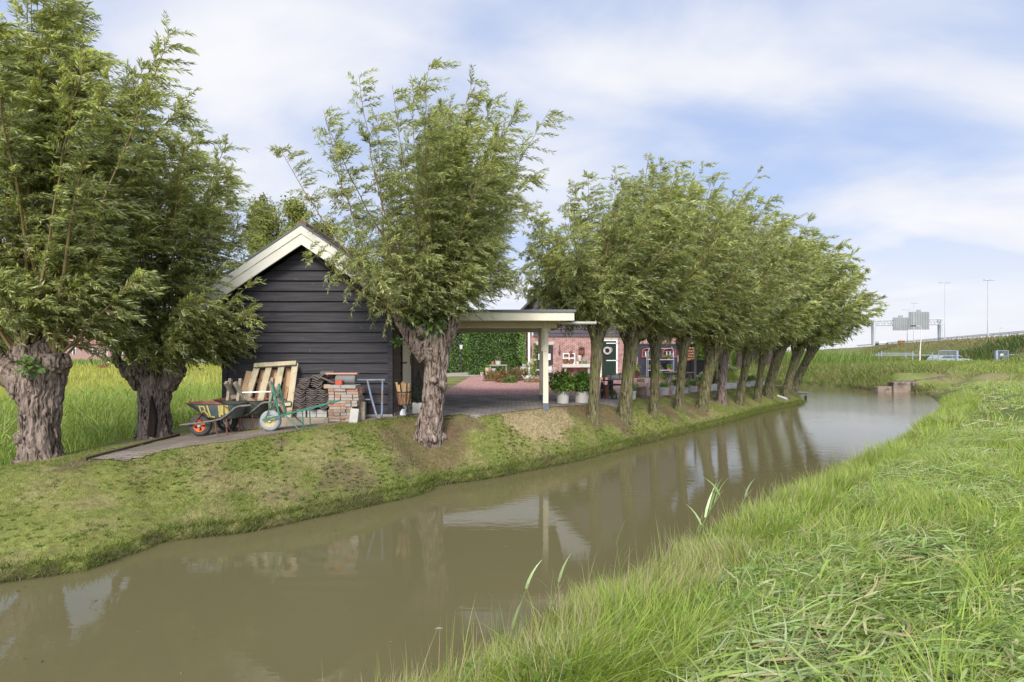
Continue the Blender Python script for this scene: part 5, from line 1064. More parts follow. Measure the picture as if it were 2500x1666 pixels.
for a in [('long grey planter under the yellow conifer', 1742, 956, 22, 17, 'trough', None, 0, 12), ('first zinc trough of lime green bushes left of the pale willow', 1780, 951, 13, 16, 'trough', 'lime', 24, 9), ('second zinc trough of lime green bushes against the pale willow', 1793, 950, 15, 15, 'trough', 'lime', 20, 9),
          ('long grey trough of pale hostas between two willow trunks', 1826, 946, 20, 13, 'trough', 'hosta', 16, 10), ('rust stained box with green tufts behind the narrow willow', 1841, 944, 12, 14, 'trough', 'hosta', 16, 8), ('last grey trough with bright green leaves before the stout leaning willow', 1867, 942, 15, 12, 'trough', 'lime', 16, 9), ('round pot of tall white flower heads behind the lime bushes', 1787, 940, 22, 12, 'stonebox', 'white', 30, 9)]:
    potted(*a[:8], depth=None)
# yellow conifer, ivy, obelisk
b = hit(1742, 944); t = thing('golden_conifer', 'small yellow-green conifer in the grey planter behind the red barked willow', 'shrub', b)
v, f, c = merge([foliage_ball(1400, .17, .48, .5, .06, [(.22, .21, .03), (.14, .17, .03), (.08, .11, .02)], .4, .3)]); link_mesh(np_mesh('foliage', v, f, c), 'foliage', LEAF, t); q = MB(); q.tube([(0, 0, -.05), (0, 0, .6)], .02); q.build('stem', BARKD, t)
y = 25.5; t = thing('ivy_bush', 'dark green ivy growing up beside the wheelie bin at the barn corner', 'climber', ((1718-1250)/1250*y, y, -.2)); v, f, c = merge([foliage_ball(2600, .42, 1.25, 1.15, .10, LUSH, .85, .5)]); link_mesh(np_mesh('foliage', v, f, c), 'foliage', LEAF, t); q = MB(); q.tube([(0, 0, -.05), (.05, 0, 1.9)], .03); q.build('stem', BARKD, t)
y = 26; t = thing('slatted_screen', 'tapering wooden slat screen behind the upright reddish willow', 'screen', ((1777-1250)/1250*y, y, -.25)); q = MB()
q.prism([(-.20, 0), (.30, 0), (.02, 1.25), (-.10, 1.25)], .03, .06); q.build('panel', GREYW, t)
q = MB()
for k in range(9): z = .1+k*.135; q.b2((-.24+z*.06, -.02, z), (.30-z*.22, .028, z+.045))
q.build('slat', PALEW, t)
# wheelie bins, firewood store, posts
def bin_(label, px, pyb, y, lid, w=.56):
    z = float(G((px-1250)/1250*y, y)[0])+.02; t = thing('wheelie_bin', label, 'bin', ((px-1250)/1250*y, y, z), R(4), 'wheelie bins by the firewood')
    q = MB(); q.box((0, 0, .52), (w*.82, .56, .86), None, 1.18); q.build('body', flat('bin_plastic', (.022, .024, .024), .5), t, bevel=.02)
    q = MB(); q.box((0, -.01, .985), (w*1.06, .72, .055)); q.box((0, .3, 1.0), (w*.9, .06, .06)); q.build('lid', lid, t, bevel=.018)
    for sx in (-1, 1):
        q = MB(); q.lathe([(.09, -.025), (.1, 0), (.09, .025)], (0, 0, 0), 16, Matrix.Translation((sx*w*.38, .26, .1)) @ Matrix.Rotation(R(90), 4, 'Y')); q.build('wheel', RUBBER, t, True)
bin_('black wheelie bin with dark lid behind the grey timber post', 1704, 930, 25.2, flat('dark_lid', (.03, .035, .04), .5), .52)
bin_('black wheelie bin with an orange lid behind the fourth row trunk', 1688, 930, 25.9, flat('orange_lid', (.55, .12, .02), .5), .5)
y = 27.6; t = thing('firewood_store', 'lean-to firewood store of dark split logs at the barn corner', 'firewood', ((1689-1250)/1250*y, y, -.2)); q = MB()
q.b2((-.35, .1, 0), (.35, .5, 1.95)); q.build('backing', DARKW, t)
q = MB()
for i in range(11):
    for j in range(5):
        q.lathe([(.055, 0), (.066, .01), (.066, .3)], (0, 0, 0), 7, Matrix.Translation((-.27+j*.13+(.06 if i % 2 else 0), -.18+rnd.uniform(-.03, .03), .25+i*.145+rnd.uniform(-.01, .01))) @ Matrix.Rotation(R(-90), 4, 'X'))
q.build('logs', pm('split_logs', (.16, .08, .04), (.34, .20, .11), (11, 11, 11), .9, .01), t)
q = MB(); q.b2((-.4, -.2, 1.95), (.42, .5, 2.03)); q.build('roof', GREYW, t)
for px, y, w, z1, mat, lab in ((1697.5, 21.5, .075, 1.53, GREYW, 'weathered grey timber post standing before the wheelie bins'), (1705.5, 27.5, .15, 1.62, flat('beige_post', (.30, .25, .17)), 'thick beige timber post between firewood store and ivy')):
    x = (px-1250)/1250*y; z = float(G(x, y)[0]); q = MB((x, y, z)); q.box((x, y, (z+z1)/2-.05), (w, w, z1-z+.1)); o = single('timber_post', lab, 'post', q, mat, None, False, .006); o.location = (x, y, z)
# trestle bench
y = 22.5; z = float(G(7.4, y)[0])+.016; t = thing('trestle_bench', 'low wooden trestle bench before the black barn doors', 'bench', ((1660-1250)/1250*y, y, z)); s = y/1250
ztop = EYE-(910-862)*s-z
q = MB(); q.box((0, 0, ztop), (68*s, .42, .04)); q.build('top', GREYW, t, bevel=.004)
for sx in (-1, 1):
    for sy in (-1, 1):
        q = MB(); q.bar((sx*.40, sy*.1, ztop-.02), (sx*.53, sy*.22, 0), .06, .05); q.build('leg', GREYW, t)
q = MB(); q.box((0, 0, ztop-.06), (.95, .08, .06)); q.build('rail', GREYW, t)
# things on the gravel before the black doors
potted('fluted maroon pot with a round green bush before the left barn door', 1553, 925, 17, 19, 'fluted', 'bush', 14, 27.2, group='potted plants before the barn')
potted('white bucket with lime leaves on the gravel before the black doors', 1581, 937.5, 13, 14, 'stone', 'sparse', 8, taper=.72, group='potted plants before the barn')
potted('square pale clay pot with spiky leaves left of the trestle legs', 1623, 938, 15, 11, 'box', 'fern', 12, group='potted plants before the barn', depth=.12)
potted('tall lime leaved plant behind the clay pot', 1610, 932, 14, 8, 'terra', 'lime', 30, 25.5, group='potted plants before the barn')
potted('mossy brown crate of white flowers before the maroon pot', 1568, 934, 20, 8, 'crate', 'sparse', 7, group='potted plants before the barn', depth=.15)
potted('white flowering bush under the trestle bench', 1646, 937, 14, 5, 'terra', 'white', 22, 23.4, group='potted plants before the barn')
for px, lab, kd in ((1588, 'small red pot with green leaves on the upper rack shelf, left', 'bush'), (1622, 'dark little pot with a tuft on the upper rack shelf', 'fern'), (1634, 'small red pot with a tuft at the right of the upper rack shelf', 'bush')):
    potted(lab, px, 878.3, 7, 5, 'terra' if 'red' in lab else 'fluted', kd, 6, 27.45, group='little pots on the plant rack')
for px, lab, kd in ((1592, 'leafy pot on the lower rack shelf, left', 'lime'), (1634, 'flat red bowl with leaves on the lower rack shelf', 'bush')):
    potted(lab, px, 904.2, 9, 5, 'terra', kd, 8, 27.45, group='little pots on the plant rack')
# rustic plant table between the first two row trunks
y = 14.9; s = y/1250; x0 = (1494-1250)*s; z = float(G(x0, y)[0])+.012; t = thing('plant_table', 'rough dark plank table stacked with pots between two willow trunks', 'table', ((1506-1250)*s, y, z)); T = tuple(t.location)
q = MB(T); q.b2(((1489-1250)*s, y-.2, EYE-66*s), ((1530-1250)*s, y+.25, EYE-63.5*s)); q.build('top', GREYW, t, bevel=.004)
q = MB(T); q.b2(((1489-1250)*s, y-.18, EYE-79*s), ((1528-1250)*s, y+.22, EYE-76.5*s)); q.build('lower_shelf', DARKW, t, bevel=.004)
for px in (1492, 1524):
    for dy in (-.14, .18):
        q = MB(T); q.b2(((px-1250)*s-.03, y+dy-.03, z), ((px-1250)*s+.03, y+dy+.03, EYE-66*s)); q.build('leg', DARKW, t)
potted('cream stone trough of pink rosettes on the plank table', 1503, 927, 19, 9, 'stonebox', 'rosette', 8, y, EYE-63.3*s, group='pots on and under the plank table', depth=.09)
potted('pale stone trough of rosettes behind on the plank table', 1493, 925.5, 18, 9, 'stonebox', 'rosette', 8, y+.12, EYE-63.3*s, group='pots on and under the plank table', depth=.07)
potted('square white pot at the right end of the plank table', 1516.5, 925.5, 7, 11, 'stonebox', 'sparse', 3, y+.02, EYE-63.3*s, group='pots on and under the plank table', depth=.05)
potted('grey bowl of leafy herbs under the plank table', 1495, 967, 15, 9, 'zinc', 'bush', 8, y-.02, z, group='pots on and under the plank table')
potted('striped leaved plant under the lower shelf of the plank table', 1495, 958, 16, 4, 'terra', 'hosta', 14, y+.35, z, group='pots on and under the plank table')
q = MB(); q.box((0, 0, .075), (.16, .16, .15)); o = single('stone_block', 'pale grey stone block under the plank table beside a willow trunk', 'block', q, CONC, None, False, .008); o.location = ((1511-1250)*s, y-.05, z)
# barrel with cart wheel, topped by a dark slab
x = (1478-1250)*s; t = thing('rusty_barrel', 'rusty brown barrel with a dark slab on top beside the plank table', 'barrel', (x, y-.1, z))
q = MB(); q.lathe([(.075, 0), (.08, .02), (.08, .2), (.083, .21), (.08, .22), (.08, .38), (.07, .40)], n=20); q.build('body', RUST, t, True)
q = MB(); q.box((0, .02, .53), (.24, .3, .025)); q.box((-.06, 0, .46), (.03, .03, .13)); q.box((.06, 0, .46), (.03, .03, .13)); q.build('slab', IRON, t, bevel=.004)
potted('small terracotta pot with a white flower on the dark slab', 1475.5, 920, 7, 7, 'terra', 'sparse', 5, y-.1, z+.545, group='pots on and under the plank table')
t = thing('cart_wheel', 'narrow black iron wheel rim leaning beside the first row trunk', 'wheel', (x-.13, y-.15, z), R(72)); q = MB()
q.tube([(.24*math.cos(a), 0, .25+.24*math.sin(a)) for a in np.linspace(0, 2*math.pi, 29)], .014, 6); q.build('rim', IRON, t, True)
q = MB()
for k in range(6): a = math.pi*k/6; q.tube([(.23*math.cos(a), 0, .25+.23*math.sin(a)), (-.23*math.cos(a), 0, .25-.23*math.sin(a))], .008, 5)
q.build('spokes', IRON, t)
# ------------------------------------------------------------------ yard left of the barn
def hedge(name, label, x0, x1, y0, y1, z0, z1, n, ls, pal, cat='hedge', front=True):
    t = thing(name, label, cat, ((x0+x1)/2, (y0+y1)/2, z0)); w, d, h = x1-x0, y1-y0, z1-z0
    side = rng.random(n); p = rng.uniform(0, 1, (n, 3)); dep = rng.exponential(.07, n)
    top = side < .22; lf = (side >= .22) & (side < .36); rt = (side >= .36) & (side < .5); fr = side >= .5
    p[top, 2] = 1; p[lf, 0] = 0; p[rt, 0] = 1; p[fr, 1] = 0; c = (p-.5)*np.array((w, d, h)); c[:, 2] += h/2
    nr = np.zeros((n, 3)); nr[top, 2] = 1; nr[lf, 0] = -1; nr[rt, 0] = 1; nr[fr, 1] = -1
    lump = (fbm(c*1.7, 3, 5)-.5)[:, None]*.42; c = c+nr*lump-nr*dep[:, None]
    ld = unit(nr*.6+rng.normal(0, .5, (n, 3))+np.array((0, 0, -.45))); l = rng.uniform(.7, 1.3, n)*ls; col = pick(pal, [1]*len(pal), n)*(.75+.5*fbm(c*3, 2)[:, None])
    v, f, cc = leaves(c, ld, nr+np.array((0, 0, .6))+rng.normal(0, .35, (n, 3)), l, l*.75, np.clip(col, 0, 1)); link_mesh(np_mesh('foliage', v, f, cc), 'foliage', LEAF, t)
    q = MB(); q.box((0, 0, h*.48), (w-.35, max(.2, d-.35), h*.93)); q.build('twigs', BARKD, t, bevel=.12); return t
hedge('clipped_hedge', 'tall dark clipped hedge behind the gravel, left of the brick barn', -2.45, .62, 28.6, 30.2, -.1, 2.9, 17000, .085, [(.04, .085, .012), (.075, .15, .02), (.12, .23, .03)])
hedge('garden_hedge', 'lighter garden hedge behind the lantern post', -7.5, -2.7, 37, 39, -.4, 3.3, 9000, .13, [(.05, .11, .02), (.09, .18, .03), (.14, .26, .05)])
for k, (x, y, h, r, lab) in enumerate([(-3.9, 40, 5.0, 1.6, 'round bright green garden tree behind the lantern post'), (-2.6, 34.5, 2.7, .8, 'low bright shrub at the end of the tall dark hedge'), (-4.6, 33.5, 2.2, .8, 'low green shrub left of the lantern post')]):
    leaf_tree('garden_tree', lab, (x, y, -.3), h, r, .18, 5200, .12, [(.07, .14, .02), (.12, .22, .035), (.19, .31, .06)], .08, 'garden trees behind the hedge', nb=22, blob=.6)
y = 33; t = thing('garden_lantern', 'black garden lantern post before the light green hedge', 'lantern', ((1126-1250)/1250*y, y, -.3)); q = MB()
q.tube([(0, 0, 0), (0, 0, .25), (0, 0, .3), (0, 0, 1.75)], [.08, .08, .045, .035], 10); q.build('post', IRON, t, True)
q = MB(); q.box((0, 0, 1.93), (.14, .14, .28), None, 1.35); q.build('glass', flat('milky_glass', (.55, .56, .52), .2), t)
q = MB(); q.lathe([(.15, 2.08), (.12, 2.13), (.03, 2.22), (.015, 2.27)], n=4); q.box((0, 0, 1.77), (.18, .18, .04)); q.build('cap', IRON, t)
def mound(label, px, pyb, w, h, pal, n=900, ls=.12, name='heather_mound', cat='shrub', yy=None):
    b = hit(px, pyb, .016) if yy is None else Vector(((px-1250)/1250*yy, yy, EYE-(pyb-862)/1250*yy)); s = b.y/1250
    v, f, c = merge([foliage_ball(n, w/2*s, h*s*.75, h*s*.3, ls, pal, .3, .5)]); v[:, 2] = np.maximum(v[:, 2], -.02); o = link_mesh(np_mesh(name, v, f, c), name, LEAF); o.location = (b.x, b.y+w/2*s*.6, b.z); tag(o, label, cat, 'mounds of the flower bed')
HEA = [(.24, .17, .07), (.30, .21, .09), (.20, .18, .06)]; HEB = [(.19, .15, .08), (.25, .19, .11), (.15, .15, .06)]
mound('golden brown heather mound at the left end of the flower bed', 1201, 931, 38, 26, HEA); mound('reddish brown heather in the middle of the flower bed', 1226, 934, 34, 28, [(.26, .14, .07), (.30, .19, .09)])
mound('grey brown tall heather at the back of the flower bed', 1252, 931, 42, 36, HEB, 700); mound('golden heather at the right of the flower bed before the zinc tub', 1274, 929, 34, 30, HEA); mound('bright green clump at the front of the flower bed', 1243, 935, 34, 12, [(.13, .20, .04), (.18, .26, .06)]); mound('low green plants behind the left heather mound', 1213, 924, 30, 14, [(.12, .22, .03), (.17, .30, .05)])
mound('yellow green leaves at the right foot of the flower bed', 1298, 934, 36, 9, [(.24, .24, .06), (.28, .22, .07)], 300)
potted('grey bucket of green leaves before the tall dark hedge', 1176.5, 918, 9, 9, 'bucket', 'bush', 10, group='pots around the flower bed'); potted('tall tan pot of fern left of the garden bench', 1189, 916, 8, 18, 'box', 'fern', 8, 26.6, group='pots around the flower bed', depth=.09)
potted('zinc tub on the ground beside the downpipe with grass on top', 1279, 912, 19, 16, 'zinc', None, 0, 27.0, group='pots around the flower bed', taper=.97); potted('round zinc pan of bright grass stacked on the zinc tub', 1281, 895.5, 14, 6, 'zinc', 'fern', 8, 27.0, group='pots around the flower bed')
potted('zinc washtub of white hydrangeas before the door with plaques', 1296, 925, 19, 8, 'zinc', 'white', 30, 23.6, group='pots around the flower bed', taper=.85); potted('small terracotta pot beside the washtub', 1313, 934, 7, 8, 'terra', None, 0, group='pots around the flower bed'); potted('red clay pot amid the heathers', 1261.5, 909, 6, 8, 'terra', None, 0, 26.0, group='pots around the flower bed')
potted('grey zinc pail under the garden bench', 1205.5, 910, 13, 10, 'zinc', None, 0, 26.6, group='pots around the flower bed')
def can_(label, px, pyb, y, s_):
    x = (px-1250)/1250*y; z = EYE-(pyb-862)/1250*y; t = thing('watering_can', label, 'watering can', (x, y, z), 0, 'zinc watering cans')
    q = MB(); q.lathe([(.10*s_, 0), (.11*s_, .02*s_), (.10*s_, .2*s_), (.07*s_, .24*s_)], n=18); q.build('body', ZINC, t, True); q = MB(); q.tube([(-.08*s_, 0, .06*s_), (-.26*s_, 0, .28*s_)], [.022*s_, .014*s_]); q.build('spout', ZINC, t); q = MB(); q.tube([(.09*s_, 0, .05*s_), (.18*s_, 0, .14*s_), (.12*s_, 0, .27*s_), (0, 0, .26*s_)], .01*s_); q.build('handle', ZINC, t)
can_('zinc watering can on the ground before the washtub', 1288, 931, 22.4, 1.0); can_('zinc watering can with raised spout on a stool by the carport post', 1343, 910, 27.3, 1.35)
y = 26.8; t = thing('garden_bench', 'grey weathered table bench with pots before the dark hedge', 'bench', ((1216-1250)/1250*y, y, -.05)); T = tuple(t.location); s = y/1250
q = MB(T); q.b2(((1195-1250)*s, y-.2, EYE-(894-862)*s), ((1238-1250)*s, y+.25, EYE-(890.5-862)*s)); q.build('top', GREYW, t, bevel=.01)
for px in (1197, 1236):
    q = MB(T); q.b2(((px-1250)*s-.045, y-.17, -.06), ((px-1250)*s+.045, y+.2, EYE-(894.2-862)*s)); q.build('leg', GREYW, t)
potted('red terracotta pot on the left of the garden bench', 1203, 890.5, 7, 8, 'terra', None, 0, y, group='pots around the flower bed'); potted('stone bowl of yellow grasses on the garden bench', 1216, 890.5, 15, 9, 'stone', 'sparse', 16, y, group='pots around the flower bed')
t = thing('side_table', 'small white topped dark table before the black plaque door', 'table', ((1314-1250)/1250*26.6, 26.6, -.05)); q = MB(); q.box((0, 0, .42), (.34, .3, .06)); q.build('top', STONEP, t, bevel=.01)
for sx in (-1, 1):
    for sy in (-1, 1): q = MB(); q.box((sx*.12, sy*.1, .2), (.05, .05, .4)); q.build('leg', DARKW, t)
t = thing('ivy_strand', 'thin ivy climbing the left jamb of the black plaque door', 'climber', (bx(1306), BY-.08, -.1)); n = 260; p = np.stack([rng.normal(0, .05, n), rng.normal(0, .03, n), rng.uniform(.1, 1.9, n)], 1); l = rng.uniform(.05, .09, n)
v, f, c = leaves(p, rng.normal(0, 1, (n, 3))+np.array((0, -.5, -.4)), np.array((0, -1, .3))+rng.normal(0, .3, (n, 3)), l, l*.85, pick(LUSH, (1, 1, 1), n)); link_mesh(np_mesh('foliage', v, f, c), 'foliage', LEAF, t); q = MB(); q.tube([(0, .03, 0), (.03, .03, 1), (0, .03, 1.9)], .012, 5); q.build('stem', BARKD, t)
t = thing('wall_creeper', 'bright green creeper hanging on the corner by the white downpipe', 'climber', (.55, BY-.1, 0)); n = 900; p = np.stack([rng.normal(0, .10, n), rng.normal(0, .08, n), rng.uniform(.8, 3.0, n)], 1); l = rng.uniform(.07, .11, n)
v, f, c = leaves(p, rng.normal(0, 1, (n, 3))+np.array((0, -.5, -.6)), np.array((0, -1, .3))+rng.normal(0, .3, (n, 3)), l, l*.7, pick([(.12, .22, .03), (.18, .30, .05)], (1, 1), n)); link_mesh(np_mesh('foliage', v, f, c), 'foliage', LEAF, t); q = MB(); q.tube([(0, .03, -.1), (.03, .03, 1.5), (0, .03, 2.9)], .015, 5); q.build('stem', BARKD, t)
# ------------------------------------------------------------------ wheelbarrows and junk before the shed
def paint_mat():
    m = pm('worn_blue_green_paint', (.055, .085, .095), (.13, .165, .155), (7, 7, 7), .6, .002, (.13, .075, .04), 7, .58); return m
WORN = paint_mat(); YEL = pm('worn_yellow_paint', (.42, .33, .06), (.60, .50, .16), (16, 16, 16), .7, .002, (.13, .12, .07), 14, .60)
def wheel(parent, c, r, w, rim_mat, hub, tyre_mat, spokes=5, wire=False):
    t = bpy.data.objects.new('wheel', None); COL.objects.link(t); t.parent = parent; t.location = c
    rot = Matrix.Rotation(R(90), 4, 'X'); q = MB()
    q.lathe([(r*.56, -w*.42), (r*.78, -w*.5), (r*.93, -w*.40), (r, -w*.18), (r, w*.18), (r*.93, w*.40), (r*.78, w*.5), (r*.56, w*.42)], n=36, m=rot, caps=False)
    me = q.build('tyre', tyre_mat, t, True)
    q = MB(); q.lathe([(r*.50, -w*.30), (r*.58, -w*.44), (r*.56, -w*.2), (r*.56, w*.2), (r*.58, w*.44), (r*.50, w*.30)], n=36, m=rot, caps=False)
    if wire:
        for k in range(14): a = 2*math.pi*k/14; q.tube([(0, -w*.2, 0), (r*.53*math.cos(a), -w*.1, r*.53*math.sin(a))], .004, 4)
    else:
        for k in range(spokes):
            a = 2*math.pi*k/spokes+.5; q.add([(r*.1*math.cos(a-.9), -w*.22, r*.1*math.sin(a-.9)), (r*.53*math.cos(a-.30), -w*.26, r*.53*math.sin(a-.30)), (r*.53*math.cos(a+.30), -w*.26, r*.53*math.sin(a+.30)), (r*.1*math.cos(a+.9), -w*.22, r*.1*math.sin(a+.9)), (r*.1*math.cos(a-.9), w*.22, r*.1*math.sin(a-.9)), (r*.53*math.cos(a-.30), w*.22, r*.53*math.sin(a-.30)), (r*.53*math.cos(a+.30), w*.22, r*.53*math.sin(a+.30)), (r*.1*math.cos(a+.9), w*.22, r*.1*math.sin(a+.9))], [(0, 1, 2, 3), (7, 6, 5, 4), (0, 4, 5, 1), (2, 6, 7, 3), (0, 3, 7, 4), (1, 5, 6, 2)])
    q.build('rim', rim_mat, t); q = MB(); q.lathe([(.02, -w*.6), (.03, -w*.5), (.03, w*.5), (.02, w*.6)], n=12, m=rot); q.build('hub', hub, t, True)
def barrow(label, loc, rz, rim, wire, letters, hl, tint):
    t = thing('wheelbarrow', label, 'wheelbarrow', loc, rz, 'wheelbarrows before the shed')
    wheel(t, (0, 0, .19), .19, .105, rim, ZINC, RUBBER, 5, wire)
    # tray: loft of rounded rectangles
    def rr(x0, x1, hw, z, tilt=0, n=40):
        pts = []
        for k in range(n):
            a = 2*math.pi*k/n; e = .42; cx = math.copysign(abs(math.cos(a))**e, math.cos(a)); cy = math.copysign(abs(math.sin(a))**(.55), math.sin(a)); fr = (cx+1)/2
            pts.append(((x0+x1)/2+(x1-x0)/2*cx, hw*cy*(.78+.22*fr), z+tilt*(1-fr)))
        return pts
    n = 40; rings = [rr(.23, .63, .18, .315), rr(.18, .66, .205, .335), rr(-.20, .74, .30, .57, .01), rr(-.21, .75, .315, .575, .01), rr(-.19, .73, .29, .572, .01)]
    q = MB(); vs = [p for r_ in rings[:4] for p in r_]; fs = [[i*n+k, i*n+(k+1) % n, (i+1)*n+(k+1) % n, (i+1)*n+k] for i in range(3) for k in range(n)]+[list(range(n))[::-1]]
    q.add(vs, fs); tr = q.build('tray', tint, t, True)
    q = MB(); ins = [rings[3], rings[4], rr(.20, .64, .19, .345), rr(.25, .61, .165, .33)]; vs = [p for r_ in ins for p in r_]
    q.add(vs, [[i*n+k, (i+1)*n+k, (i+1)*n+(k+1) % n, i*n+(k+1) % n] for i in range(3) for k in range(n)]+[[3*n+k for k in range(n)]]); q.build('tray_lining', RUSTR, t, True)
    for sy in (-1, 1):
        q = MB(); q.tube([(-.29, sy*.085, .205), (0, sy*.085, .235), (.30, sy*.17, .285), (.48, sy*.215, .325), (.60, sy*.235, .41), (.72, sy*.25, .51), (.80, sy*.255, .545), (hl, sy*.26, .56)], .0165, 10); q.build('handle_tube', RUST if sy > 0 else STEELP, t, True)
        q = MB(); q.tube([(.36, sy*.2, .30), (.385, sy*.2, .10), (.47, sy*.2, .012), (.52, sy*.2, .008), (.565, sy*.2, .05), (.56, sy*.21, .33)], .012, 8); q.build('leg', RUST, t, True)
        q = MB(); q.tube([(.56, sy*.28, .55), (.70, sy*.245, .46)], .008, 6); q.build('strut', RUST, t)
        q = MB(); q.tube([(-.06, sy*.085, .225), (-.02, sy*.07, .30), (.06, sy*.07, .40), (.20, sy*.16, .36)], .009, 6); q.build('stay', RUST, t)
    q = MB(); q.tube([(-.29, -.1, .205), (-.29, .1, .205)], .016, 8); q.tube([(.47, -.2, .012), (.47, .2, .012)], .008, 6); q.build('cross_tube', RUST, t)
    if letters:                               # worn yellow letters painted on the near flank
        def flank(x, z): f = (z-.335)/(.57-.335); hw = .205+(.30-.205)*f; x0 = .18+(-.20-.18)*f; x1 = .66+(.74-.66)*f; cx = (x-(x0+x1)/2)/((x1-x0)/2); fr = min(1, max(0, (cx+1)/2)); ss = (1-min(1, abs(cx))**(2/.42))**.5; return -(hw*(.78+.22*fr))*max(.02, ss)**.55-.004
        q = MB()
        def stroke(pts, w):
            for (a, b) in zip(pts[:-1], pts[1:]):
                d = Vector((b[0]-a[0], 0, b[1]-a[1])); L = d.length; nx, nz = -d.z/L*w/2, d.x/L*w/2; m = 5; b0 = len(q.v)
                for i in range(m+1):
                    f = -.08+1.16*i/m; x, z = a[0]+d.x*f, a[1]+d.z*f
                    for s in (1, -1): xx, zz = x+nx*s, z+nz*s; q.v.append(Vector((xx, flank(xx, zz), zz)))
                for i in range(m): q.f.append([b0+2*i, b0+2*i+1, b0+2*i+3, b0+2*i+2])
        stroke([(.125, .535), (.130, .345)], .026); stroke([(.135, .54), (.20, .535)], .024); stroke([(.205, .53), (.208, .47)], .026); stroke([(.20, .46), (.14, .445)], .022); stroke([(.195, .452), (.232, .40), (.235, .35)], .03)
        stroke([(.265, .545), (.275, .36)], .03); stroke([(.27, .362), (.345, .352)], .024); stroke([(.47, .545), (.445, .37)], .032); stroke([(.52, .55), (.49, .40)], .05); stroke([(.59, .55), (.575, .42)], .055)
        q.build('painted_letters', YEL, tr)
    return t
STEELP = pm('worn_tube_paint', (.09, .10, .10), (.20, .20, .18), (14, 14, 14), .6, .001, (.16, .08, .05), 9, .55)
ORW = flat('orange_rim_paint', (.56, .13, .035), .5)
g = lambda x, y: float(G(x, y)[0])+.014
barrow('wheelbarrow with an orange wheel hub and worn yellow letters on its tray', (-5.38, 8.85, g(-5.38, 8.85)), 0, ORW, False, True, 1.0, WORN)
barrow('dark green wheelbarrow with a grey wire wheel, standing behind the lettered one', (-5.17, 9.30, g(-5.17, 9.3)), 0, ZINC, True, False, 1.26, pm('dark_green_worn_paint', (.05, .075, .06), (.11, .13, .11), (7, 7, 7), .6, .002, (.11, .07, .04), 6, .58))
# flat brick barrow with upright rack
t = thing('brick_barrow', 'green tubular brick barrow with a grey and yellow wheel before the tile stack', 'wheelbarrow', (-4.11, 8.72, g(-4.11, 8.72)), 0, 'wheelbarrows before the shed')
wheel(t, (0, 0, .178), .178, .10, pm('worn_yellow_rim', (.40, .30, .06), (.55, .45, .16), (12, 12, 12), .6, .001, (.34, .34, .32), 5, .55), ZINC, pm('grey_tyre', (.22, .23, .23), (.33, .34, .34), (9, 9, 9), .8, .001), 0)
GRN_P = pm('green_tube_paint', (.025, .11, .075), (.05, .18, .12), (9, 9, 9), .45, .001, (.15, .07, .05), 9, .62)
q = MB(); q.lathe([(.02, -.03), (.1, -.028), (.1, .028), (.02, .03)], n=28, m=Matrix.Translation((0, 0, .178)) @ Matrix.Rotation(R(90), 4, 'X')); q.build('wheel_disc', pm('yellow_disc', (.42, .33, .08), (.50, .42, .2), (9, 9, 9), .6, .001, (.36, .36, .34), 5, .5), t, True)
for sy in (-1, 1):
    q = MB(); q.bar((-.10, sy*.075, .20), (.22, sy*.11, .275), .02, .03); q.bar((.22, sy*.11, .275), (1.1, sy*.24, .50), .022, .035); q.build('side_rail', GRN_P, t, bevel=.003)
    q = MB(); q.bar((.085, sy*.12, .80), (.20, sy*.12, .30), .022, .03); q.build('upright', GRN_P, t, bevel=.003)
    q = MB(); q.tube([(.10, sy*.10, .70), (-.04, sy*.075, .22)], .010, 6); q.build('stay', GRN_P, t)
    q = MB(); q.tube([(.30, sy*.13, .29), (.56, sy*.15, .03), (.60, sy*.15, .01), (.62, sy*.15, .03), (.60, sy*.15, .36)], .011, 8); q.build('leg', GRN_P, t, True)
q = MB(); q.tube([(.2, -.12, .30), (.2, .12, .30)], .012); q.tube([(.13, -.12, .58), (.13, .12, .58)], .010); q.tube([(.6, -.15, .03), (.6, .15, .03)], .008); q.build('cross_tube', GRN_P, t)
q = MB(); q.bar((.2, 0, .305), (.55, 0, .40), .2, .012, (0, 0, 1)); q.build('platform', RUST, t)
# sawhorse of crossed legs
t = thing('sawhorse', 'old wooden sawhorse with crossed legs leaning behind the wheelbarrows', 'sawhorse', (-4.9, 9.42, g(-4.9, 9.42))); T = tuple(t.location)
for (a, b) in (((551, 934), (571, 968)), ((563, 926), (556, 985)), ((573, 934), (604, 985)), ((588, 926), (581, 985)), ((658, 932), (697, 1006)), ((666, 924), (660, 1000))):
    q = MB(T); fw = a[0] < b[0]; q.bar(P(*a, 9.22 if fw else 9.48), P(*b, 9.44 if fw else 9.24), .075, .05, (1, 0, 0)); q.build('leg', OLDW, t, bevel=.006)
q = MB(T); q.tube([P(588, 959, 9.33), P(662, 957, 9.33)], .014, 8); q.build('tie_rod', WHITE, t)
for a, b, y in (((556, 970), (584, 969), 9.34), ((590, 966), (622, 983), 9.36)):
    q = MB(T); q.bar(P(*a, y), P(*b, y), .03, .07); q.build('brace', OLDW, t, bevel=.004)
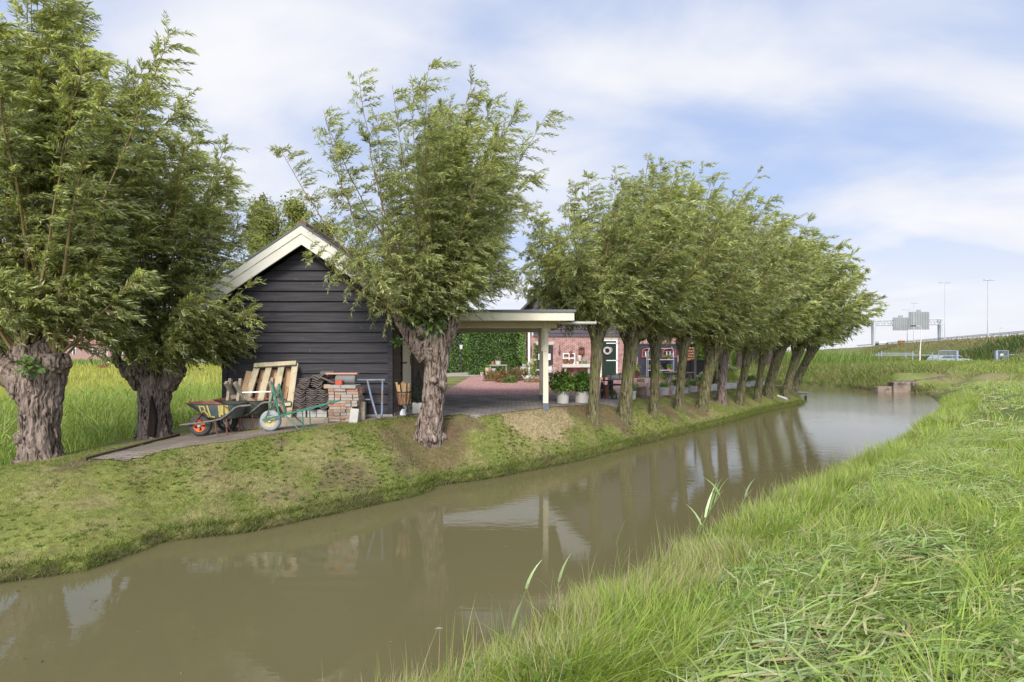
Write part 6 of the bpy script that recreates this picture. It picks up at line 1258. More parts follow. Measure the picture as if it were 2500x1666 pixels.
# pallets
def pallet(name, label, bl, br, tl, tr, slats, sw, mat, rails, rmat, dy):
    t = thing(name, label, 'pallet', tuple(bl), 0, 'pallets leaning on the shed'); T = tuple(bl)
    f = lambda s, w: bl*(1-s)*(1-w)+br*s*(1-w)+tl*(1-s)*w+tr*s*w; nrm = (br-bl).cross(tl-bl).normalized()
    for s, w1 in slats:
        q = MB(T); q.bar(f(s, .0), f(s, w1), sw, .022, tuple(nrm)); q.build('slat', mat, t, bevel=.003)
    for w, h in rails:
        q = MB(T); o_ = -nrm*(.022+h/2)*(1 if nrm.y > 0 else -1)*dy; q.bar(f(-.02, w)+o_, f(1.02, w)+o_, .085, h, tuple(nrm)); q.build('rail', rmat, t, bevel=.004)
pallet('wooden_pallet', 'fresh orange pine pallet half hidden behind the grey-green pallet', P(572, 1030, 9.70), P(690, 1028, 9.70), P(604, 907, 9.93), P(716, 900, 9.93), [(.05, 1), (.18, .99), (.37, 1), (.57, 1), (.70, .99), (.92, 1)], .125, NEWW, [(.22, .05), (.80, .05)], NEWW, -1)
pallet('wooden_pallet', 'pale weathered pallet with open slats and a loose top board leaning on the shed', P(580, 1035, 9.38), P(706, 1030, 9.38), P(626, 893, 9.84), P(724, 887, 9.84), [(.03, .98), (.33, .97), (.64, .97), (.97, 1.0)], .115, PALEW, [(.985, .045), (.28, .05)], PALEW, 1)
# beam, blocks, tiles
t = MB((-4.15, 9.42, -.1)); t.b2((-4.97, 9.28, -.22), (-3.33, 9.55, .068)); o = single('timber_beam', 'heavy square timber beam lying under the roof tile stack', 'beam', t, OLDW, None, False, .012); o.location = (-4.15, 9.42, -.1)
sy = 9.36; s = sy/1250
proto = None
BLK = pm('grey_blocks', (.30, .285, .26), (.42, .40, .37), (8, 8, 8), .95, .004, (.22, .20, .16), 4, .6)
for (x0, x1) in ((724, 746), (750, 771.5), (772.5, 798)):
    for k, (p0, p1) in enumerate(((1019.6, 1010.2), (1009.8, 1000.4))):
        w = (x1-x0)*s-.004; h = (p0-p1)*s; c = ((x0+x1)/2-1250)*s; q = MB(); q.box((0, 0, h/2), (w, .2, h)); o = q.build('concrete_block', BLK, None, bevel=.008); o.location = (c, sy+.1, .07+k*.0725)
        tag(o, 'pale concrete block in the two courses under the roof tiles', 'block', 'concrete blocks under the roof tiles')
# wavy roof tiles
def tile_mesh():
    n = 18; v = []; f = []; w = .205; d = .36
    for z in (0, .013):
        for yy in (0, d):
            for i in range(n+1): a = i/n; v.append((w*(a-.5), yy, .022*math.sin(a*2*math.pi*1.08+.6)+z))
    k = n+1
    for i in range(n):
        f += [(i, k+i, k+i+1, i+1), (2*k+i, 2*k+i+1, 3*k+i+1, 3*k+i), (i, i+1, 2*k+i+1, 2*k+i), (k+i, 3*k+i, 3*k+i+1, k+i+1)]
    f += [(0, 2*k, 3*k, k), (n, k+n, 3*k+n, 2*k+n)]
    me = bpy.data.meshes.new('roof_tile'); me.from_pydata(v, [], f); me.materials.append(pm('old_roof_tile', (.085, .07, .062), (.19, .15, .13), (9, 9, 9), .85, .003, (.24, .21, .18), 6, .62)); return me
TM = tile_mesh()
for (pxc, z0, n, lab, gr) in ((731.5, .245, 11, 'grey brown wavy roof tile in the left column of the tile stack', 'left column of roof tiles'), (760, .245, 11, 'grey brown wavy roof tile in the middle column of the tile stack', 'middle column of roof tiles'), (787, .245, 11, 'grey brown wavy roof tile in the right column of the tile stack', 'right column of roof tiles'), (742, .622, 5, 'wavy roof tile in the upper left pile on top of the tile columns', 'upper left roof tiles'), (774, .622, 7, 'wavy roof tile in the upper right pile on top of the tile columns', 'upper right roof tiles')):
    for i in range(n):
        o = bpy.data.objects.new('roof_tile', TM); COL.objects.link(o); o.location = ((pxc-1250)*9.3/1250+rnd.uniform(-.012, .012), 9.3+rnd.uniform(-.02, .02), z0+i*.0325); o.rotation_euler = (0, rnd.uniform(-.03, .03), rnd.uniform(-.05, .05)); tag(o, lab, 'roof tile', gr)
# brick pile
BRK = [pm('old_brick_%s' % n, c1, c2, (14, 14, 14), .95, .004, (.33, .30, .26), 6, .62) for n, c1, c2 in (('tan', (.24, .17, .12), (.36, .27, .20)), ('red', (.30, .12, .07), (.42, .20, .13)), ('grey', (.26, .22, .18), (.36, .31, .26)), ('brown', (.20, .13, .09), (.31, .21, .15)))]
BM = []
for m_ in BRK:
    for (w, d) in ((.205, .1), (.1, .205)): q = MB(); q.box((0, 0, .026), (w, d, .052)); o = q.build('brick', m_, None, bevel=.006); BM.append(o.data); bpy.data.objects.remove(o)
yy = 9.22; X0 = (799.5-1250)/1250*yy; X1 = (874-1250)/1250*yy; zb = float(G(-3.05, yy)[0])+.014
for layer in range(2):
    for r_ in range(11):
        x = X0+rnd.uniform(0, .03)+(.0 if r_ < 9 else .0); lim = X1-(.0 if r_ > 4 else .03)
        while x < lim-.07:
            hd = rnd.random() < (.45 if 2 < r_ < 9 else .25) or lim-x < .2; w = .1 if hd else .205; mi = rnd.choice([0, 0, 0, 2, 2, 1, 3, 1])
            o = bpy.data.objects.new('brick', BM[mi*2+(1 if hd else 0)]); COL.objects.link(o)
            o.location = (x+w/2, yy+layer*.22+(.105 if hd else .055)+rnd.uniform(-.02, .015), zb+r_*.0545); o.rotation_euler = (0, 0, rnd.uniform(-.05, .05)); x += w+rnd.uniform(.004, .014)
            tag(o, 'old worn brick in the tan brick pile against the shed', 'brick', 'bricks of the brick pile')
zt = zb+11*.0545; s = yy/1250
def blk(name, label, cat, p0, p1, y0, y1, mat, rz=0, bev=.006):
    a = P(p0[0], p0[1], y0); b = P(p1[0], p1[1], y0); c = ((a.x+b.x)/2, (y0+y1)/2, min(a.z, b.z)); q = MB(); q.box((0, 0, abs(b.z-a.z)/2), (abs(b.x-a.x), y1-y0, abs(b.z-a.z))); o = single(name, label, cat, q, mat, None, False, bev); o.location = c; o.rotation_euler = (0, 0, rz); return o
def top(name, label, px0, px1, h, z, y0, y1, mat, cat='brick'):
    x0, x1 = (px0-1250)*s, (px1-1250)*s; q = MB(); q.box((0, 0, h/2), (x1-x0, y1-y0, h)); o = single(name, label, cat, q, mat, None, False, .006); o.location = ((x0+x1)/2, (y0+y1)/2, z); return o
top('stone_slab', 'grey stone slab on the left top of the brick pile', 800.5, 832, .06, zt, yy-.02, yy+.3, CONC, 'slab'); top('stone_slab', 'grey stone slab on the right top of the brick pile', 833, 869, .06, zt, yy-.03, yy+.3, CONC, 'slab')
top('red_brick', 'bright red brick lying on top of the stone slabs', 818, 834, .085, zt+.06, yy+.0, yy+.1, flat('bright_red_brick', (.42, .08, .04), .9))
q = MB(); q.lathe([(.075, 0), (.09, .02), (.09, .34), (.075, .36)], (0, 0, 0), 18, Matrix.Rotation(R(90), 4, 'Y')); o = single('ridge_tile', 'round grey ridge tile lying across the top of the brick pile', 'roof tile', q, flat('grey_ridge', (.16, .15, .14)), None, True); o.location = ((812-1250)*s, yy+.2, zt+.15)
top('ochre_stone', 'small ochre stone at the left shoulder of the brick pile', 790, 806, .07, zt-.0, yy+.0, yy+.1, flat('ochre_stone', (.34, .24, .14)), 'stone')
top('clay_batten', 'flat pale red clay strip topping the ridge tiles', 788, 866, .03, zt+.245, yy+.14, yy+.26, flat('pale_red_clay', (.46, .24, .18)), 'strip')
q = MB(); q.lathe([(.06, 0), (.075, .02), (.075, .24), (.06, .26)], (0, 0, 0), 16, Matrix.Rotation(R(90), 4, 'Y')); o = single('ridge_tile', 'dark ridge tile lying over the upper roof tiles', 'roof tile', q, flat('dark_ridge', (.09, .08, .075)), None, True); o.location = ((767-1250)*s, yy+.32, zt+.235)
q = MB(); q.bar((0, 0, .14), (.24, .02, .03), .12, .014, (0, 0, 1)); o = single('broken_tile', 'broken brown tile tilted between tile stack and brick pile', 'roof tile', q, TILE); o.location = ((779-1250)*s, yy+.1, zt+.06)
def lean(name, label, cat, px0, px1, py0, py1, y0, tilt, th, mat):
    a = P(px0, py1, y0); b = P(px1, py0, y0); w = b.x-a.x; h = b.z-a.z; gz = float(G((a.x+b.x)/2, y0)[0])+.012; q = MB(); q.box((0, th/2, h/2), (w, th, h)); o = single(name, label, cat, q, mat, None, False, .006); o.location = ((a.x+b.x)/2, y0, min(a.z, gz)); o.rotation_euler = (R(-tilt), R(3 if th < .05 else 0), 0); return o
lean('paving_slab', 'pale grey slab leaning against the right of the brick pile', 'slab', 851.5, 872, 998, 1034, 9.08, 12, .04, pm('pale_slab', (.33, .31, .27), (.44, .41, .36), (8, 8, 8), .95, .003)); lean('timber_offcut', 'upright brown timber offcut right of the leaning slab', 'timber', 870, 890, 982, 1028, 9.42, 3, .10, OLDW); blk('small_brick', 'small grey brick between leaning slab and timber offcut', 'brick', (869, 1022), (877, 1004), 9.30, 9.40, CONC)
q = MB(); q.bar((0, 0, 0), (.33, .24, .70), .07, .04); o = single('wooden_post', 'pale wooden post leaning on the shed behind the tile stack', 'timber', q, PALEW, None, False, .005); o.location = (-4.28, 9.66, .05)
# blue trestle frame
t = thing('steel_trestle', 'blue and rusty tubular steel trestle leaning against the shed beside the brick pile', 'trestle', tuple(P(905, 1022, 9.6))); T = tuple(t.location)
BLU = pm('worn_blue_paint', (.10, .14, .20), (.20, .25, .31), (9, 9, 9), .55, .001, (.17, .10, .07), 5, .52)
q = MB(T); q.tube([P(864, 928.5, 9.7), P(940, 928, 9.7)], .020, 10); q.build('top_tube', BLU, t, True)
q = MB(T); q.tube([P(897, 929, 9.7), P(905, 965, 9.65), P(917, 1008, 9.56), P(921, 1018, 9.54), P(926, 1021.5, 9.53), P(931, 1017, 9.54), P(932.5, 1006, 9.56), P(934, 929, 9.7)], .020, 10); q.build('leg', BLU, t, True)
q = MB(T); q.tube([P(874, 975.5, 9.66), P(907, 976, 9.66)], .014, 8); q.build('cross_tube', BLU, t, True)
# fire basket with logs, white ornament, topiary
y = 9.75; s = y/1250; x = (986.5-1250)*s; z = float(G(x, y)[0])+.014; t = thing('fire_basket', 'rusty iron fire basket on thin legs at the shed corner', 'fire basket', (x, y, z)); zr = EYE-(957-862)*s-z; zl = EYE-(988-862)*s-z
q = MB()
for k in range(22): a = 2*math.pi*k/22; q.tube([(.10*math.cos(a), .10*math.sin(a), zl), (.145*math.cos(a), .145*math.sin(a), zr)], .006, 5)
q.build('bars', RUST, t); q = MB(); q.lathe([(.142, zr-.012), (.15, zr-.012), (.15, zr+.012), (.142, zr+.012)], n=26, caps=False); q.build('ring', IRON, t, True); q = MB(); q.lathe([(.09, zl-.008), (.104, zl-.008), (.104, zl+.008), (.09, zl+.008)], n=26, caps=False); q.build('ring', IRON, t, True)
q = MB(); q.lathe([(.02, zl-.004), (.098, zl-.004), (.098, zl+.004), (.02, zl+.004)], n=20); q.build('floor_plate', RUST, t)
for k in range(3):
    a = 2*math.pi*k/3-1.0; q = MB(); q.tube([(.09*math.cos(a), .09*math.sin(a), zl), (.125*math.cos(a), .125*math.sin(a), 0)], .007, 6); q.build('leg', IRON, t)
LOGM = pm('firewood', (.34, .20, .09), (.50, .34, .19), (14, 14, 3), .9, .006, (.20, .11, .06), 6, .56)
for k in range(9):
    a = 2*math.pi*k/9+rnd.uniform(-.2, .2); r_ = .07 if k < 7 else .02; q = MB(); q.prism([(-.022, -.018), (.026, -.014), (.004, .028)], 0, rnd.uniform(.36, .46), 'z'); o = single('firewood_log', 'split firewood log standing in the rusty fire basket', 'log', q, LOGM, 'logs in the fire basket', False, .004); o.location = (x+r_*math.cos(a), y+r_*math.sin(a), z+zl+.005); o.rotation_euler = (rnd.uniform(-.14, .14)-.2*math.sin(a)*.6, .2*math.cos(a)*.6, rnd.uniform(0, 6))
yo = 10.02; x = (985-1250)*yo/1250; zo = float(G(x, yo)[0])+.014; t = thing('goose_ornament', 'small white goose-necked garden ornament behind the fire basket legs', 'ornament', (x, yo, zo)); q = MB(); q.lathe([(.03, 0), (.055, .02), (.06, .06), (.04, .11), (.025, .14)], n=16, sx=1.2); q.tube([(.02, 0, .10), (.05, 0, .16), (.02, 0, .21), (.035, 0, .25), (.07, 0, .24)], [.028, .02, .018, .022, .008], 10); q.build('body', WHITE, t, True)
y = 10.55; t = thing('topiary', 'dark clipped cone shrub in a pale pot half hidden behind the thick willow', 'shrub', (-1.93, y, .012)); q = MB(); q.box((0, 0, .11), (.2, .2, .22), None, 1.05); q.build('pot', STONEP, t, bevel=.006); v, f, c = merge([foliage_ball(1700, .15, .36, .52, .03, [(.02, .035, .02), (.035, .055, .03)], .6, .75)]); k_ = 1-np.clip((v[:, 2:3]-.3)/.62, 0, .75); v[:, :2] *= k_*1.2; link_mesh(np_mesh('foliage', v, f, c), 'foliage', LEAF, t)
# timber edging of the path, outlet pipes, landing stage, headwall
q = MB((-5.98, 8.3, 0)); n = 10; pts = [(-5.98-.01*k, 7.15+k*.24) for k in range(n)]
for (a, b) in zip(pts[:-1], pts[1:]): za, zb2 = float(G(*a)[0]), float(G(*b)[0]); q.bar((a[0], a[1], za), (b[0], b[1], zb2), .06, .09)
o = single('timber_edging', 'dark rotten timber edging along the left side of the paved path', 'edging', q, pm('rotten_timber', (.05, .032, .022), (.12, .08, .055), (8, 3, 8), .95, .008)); o.location = (-5.98, 8.3, 0)
def pipe(label, a, b, r, mat):
    q = MB(a); q.tube([a, b], r, 14, False); d = (Vector(b)-Vector(a)); q.tube([b, a], r*.82, 14, False); o = single('outlet_pipe', label, 'pipe', q, mat, None, True); o.location = a
pipe('white plastic drain pipe sticking out of the bank beneath the leaning willows', tuple(P(1898, 967, 20.6)), tuple(P(1922, 975.5, 20.3)), .055, flat('dull_white_pvc', (.42, .41, .38), .5))
b = hit(1900, 945); q = MB(); q.box((0, 0, .06), (.42, .16, .06)); o = single('pale_board', 'pale board lying on the lawn edge between leaning willows', 'board', q, PALEW, None, False, .005); o.location = b
y = 24.6; t = thing('landing_stage', 'small weathered landing stage at the tip of the bank over the water', 'jetty', tuple(P(1958, 966, y))); T = tuple(t.location); q = MB(T); a, b = P(1938, 961, y), P(1975.5, 958.5, y); q.b2((a.x, y, b.z-.05), (b.x, y+.9, b.z)); q.build('deck', GREYW, t, bevel=.006); q = MB(T); q.b2((a.x+.05, y+.08, b.z-.16), (b.x-.06, y+.16, b.z-.052)); q.build('joist', GREYW, t)
for px in (1942, 1971):
    q = MB(T); c = P(px, 965, y); q.b2((c.x-.04, y+.1, -1.3), (c.x+.04, y+.18, b.z-.053)); q.build('pile', DARKW, t)
CW = pm('stained_concrete', (.17, .125, .095), (.28, .22, .17), (3, 3, 1.2), .95, .01, (.085, .06, .045), 2.2, .55)
t = thing('culvert_headwall', 'stained concrete culvert headwall with slanting wing wall at the far end of the canal', 'headwall', tuple(P(2215, 955, 28.4))); T = tuple(t.location)
a, b = P(2182, 934, 28.4), P(2225, 934, 28.4); q = MB(T); q.b2((a.x, 28.4, -1.4), (b.x, 28.9, a.z)); q.build('wall', CW, t, bevel=.02)
c = P(2244, 934, 28.3); q = MB(T); q.b2((b.x+.03, 28.32, -1.4), (c.x, 29.0, a.z+.004)); q.build('pier', CW, t, bevel=.02)
d = P(2140, 944, 28.6); q = MB(T); q.b2((d.x, 28.5, -1.4), (a.x-.02, 28.8, d.z)); q.build('step', CW, t, bevel=.02)
e = P(2364, 916, 34); q = MB(T); q.add([(c.x-.3, 29.0, -1.4), (e.x, 34, -.9), (e.x, 34, e.z), (P(2318, 915, 32).x, 32, P(2318, 915, 32).z), (c.x-.3, 29.0, a.z), (c.x-.3, 29.5, -1.4), (e.x, 34.5, -.9), (e.x, 34.5, e.z), (P(2318, 915, 32).x, 32.5, P(2318, 915, 32).z), (c.x-.3, 29.5, a.z)], [(0, 1, 2, 3, 4), (9, 8, 7, 6, 5), (4, 3, 8, 9), (3, 2, 7, 8), (0, 4, 9, 5), (1, 6, 7, 2)]); q.build('wing_wall', CW, t)
# ------------------------------------------------------------------ far side: motorway furniture
CR = lambda k: Vector((70+.447*k, 70+.894*k, 3.55))
t = thing('guardrail', 'long steel guardrail along the crest of the motorway embankment', 'guardrail', tuple(CR(0)-Vector((0, 0, .0)))); T = tuple(t.location); nv = Vector((-.894, .447, 0))*.6
q = MB(T)
for z in (.74, .60, .48): q.bar(CR(-40)+Vector((0, 0, z))-nv*.5, CR(150)+Vector((0, 0, z))-nv*.5, .04, .07)
q.build('rail', pm('guardrail_steel', (.10, .10, .10), (.17, .17, .165), (1, 1, 1), .6, metal=.3), t); pr = None
for k in range(64):
    if pr is None: q = MB(); q.box((0, 0, .3), (.08, .06, .8)); pr = q.build('post', GALV, t); o = pr
    else: o = pr.copy(); COL.objects.link(o); o.parent = t
    o.location = CR(-38+k*2.9)-nv*.35-Vector(T)
def mast(label, px, y, pytop, arms, base=None, name='motorway_lamp', r=.11):
    x = (px-1250)/1250*y; zt = EYE-(pytop-862)/1250*y; zb = float(G(x, y)[0])-.1 if base is None else base; t = thing(name, label, 'street lamp', (x, y, zb), 0, 'lamps along the motorway')
    H = zt-zb; q = MB(); q.tube([(0, 0, 0), (0, 0, H*.32), (0, 0, H*.33), (0, 0, H)], [r, r*.9, r*.62, r*.42], 10); q.build('mast', LAMPG, t, True)
    for sx in arms:
        q = MB(); q.tube([(0, 0, H-.02), (sx*.35, 0, H+.06)], .035, 6); q.box((sx*.72, 0, H+.07), (.75, .28, .13)); q.build('lamp_head', LAMPG, t, bevel=.02)
mast('nearest tall motorway lamp with a double head at the right of the sky', 2412, 81.5, 685, (1, -.35)); mast('tall slender T-shaped motorway lamp right of the sign gantry', 2307, 101, 691, (1, -1)); mast('lamp mast rising behind the taller sign board', 2231, 118, 741, (1, -.2)); mast('thin T-shaped lamp mast between the two sign boards', 2215, 125, 757, (1, -1), r=.08)
for px, y, py, lab in ((2338, 180, 816, 'tiny far lamp beyond the guardrail right of the tall T-shaped lamp'), (2440, 150, 802, 'small far lamp beyond the guardrail at the right edge'), (2260, 220, 824, 'tiny far lamp beyond the guardrail below the sign gantry'), (2197, 240, 830, 'farthest tiny lamp beside the orange vehicle')): mast(lab, px, y, py, (1,), 3.4, r=.08)
y = 58; x = (2246-1250)/1250*y; z = float(G(x, y)[0])-.05; t = thing('bent_neck_lamp', 'pale street lamp with a curved neck in front of the sign gantry', 'street lamp', (x, y, z)); H = EYE-(797-862)/1250*y-z
q = MB(); q.tube([(0, 0, 0), (0, 0, 1.2), (.02, 0, 1.3), (.16, 0, H-.7), (.16, 0, H-.35), (.06, 0, H-.05), (-.2, 0, H+.05), (-.5, 0, H+.06)], [.07, .065, .05, .04, .035, .035, .03, .03], 10); q.build('pole', flat('pale_lamp_paint', (.58, .57, .52)), t, True); q = MB(); q.box((-.75, 0, H+.05), (.5, .22, .13)); q.build('lamp_head', IRON, t, bevel=.03)
# sign gantry
y = 120; s = y/1250; t = thing('sign_gantry', 'motorway sign gantry with two grey sign backs on a lattice beam', 'gantry', ((2225-1250)*s, y, 3)); T = tuple(t.location); zz = lambda py: EYE-(py-862)*s; xx = lambda px: (px-1250)*s
q = MB(T)
for dy in (-.5, .5):
    q.tube([(xx(2130), y+dy, zz(784)), (xx(2298), y+dy, zz(780))], .13, 6); q.tube([(xx(2130), y+dy, zz(795)), (xx(2298), y+dy, zz(792))], .13, 6)
    for k in range(22): a, b = 2130+k*7.6, 2130+(k+1)*7.6; q.tube([(xx(a), y+dy, zz(784 if k % 2 else 794)), (xx(b), y+dy, zz(794 if k % 2 else 783))], .07, 5)
q.build('lattice_beam', LAMPG, t)
for px, d in ((2132, 3), (2295, 3)):
    for e in (-1, 1):
        q = MB(T); q.tube([(xx(px+e*.8), y+e*.5, zz(781)), (xx(px+e*2.8), y+e*.6, 3)], .24, 6); q.build('leg', LAMPG, t)
SG = pm('sign_back', (.20, .21, .20), (.27, .28, .27), (.4, .4, .4), .6)
for (a, b, p0, p1, ta, tb, tp) in ((2174, 2211.5, 776, 807.5, 2187, 2198, 771), (2212.5, 2262, 762.5, 805.5, 2231, 2242, 757.5)):
    q = MB(T); q.b2((xx(a), y-.80, zz(p1)), (xx(b), y-.72, zz(p0))); q.b2((xx(ta), y-.80, zz(p0)+.001), (xx(tb), y-.72, zz(tp)))
    for k in range(8): px = a+(b-a)*(k+.5)/8; q.b2((xx(px)-.05, y-.88, zz(p1-1)), (xx(px)+.05, y-.802, zz(p0+1)))
    for k in range(1, 5): pz = p0+(p1-p0)*k/5; q.b2((xx(a), y-.83, zz(pz)-.04), (xx(b), y-.803, zz(pz)+.04))
    q.build('sign_panel', SG, t)
# vehicles on the motorway
def truck(label, px0, px1, py0, py1, y, cab, body):
    s = y/1250; x0, x1 = (px0-1250)*s, (px1-1250)*s; t = thing('box_truck', label, 'truck', ((x0+x1)/2, y, 3.55), 0, 'trucks on the motorway'); z1 = EYE-(py0-862)*s-3.55; L = x1-x0
    q = MB(); q.box((-L*.12, 0, z1*.57), (L*.76, 2.5, z1*.82)); q.build('box_body', body, t, bevel=.06)
    q = MB(); q.prism([(L*.28, .5), (L*.5, .5), (L*.5, z1*.45), (L*.43, z1*.72), (L*.28, z1*.72)], -1.15, 1.15); q.build('cab', cab, t, bevel=.05); q = MB(); q.prism([(L*.33, z1*.45), (L*.475, z1*.45), (L*.425, z1*.66), (L*.33, z1*.66)], -1.17, 1.17); q.build('cab_window', flat('dark_glass', (.03, .035, .04), .15), t)
    for fx in (-.38, -.22, .38):
        q = MB(); q.lathe([(.4, -1.2), (.48, -1.1), (.48, 1.1), (.4, 1.2)], (0, 0, 0), 16, Matrix.Translation((L*fx, 0, .48)) @ Matrix.Rotation(R(90), 4, 'X')); q.build('wheel', RUBBER, t, True)
    return t
WT = flat('white_truck_paint', (.62, .62, .60), .4); truck('pale grey box truck on the motorway left of the gantry signs', 2140, 2163, 834, 848, 165, flat('dark_cab', (.12, .13, .14)), WT); truck('small white truck following close behind the box truck', 2162, 2173, 837.5, 847, 170, WT, WT)
y = 150; s = y/1250; t = thing('orange_van', 'orange motorway service van half hidden behind the guardrail', 'van', ((2201-1250)*s, y, 3.4)); OV = flat('orange_van_paint', (.62, .26, .02), .4); q = MB(); q.prism([(-.62, .3), (.62, .3), (.62, .9), (.45, 1.5), (-.62, 1.5)], -.7, .7); q.build('body', OV, t, bevel=.05); q = MB(); q.prism([(.1, .95), (.54, .95), (.40, 1.4), (.1, 1.4)], -.715, .715); q.prism([(-.5, .95), (0, .95), (0, 1.4), (-.5, 1.4)], -.715, .715); q.build('window', flat('van_glass', (.03, .03, .03), .15), t)
for fx in (-.4, .4): q = MB(); q.lathe([(.2, -.72), (.25, -.68), (.25, .68), (.2, .72)], (0, 0, 0), 14, Matrix.Translation((fx, 0, .25)) @ Matrix.Rotation(R(90), 4, 'X')); q.build('wheel', RUBBER, t, True)
# field gates, rails and the pale car
GP = pm('blue_grey_gate', (.22, .25, .34), (.32, .35, .44), (3, 3, 3), .5)
def gate(label, px0, px1, py0, py1, y, nb):
    s = y/1250; x0, x1 = (px0-1250)*s, (px1-1250)*s; zt = EYE-(py0-862)*s; zb = float(G((x0+x1)/2, y)[0]); t = thing('field_gate', label, 'gate', ((x0+x1)/2, y, zb), 0, 'blue-grey field gates'); T = tuple(t.location)
    q = MB(T); q.tube([(x0, y, zb+.1), (x0, y, zt), (x1, y, zt), (x1, y, zb+.1)], .04, 8); q.tube([(x0, y, zb+.12), (x1, y, zb+.12)], .03, 6); q.tube([(x0, y, (zb+zt)/2), (x1, y, (zb+zt)/2)], .02, 6); q.build('frame', GP, t)
    q = MB(T)
    for k in range(nb): x = x0+(x1-x0)*(k+1)/(nb+1); q.tube([(x, y, zb+.12), (x, y, zt)], .013, 5)
    q.build('bars', GP, t); return t, x0, x1, zb, zt
for (lab, a, b, p0, p1, y, nb, side) in (('wide blue-grey field gate in front of the pale car', 2292, 2334, 856.5, 884, 52, 14, 1), ('narrow blue-grey field gate at the right below the embankment', 2434, 2462, 856.5, 884, 52, 10, -1)):
    t, x0, x1, zb, zt = gate(lab, a, b, p0, p1, y, nb); T = tuple(t.location); x = x1 if side > 0 else x0; q = MB(T); q.b2((x+side*.08-.09, y-.09, zb-.1), (x+side*.08+.09, y+.09, zt)); q.build('gate_post', GP, t, bevel=.01)
    if side < 0: q = MB(T); q.b2((x0+.3, y-.05, zb+.55), (x0+.62, y-.03, zb+.8)); q.build('sign_plate', flat('pale_sign', (.5, .48, .55)), t)
def rail(label, px0, px1, py, y, posts, sl=0):
    s = y/1250; x0, x1 = (px0-1250)*s, (px1-1250)*s; z = EYE-(py-862)*s; t = thing('field_rail', label, 'fence', ((x0+x1)/2, y, 0), 0, 'steel field rails'); T = tuple(t.location); q = MB(T); q.tube([(x0, y, z), (x1, y, z+sl)], .035, 6); q.build('rail', GALV, t)
    for px in posts: x = (px-1250)*s; g0 = float(G(x, y)[0]); q = MB(T); q.b2((x-.04, y-.03, g0-.2), (x+.04, y+.03, z+.28)); q.build('post', GP, t)
rail('long single steel rail with posts running left from the wide field gate', 2128, 2291, 867.5, 53, (2145, 2211, 2277)); rail('short steel rail with a post right of the narrow field gate', 2466, 2494, 866.5, 53, (2491,)); rail('fainter second rail further back by the bent-neck lamp', 2150, 2232, 863, 62, (2152, 2228))
y = 56; s = y/1250; x = (2318-1250)*s; t = thing('parked_car', 'pale green-white estate car behind the wide field gate', 'car', (x, y, float(G(x, y)[0])-.30)); CP = flat('pale_green_car_paint', (.33, .36, .30), .4)
q = MB(); q.prism([(-1.9, .28), (1.85, .28), (1.88, .55), (1.75, .68), (.95, .74), (.45, 1.10), (-1.35, 1.12), (-1.8, .78), (-1.92, .5)], -.78, .78); q.build('body', CP, t, bevel=.05); q = MB(); q.prism([(.82, .76), (.42, 1.04), (-.3, 1.05), (-.3, .76)], -.79, .79); q.prism([(-.38, .76), (-.38, 1.05), (-1.28, 1.06), (-1.55, .78)], -.79, .79); q.build('window', flat('car_glass', (.05, .06, .06), .1), t)
for fx in (-1.2, 1.2):
    for sy_ in (-1, 1): q = MB(); q.lathe([(.22, -.09), (.31, -.08), (.31, .08), (.22, .09)], (0, 0, 0), 20, Matrix.Translation((fx, sy_*.72, .31)) @ Matrix.Rotation(R(90), 4, 'X')); q.build('wheel', RUBBER, t, True)
for sy_ in (-1, 1): q = MB(); q.box((1.86, sy_*.55, .55), (.06, .3, .12)); q.build('headlight', WHITE, t, bevel=.01)
# ------------------------------------------------------------------ far left: houses, gate, goat
PK = brick_mat('far_bricks', (.24, .10, .085), (.34, .17, .14), (.42, .36, .33), .25, .08, .01)
RT = pm('red_roof_tiles', (.34, .095, .045), (.46, .16, .08), (1.5, 6, 6), .85, .02); RT2 = pm('pinkish_roof_tiles', (.30, .15, .12), (.40, .22, .18), (1.5, 6, 6), .85, .02)
y = 88; s = y/1250; zz = lambda py: EYE-(py-862)*s; xx = lambda px: (px-1250)*s
t = thing('farmhouse', 'long low brick farmhouse with a pinkish roof glimpsed between the two left willows', 'house', (xx(240), y, -.5)); T = tuple(t.location)
q = MB(T); q.b2((xx(150), y, -.5), (xx(345), y+8, zz(838))); q.build('wall', PK, t)
q = MB(T); q.prism([(y-.5, zz(840)), (y-.5, zz(838)), (y+4, zz(776)), (y+8.5, zz(838)), (y+8.5, zz(840)), (y+4, zz(780))], xx(145), xx(350), 'x'); q.build('roof', RT2, t)
for a, b, p0, p1 in ((227, 240, 852, 866), (178, 187, 850, 866), (300, 312, 850, 866)):
    q = MB(T); q.b2((xx(a), y-.06, zz(p1)), (xx(b), y-.003, zz(p0))); w = q.build('window', flat('dark_window_glass', (.05, .06, .07), .15), t); q = MB(T)
    for e in (a, b-1.2): q.b2((xx(e), y-.1, zz(p1)), (xx(e+1.2), y-.061, zz(p0)))
    q.b2((xx(a), y-.101, zz(p0+1.2)), (xx(b), y-.062, zz(p0))); q.build('frame', WHITE, w)
q = MB(T); q.b2((xx(272), y-1.2, zz(846)), (xx(297), y-.01, zz(843))); q.b2((xx(273), y-1.1, -.5), (xx(274.5), y-1.0, zz(846))); q.b2((xx(294.5), y-1.1, -.5), (xx(296), y-1.0, zz(846))); q.build('porch', WHITE, t)
y = 86; s = y/1250; t = thing('farm_barn', 'brick barn with a bright red tiled roof just left of the shed', 'house', (xx(510), y, -.5)); T = tuple(t.location)
q = MB(T); q.prism([(xx(452), -.5), (xx(540), -.5), (xx(540), zz(857)), (xx(488), zz(822)), (xx(452), zz(846))], y, y+.3); q.b2((xx(452), y+.3, -.5), (xx(538), y+8, zz(858))); q.build('wall', PK, t)
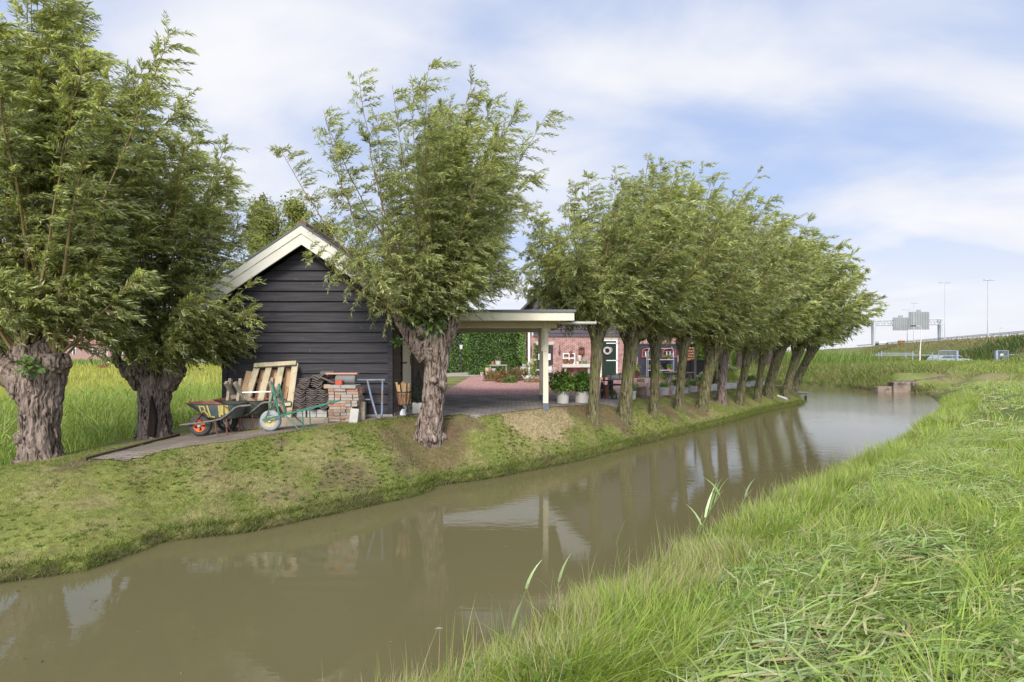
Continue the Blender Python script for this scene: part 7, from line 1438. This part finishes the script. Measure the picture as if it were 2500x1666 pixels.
q = MB(T); q.prism([(xx(544), zz(859)), (xx(487), zz(820)), (xx(462), zz(803)), (xx(520), zz(806))], y-.35, y-.05); q.add([(xx(544), y-.4, zz(860)), (xx(486), y-.4, zz(818)), (xx(456), y+7, zz(802)), (xx(524), y+7, zz(806))], [(0, 1, 2, 3)]); q.build('roof', RT, t)
q = MB(T); q.b2((xx(516), y-.06, zz(868)), (xx(524), y-.003, zz(860))); w = q.build('window', flat('dark_window_glass2', (.05, .06, .07), .15), t); q = MB(T); q.b2((xx(514.6), y-.1, zz(868)), (xx(516), y-.004, zz(859))); q.b2((xx(516.01), y-.1, zz(859.9)), (xx(525), y-.061, zz(859))); q.build('frame', WHITE, w)
hedge('clipped_hedge', 'small bright clipped hedge before the red roofed barn', (456-1250)*.0608, (496-1250)*.0608, 76, 78, -.5, .95, 3500, .18, [(.07, .14, .02), (.11, .21, .03)])
for k, (px, y, h, r, lab) in enumerate([(345, 84, 6.5, 3.2, 'leafy tree beside the far farmhouse behind the second willow'), (430, 90, 8, 3.5, 'bright green tree left of the red roofed barn'), (556, 80, 6.5, 3.0, 'green bush tree at the right end of the red roofed barn'), (120, 92, 7, 3.5, 'leafy tree at the left end of the far farmhouse'), (20, 95, 8, 4, 'leafy tree at the far left edge of the meadow')]):
    leaf_tree('farm_tree', lab, ((px-1250)/1250*y, y, -.5), h, r, .12, 5000, .36, [(.09, .15, .03), (.14, .21, .045), (.20, .27, .07)], .16, 'trees around the far farm', nb=22, blob=.6)
y = 70; s = y/1250; t = thing('wooden_fence', 'grey wooden rail fence with a falling top rail before the far clipped hedge', 'fence', (xx(486), y, -.5)); T = tuple(t.location)
for px, h in ((467, 1.25), (494, .85)): q = MB(T); q.b2((xx(px)-.07, y-.07, -.6), (xx(px)+.07, y+.07, -.5+h)); q.build('post', GREYW, t)
for a, b in ((876, 884), (885, 889)): q = MB(T); q.bar((xx(466), y-.1, zz(a)), (xx(505), y-.1, zz(b)), .05, .14); q.build('rail', GREYW, t)
t = thing('metal_gate', 'small pale metal gate left of the grey wooden fence', 'gate', (xx(461), y, -.5)); T = tuple(t.location); q = MB(T); q.tube([(xx(456), y, -.4), (xx(456), y, zz(872)), (xx(466), y, zz(872)), (xx(466), y, -.4)], .035, 6)
for pz in (877, 883): q.tube([(xx(456), y, zz(pz)), (xx(466), y, zz(pz))], .025, 6)
q.build('frame', GALV, t)
# goat lying in the meadow: one skinned body
y = 52; s = y/1250; gx = (254-1250)*s; gz = float(G(gx, y)[0]); t = thing('goat', 'brown goat with a white face lying in the yellow meadow', 'goat', (gx, y, gz+.30))
def skin(name, nodes, edges, mat, parent):
    me = bpy.data.meshes.new(name); me.from_pydata([n[:3] for n in nodes], edges, []); o = bpy.data.objects.new(name, me); COL.objects.link(o); m = o.modifiers.new('s', 'SKIN'); ss = o.modifiers.new('ss', 'SUBSURF'); ss.levels = 2; ss.render_levels = 2
    for i, n in enumerate(nodes): me.skin_vertices[0].data[i].radius = (n[3], n[4])
    me.skin_vertices[0].data[0].use_root = True
    dg = bpy.context.evaluated_depsgraph_get(); dg.update(); m2 = bpy.data.meshes.new_from_object(o.evaluated_get(dg)); m2.name = name; bpy.data.objects.remove(o); return link_mesh(m2, name, mat, parent, True)
GB = pm('goat_coat', (.12, .055, .025), (.20, .10, .05), (8, 8, 8), .9, .004)
skin('body', [(-.5, 0, .12, .14, .16), (-.2, 0, .14, .20, .20), (.15, 0, .15, .19, .20), (.36, 0, .18, .14, .17), (.46, -.02, .34, .09, .10), (.50, -.03, .46, .07, .08), (-.66, 0, .16, .03, .03), (.30, -.18, .02, .05, .05), (.55, -.20, .0, .035, .035), (-.30, -.2, .04, .09, .08), (-.08, -.24, .0, .04, .04)], [(0, 1), (1, 2), (2, 3), (3, 4), (4, 5), (0, 6), (3, 7), (7, 8), (0, 9), (9, 10)], GB, t)
skin('head', [(.49, -.03, .50, .075, .08), (.56, -.07, .49, .06, .06), (.64, -.11, .45, .04, .04), (.44, -.10, .54, .02, .03), (.54, .06, .55, .02, .03)], [(0, 1), (1, 2), (0, 3), (0, 4)], WHITE, t)
for e in (-1, 1): q = MB(); q.tube([(.48, e*.03-.03, .55), (.44, e*.06-.03, .66), (.40, e*.10-.03, .74)], [.018, .013, .004], 7); q.build('horn', DARKW, t, True)
# distant tree belt on the horizon
def belt(name, label, az0, az1, dist, h, n, pal):
    az = np.radians(rng.uniform(az0, az1, n)); d = dist*rng.uniform(.95, 1.08, n); x = np.sin(az)*d; y = np.cos(az)*d; z = G(x, y)+rng.uniform(0, 1, n)**1.3*h*(.5+.8*fbm(np.stack([az*40, az*0, az*0], 1), 3))
    l = np.full(n, dist*.009); v, f, c = leaves(np.stack([x, y, z], 1), rng.normal(0, 1, (n, 3)), rng.normal(0, 1, (n, 3)), l, l, pick(pal, [1]*len(pal), n)); o = link_mesh(np_mesh(name, v, f, c), name, LEAF); tag(o, label, 'trees', None, 'stuff')
belt('far_trees', 'low belt of far trees along the horizon', -50, 27, 300, 9, 9000, [(.10, .14, .06), (.14, .18, .08)])
for o in list(COL.objects):
    if o.parent is None and o.type in ('MESH', 'EMPTY') and 'kind' not in o: o['kind'] = 'thing'
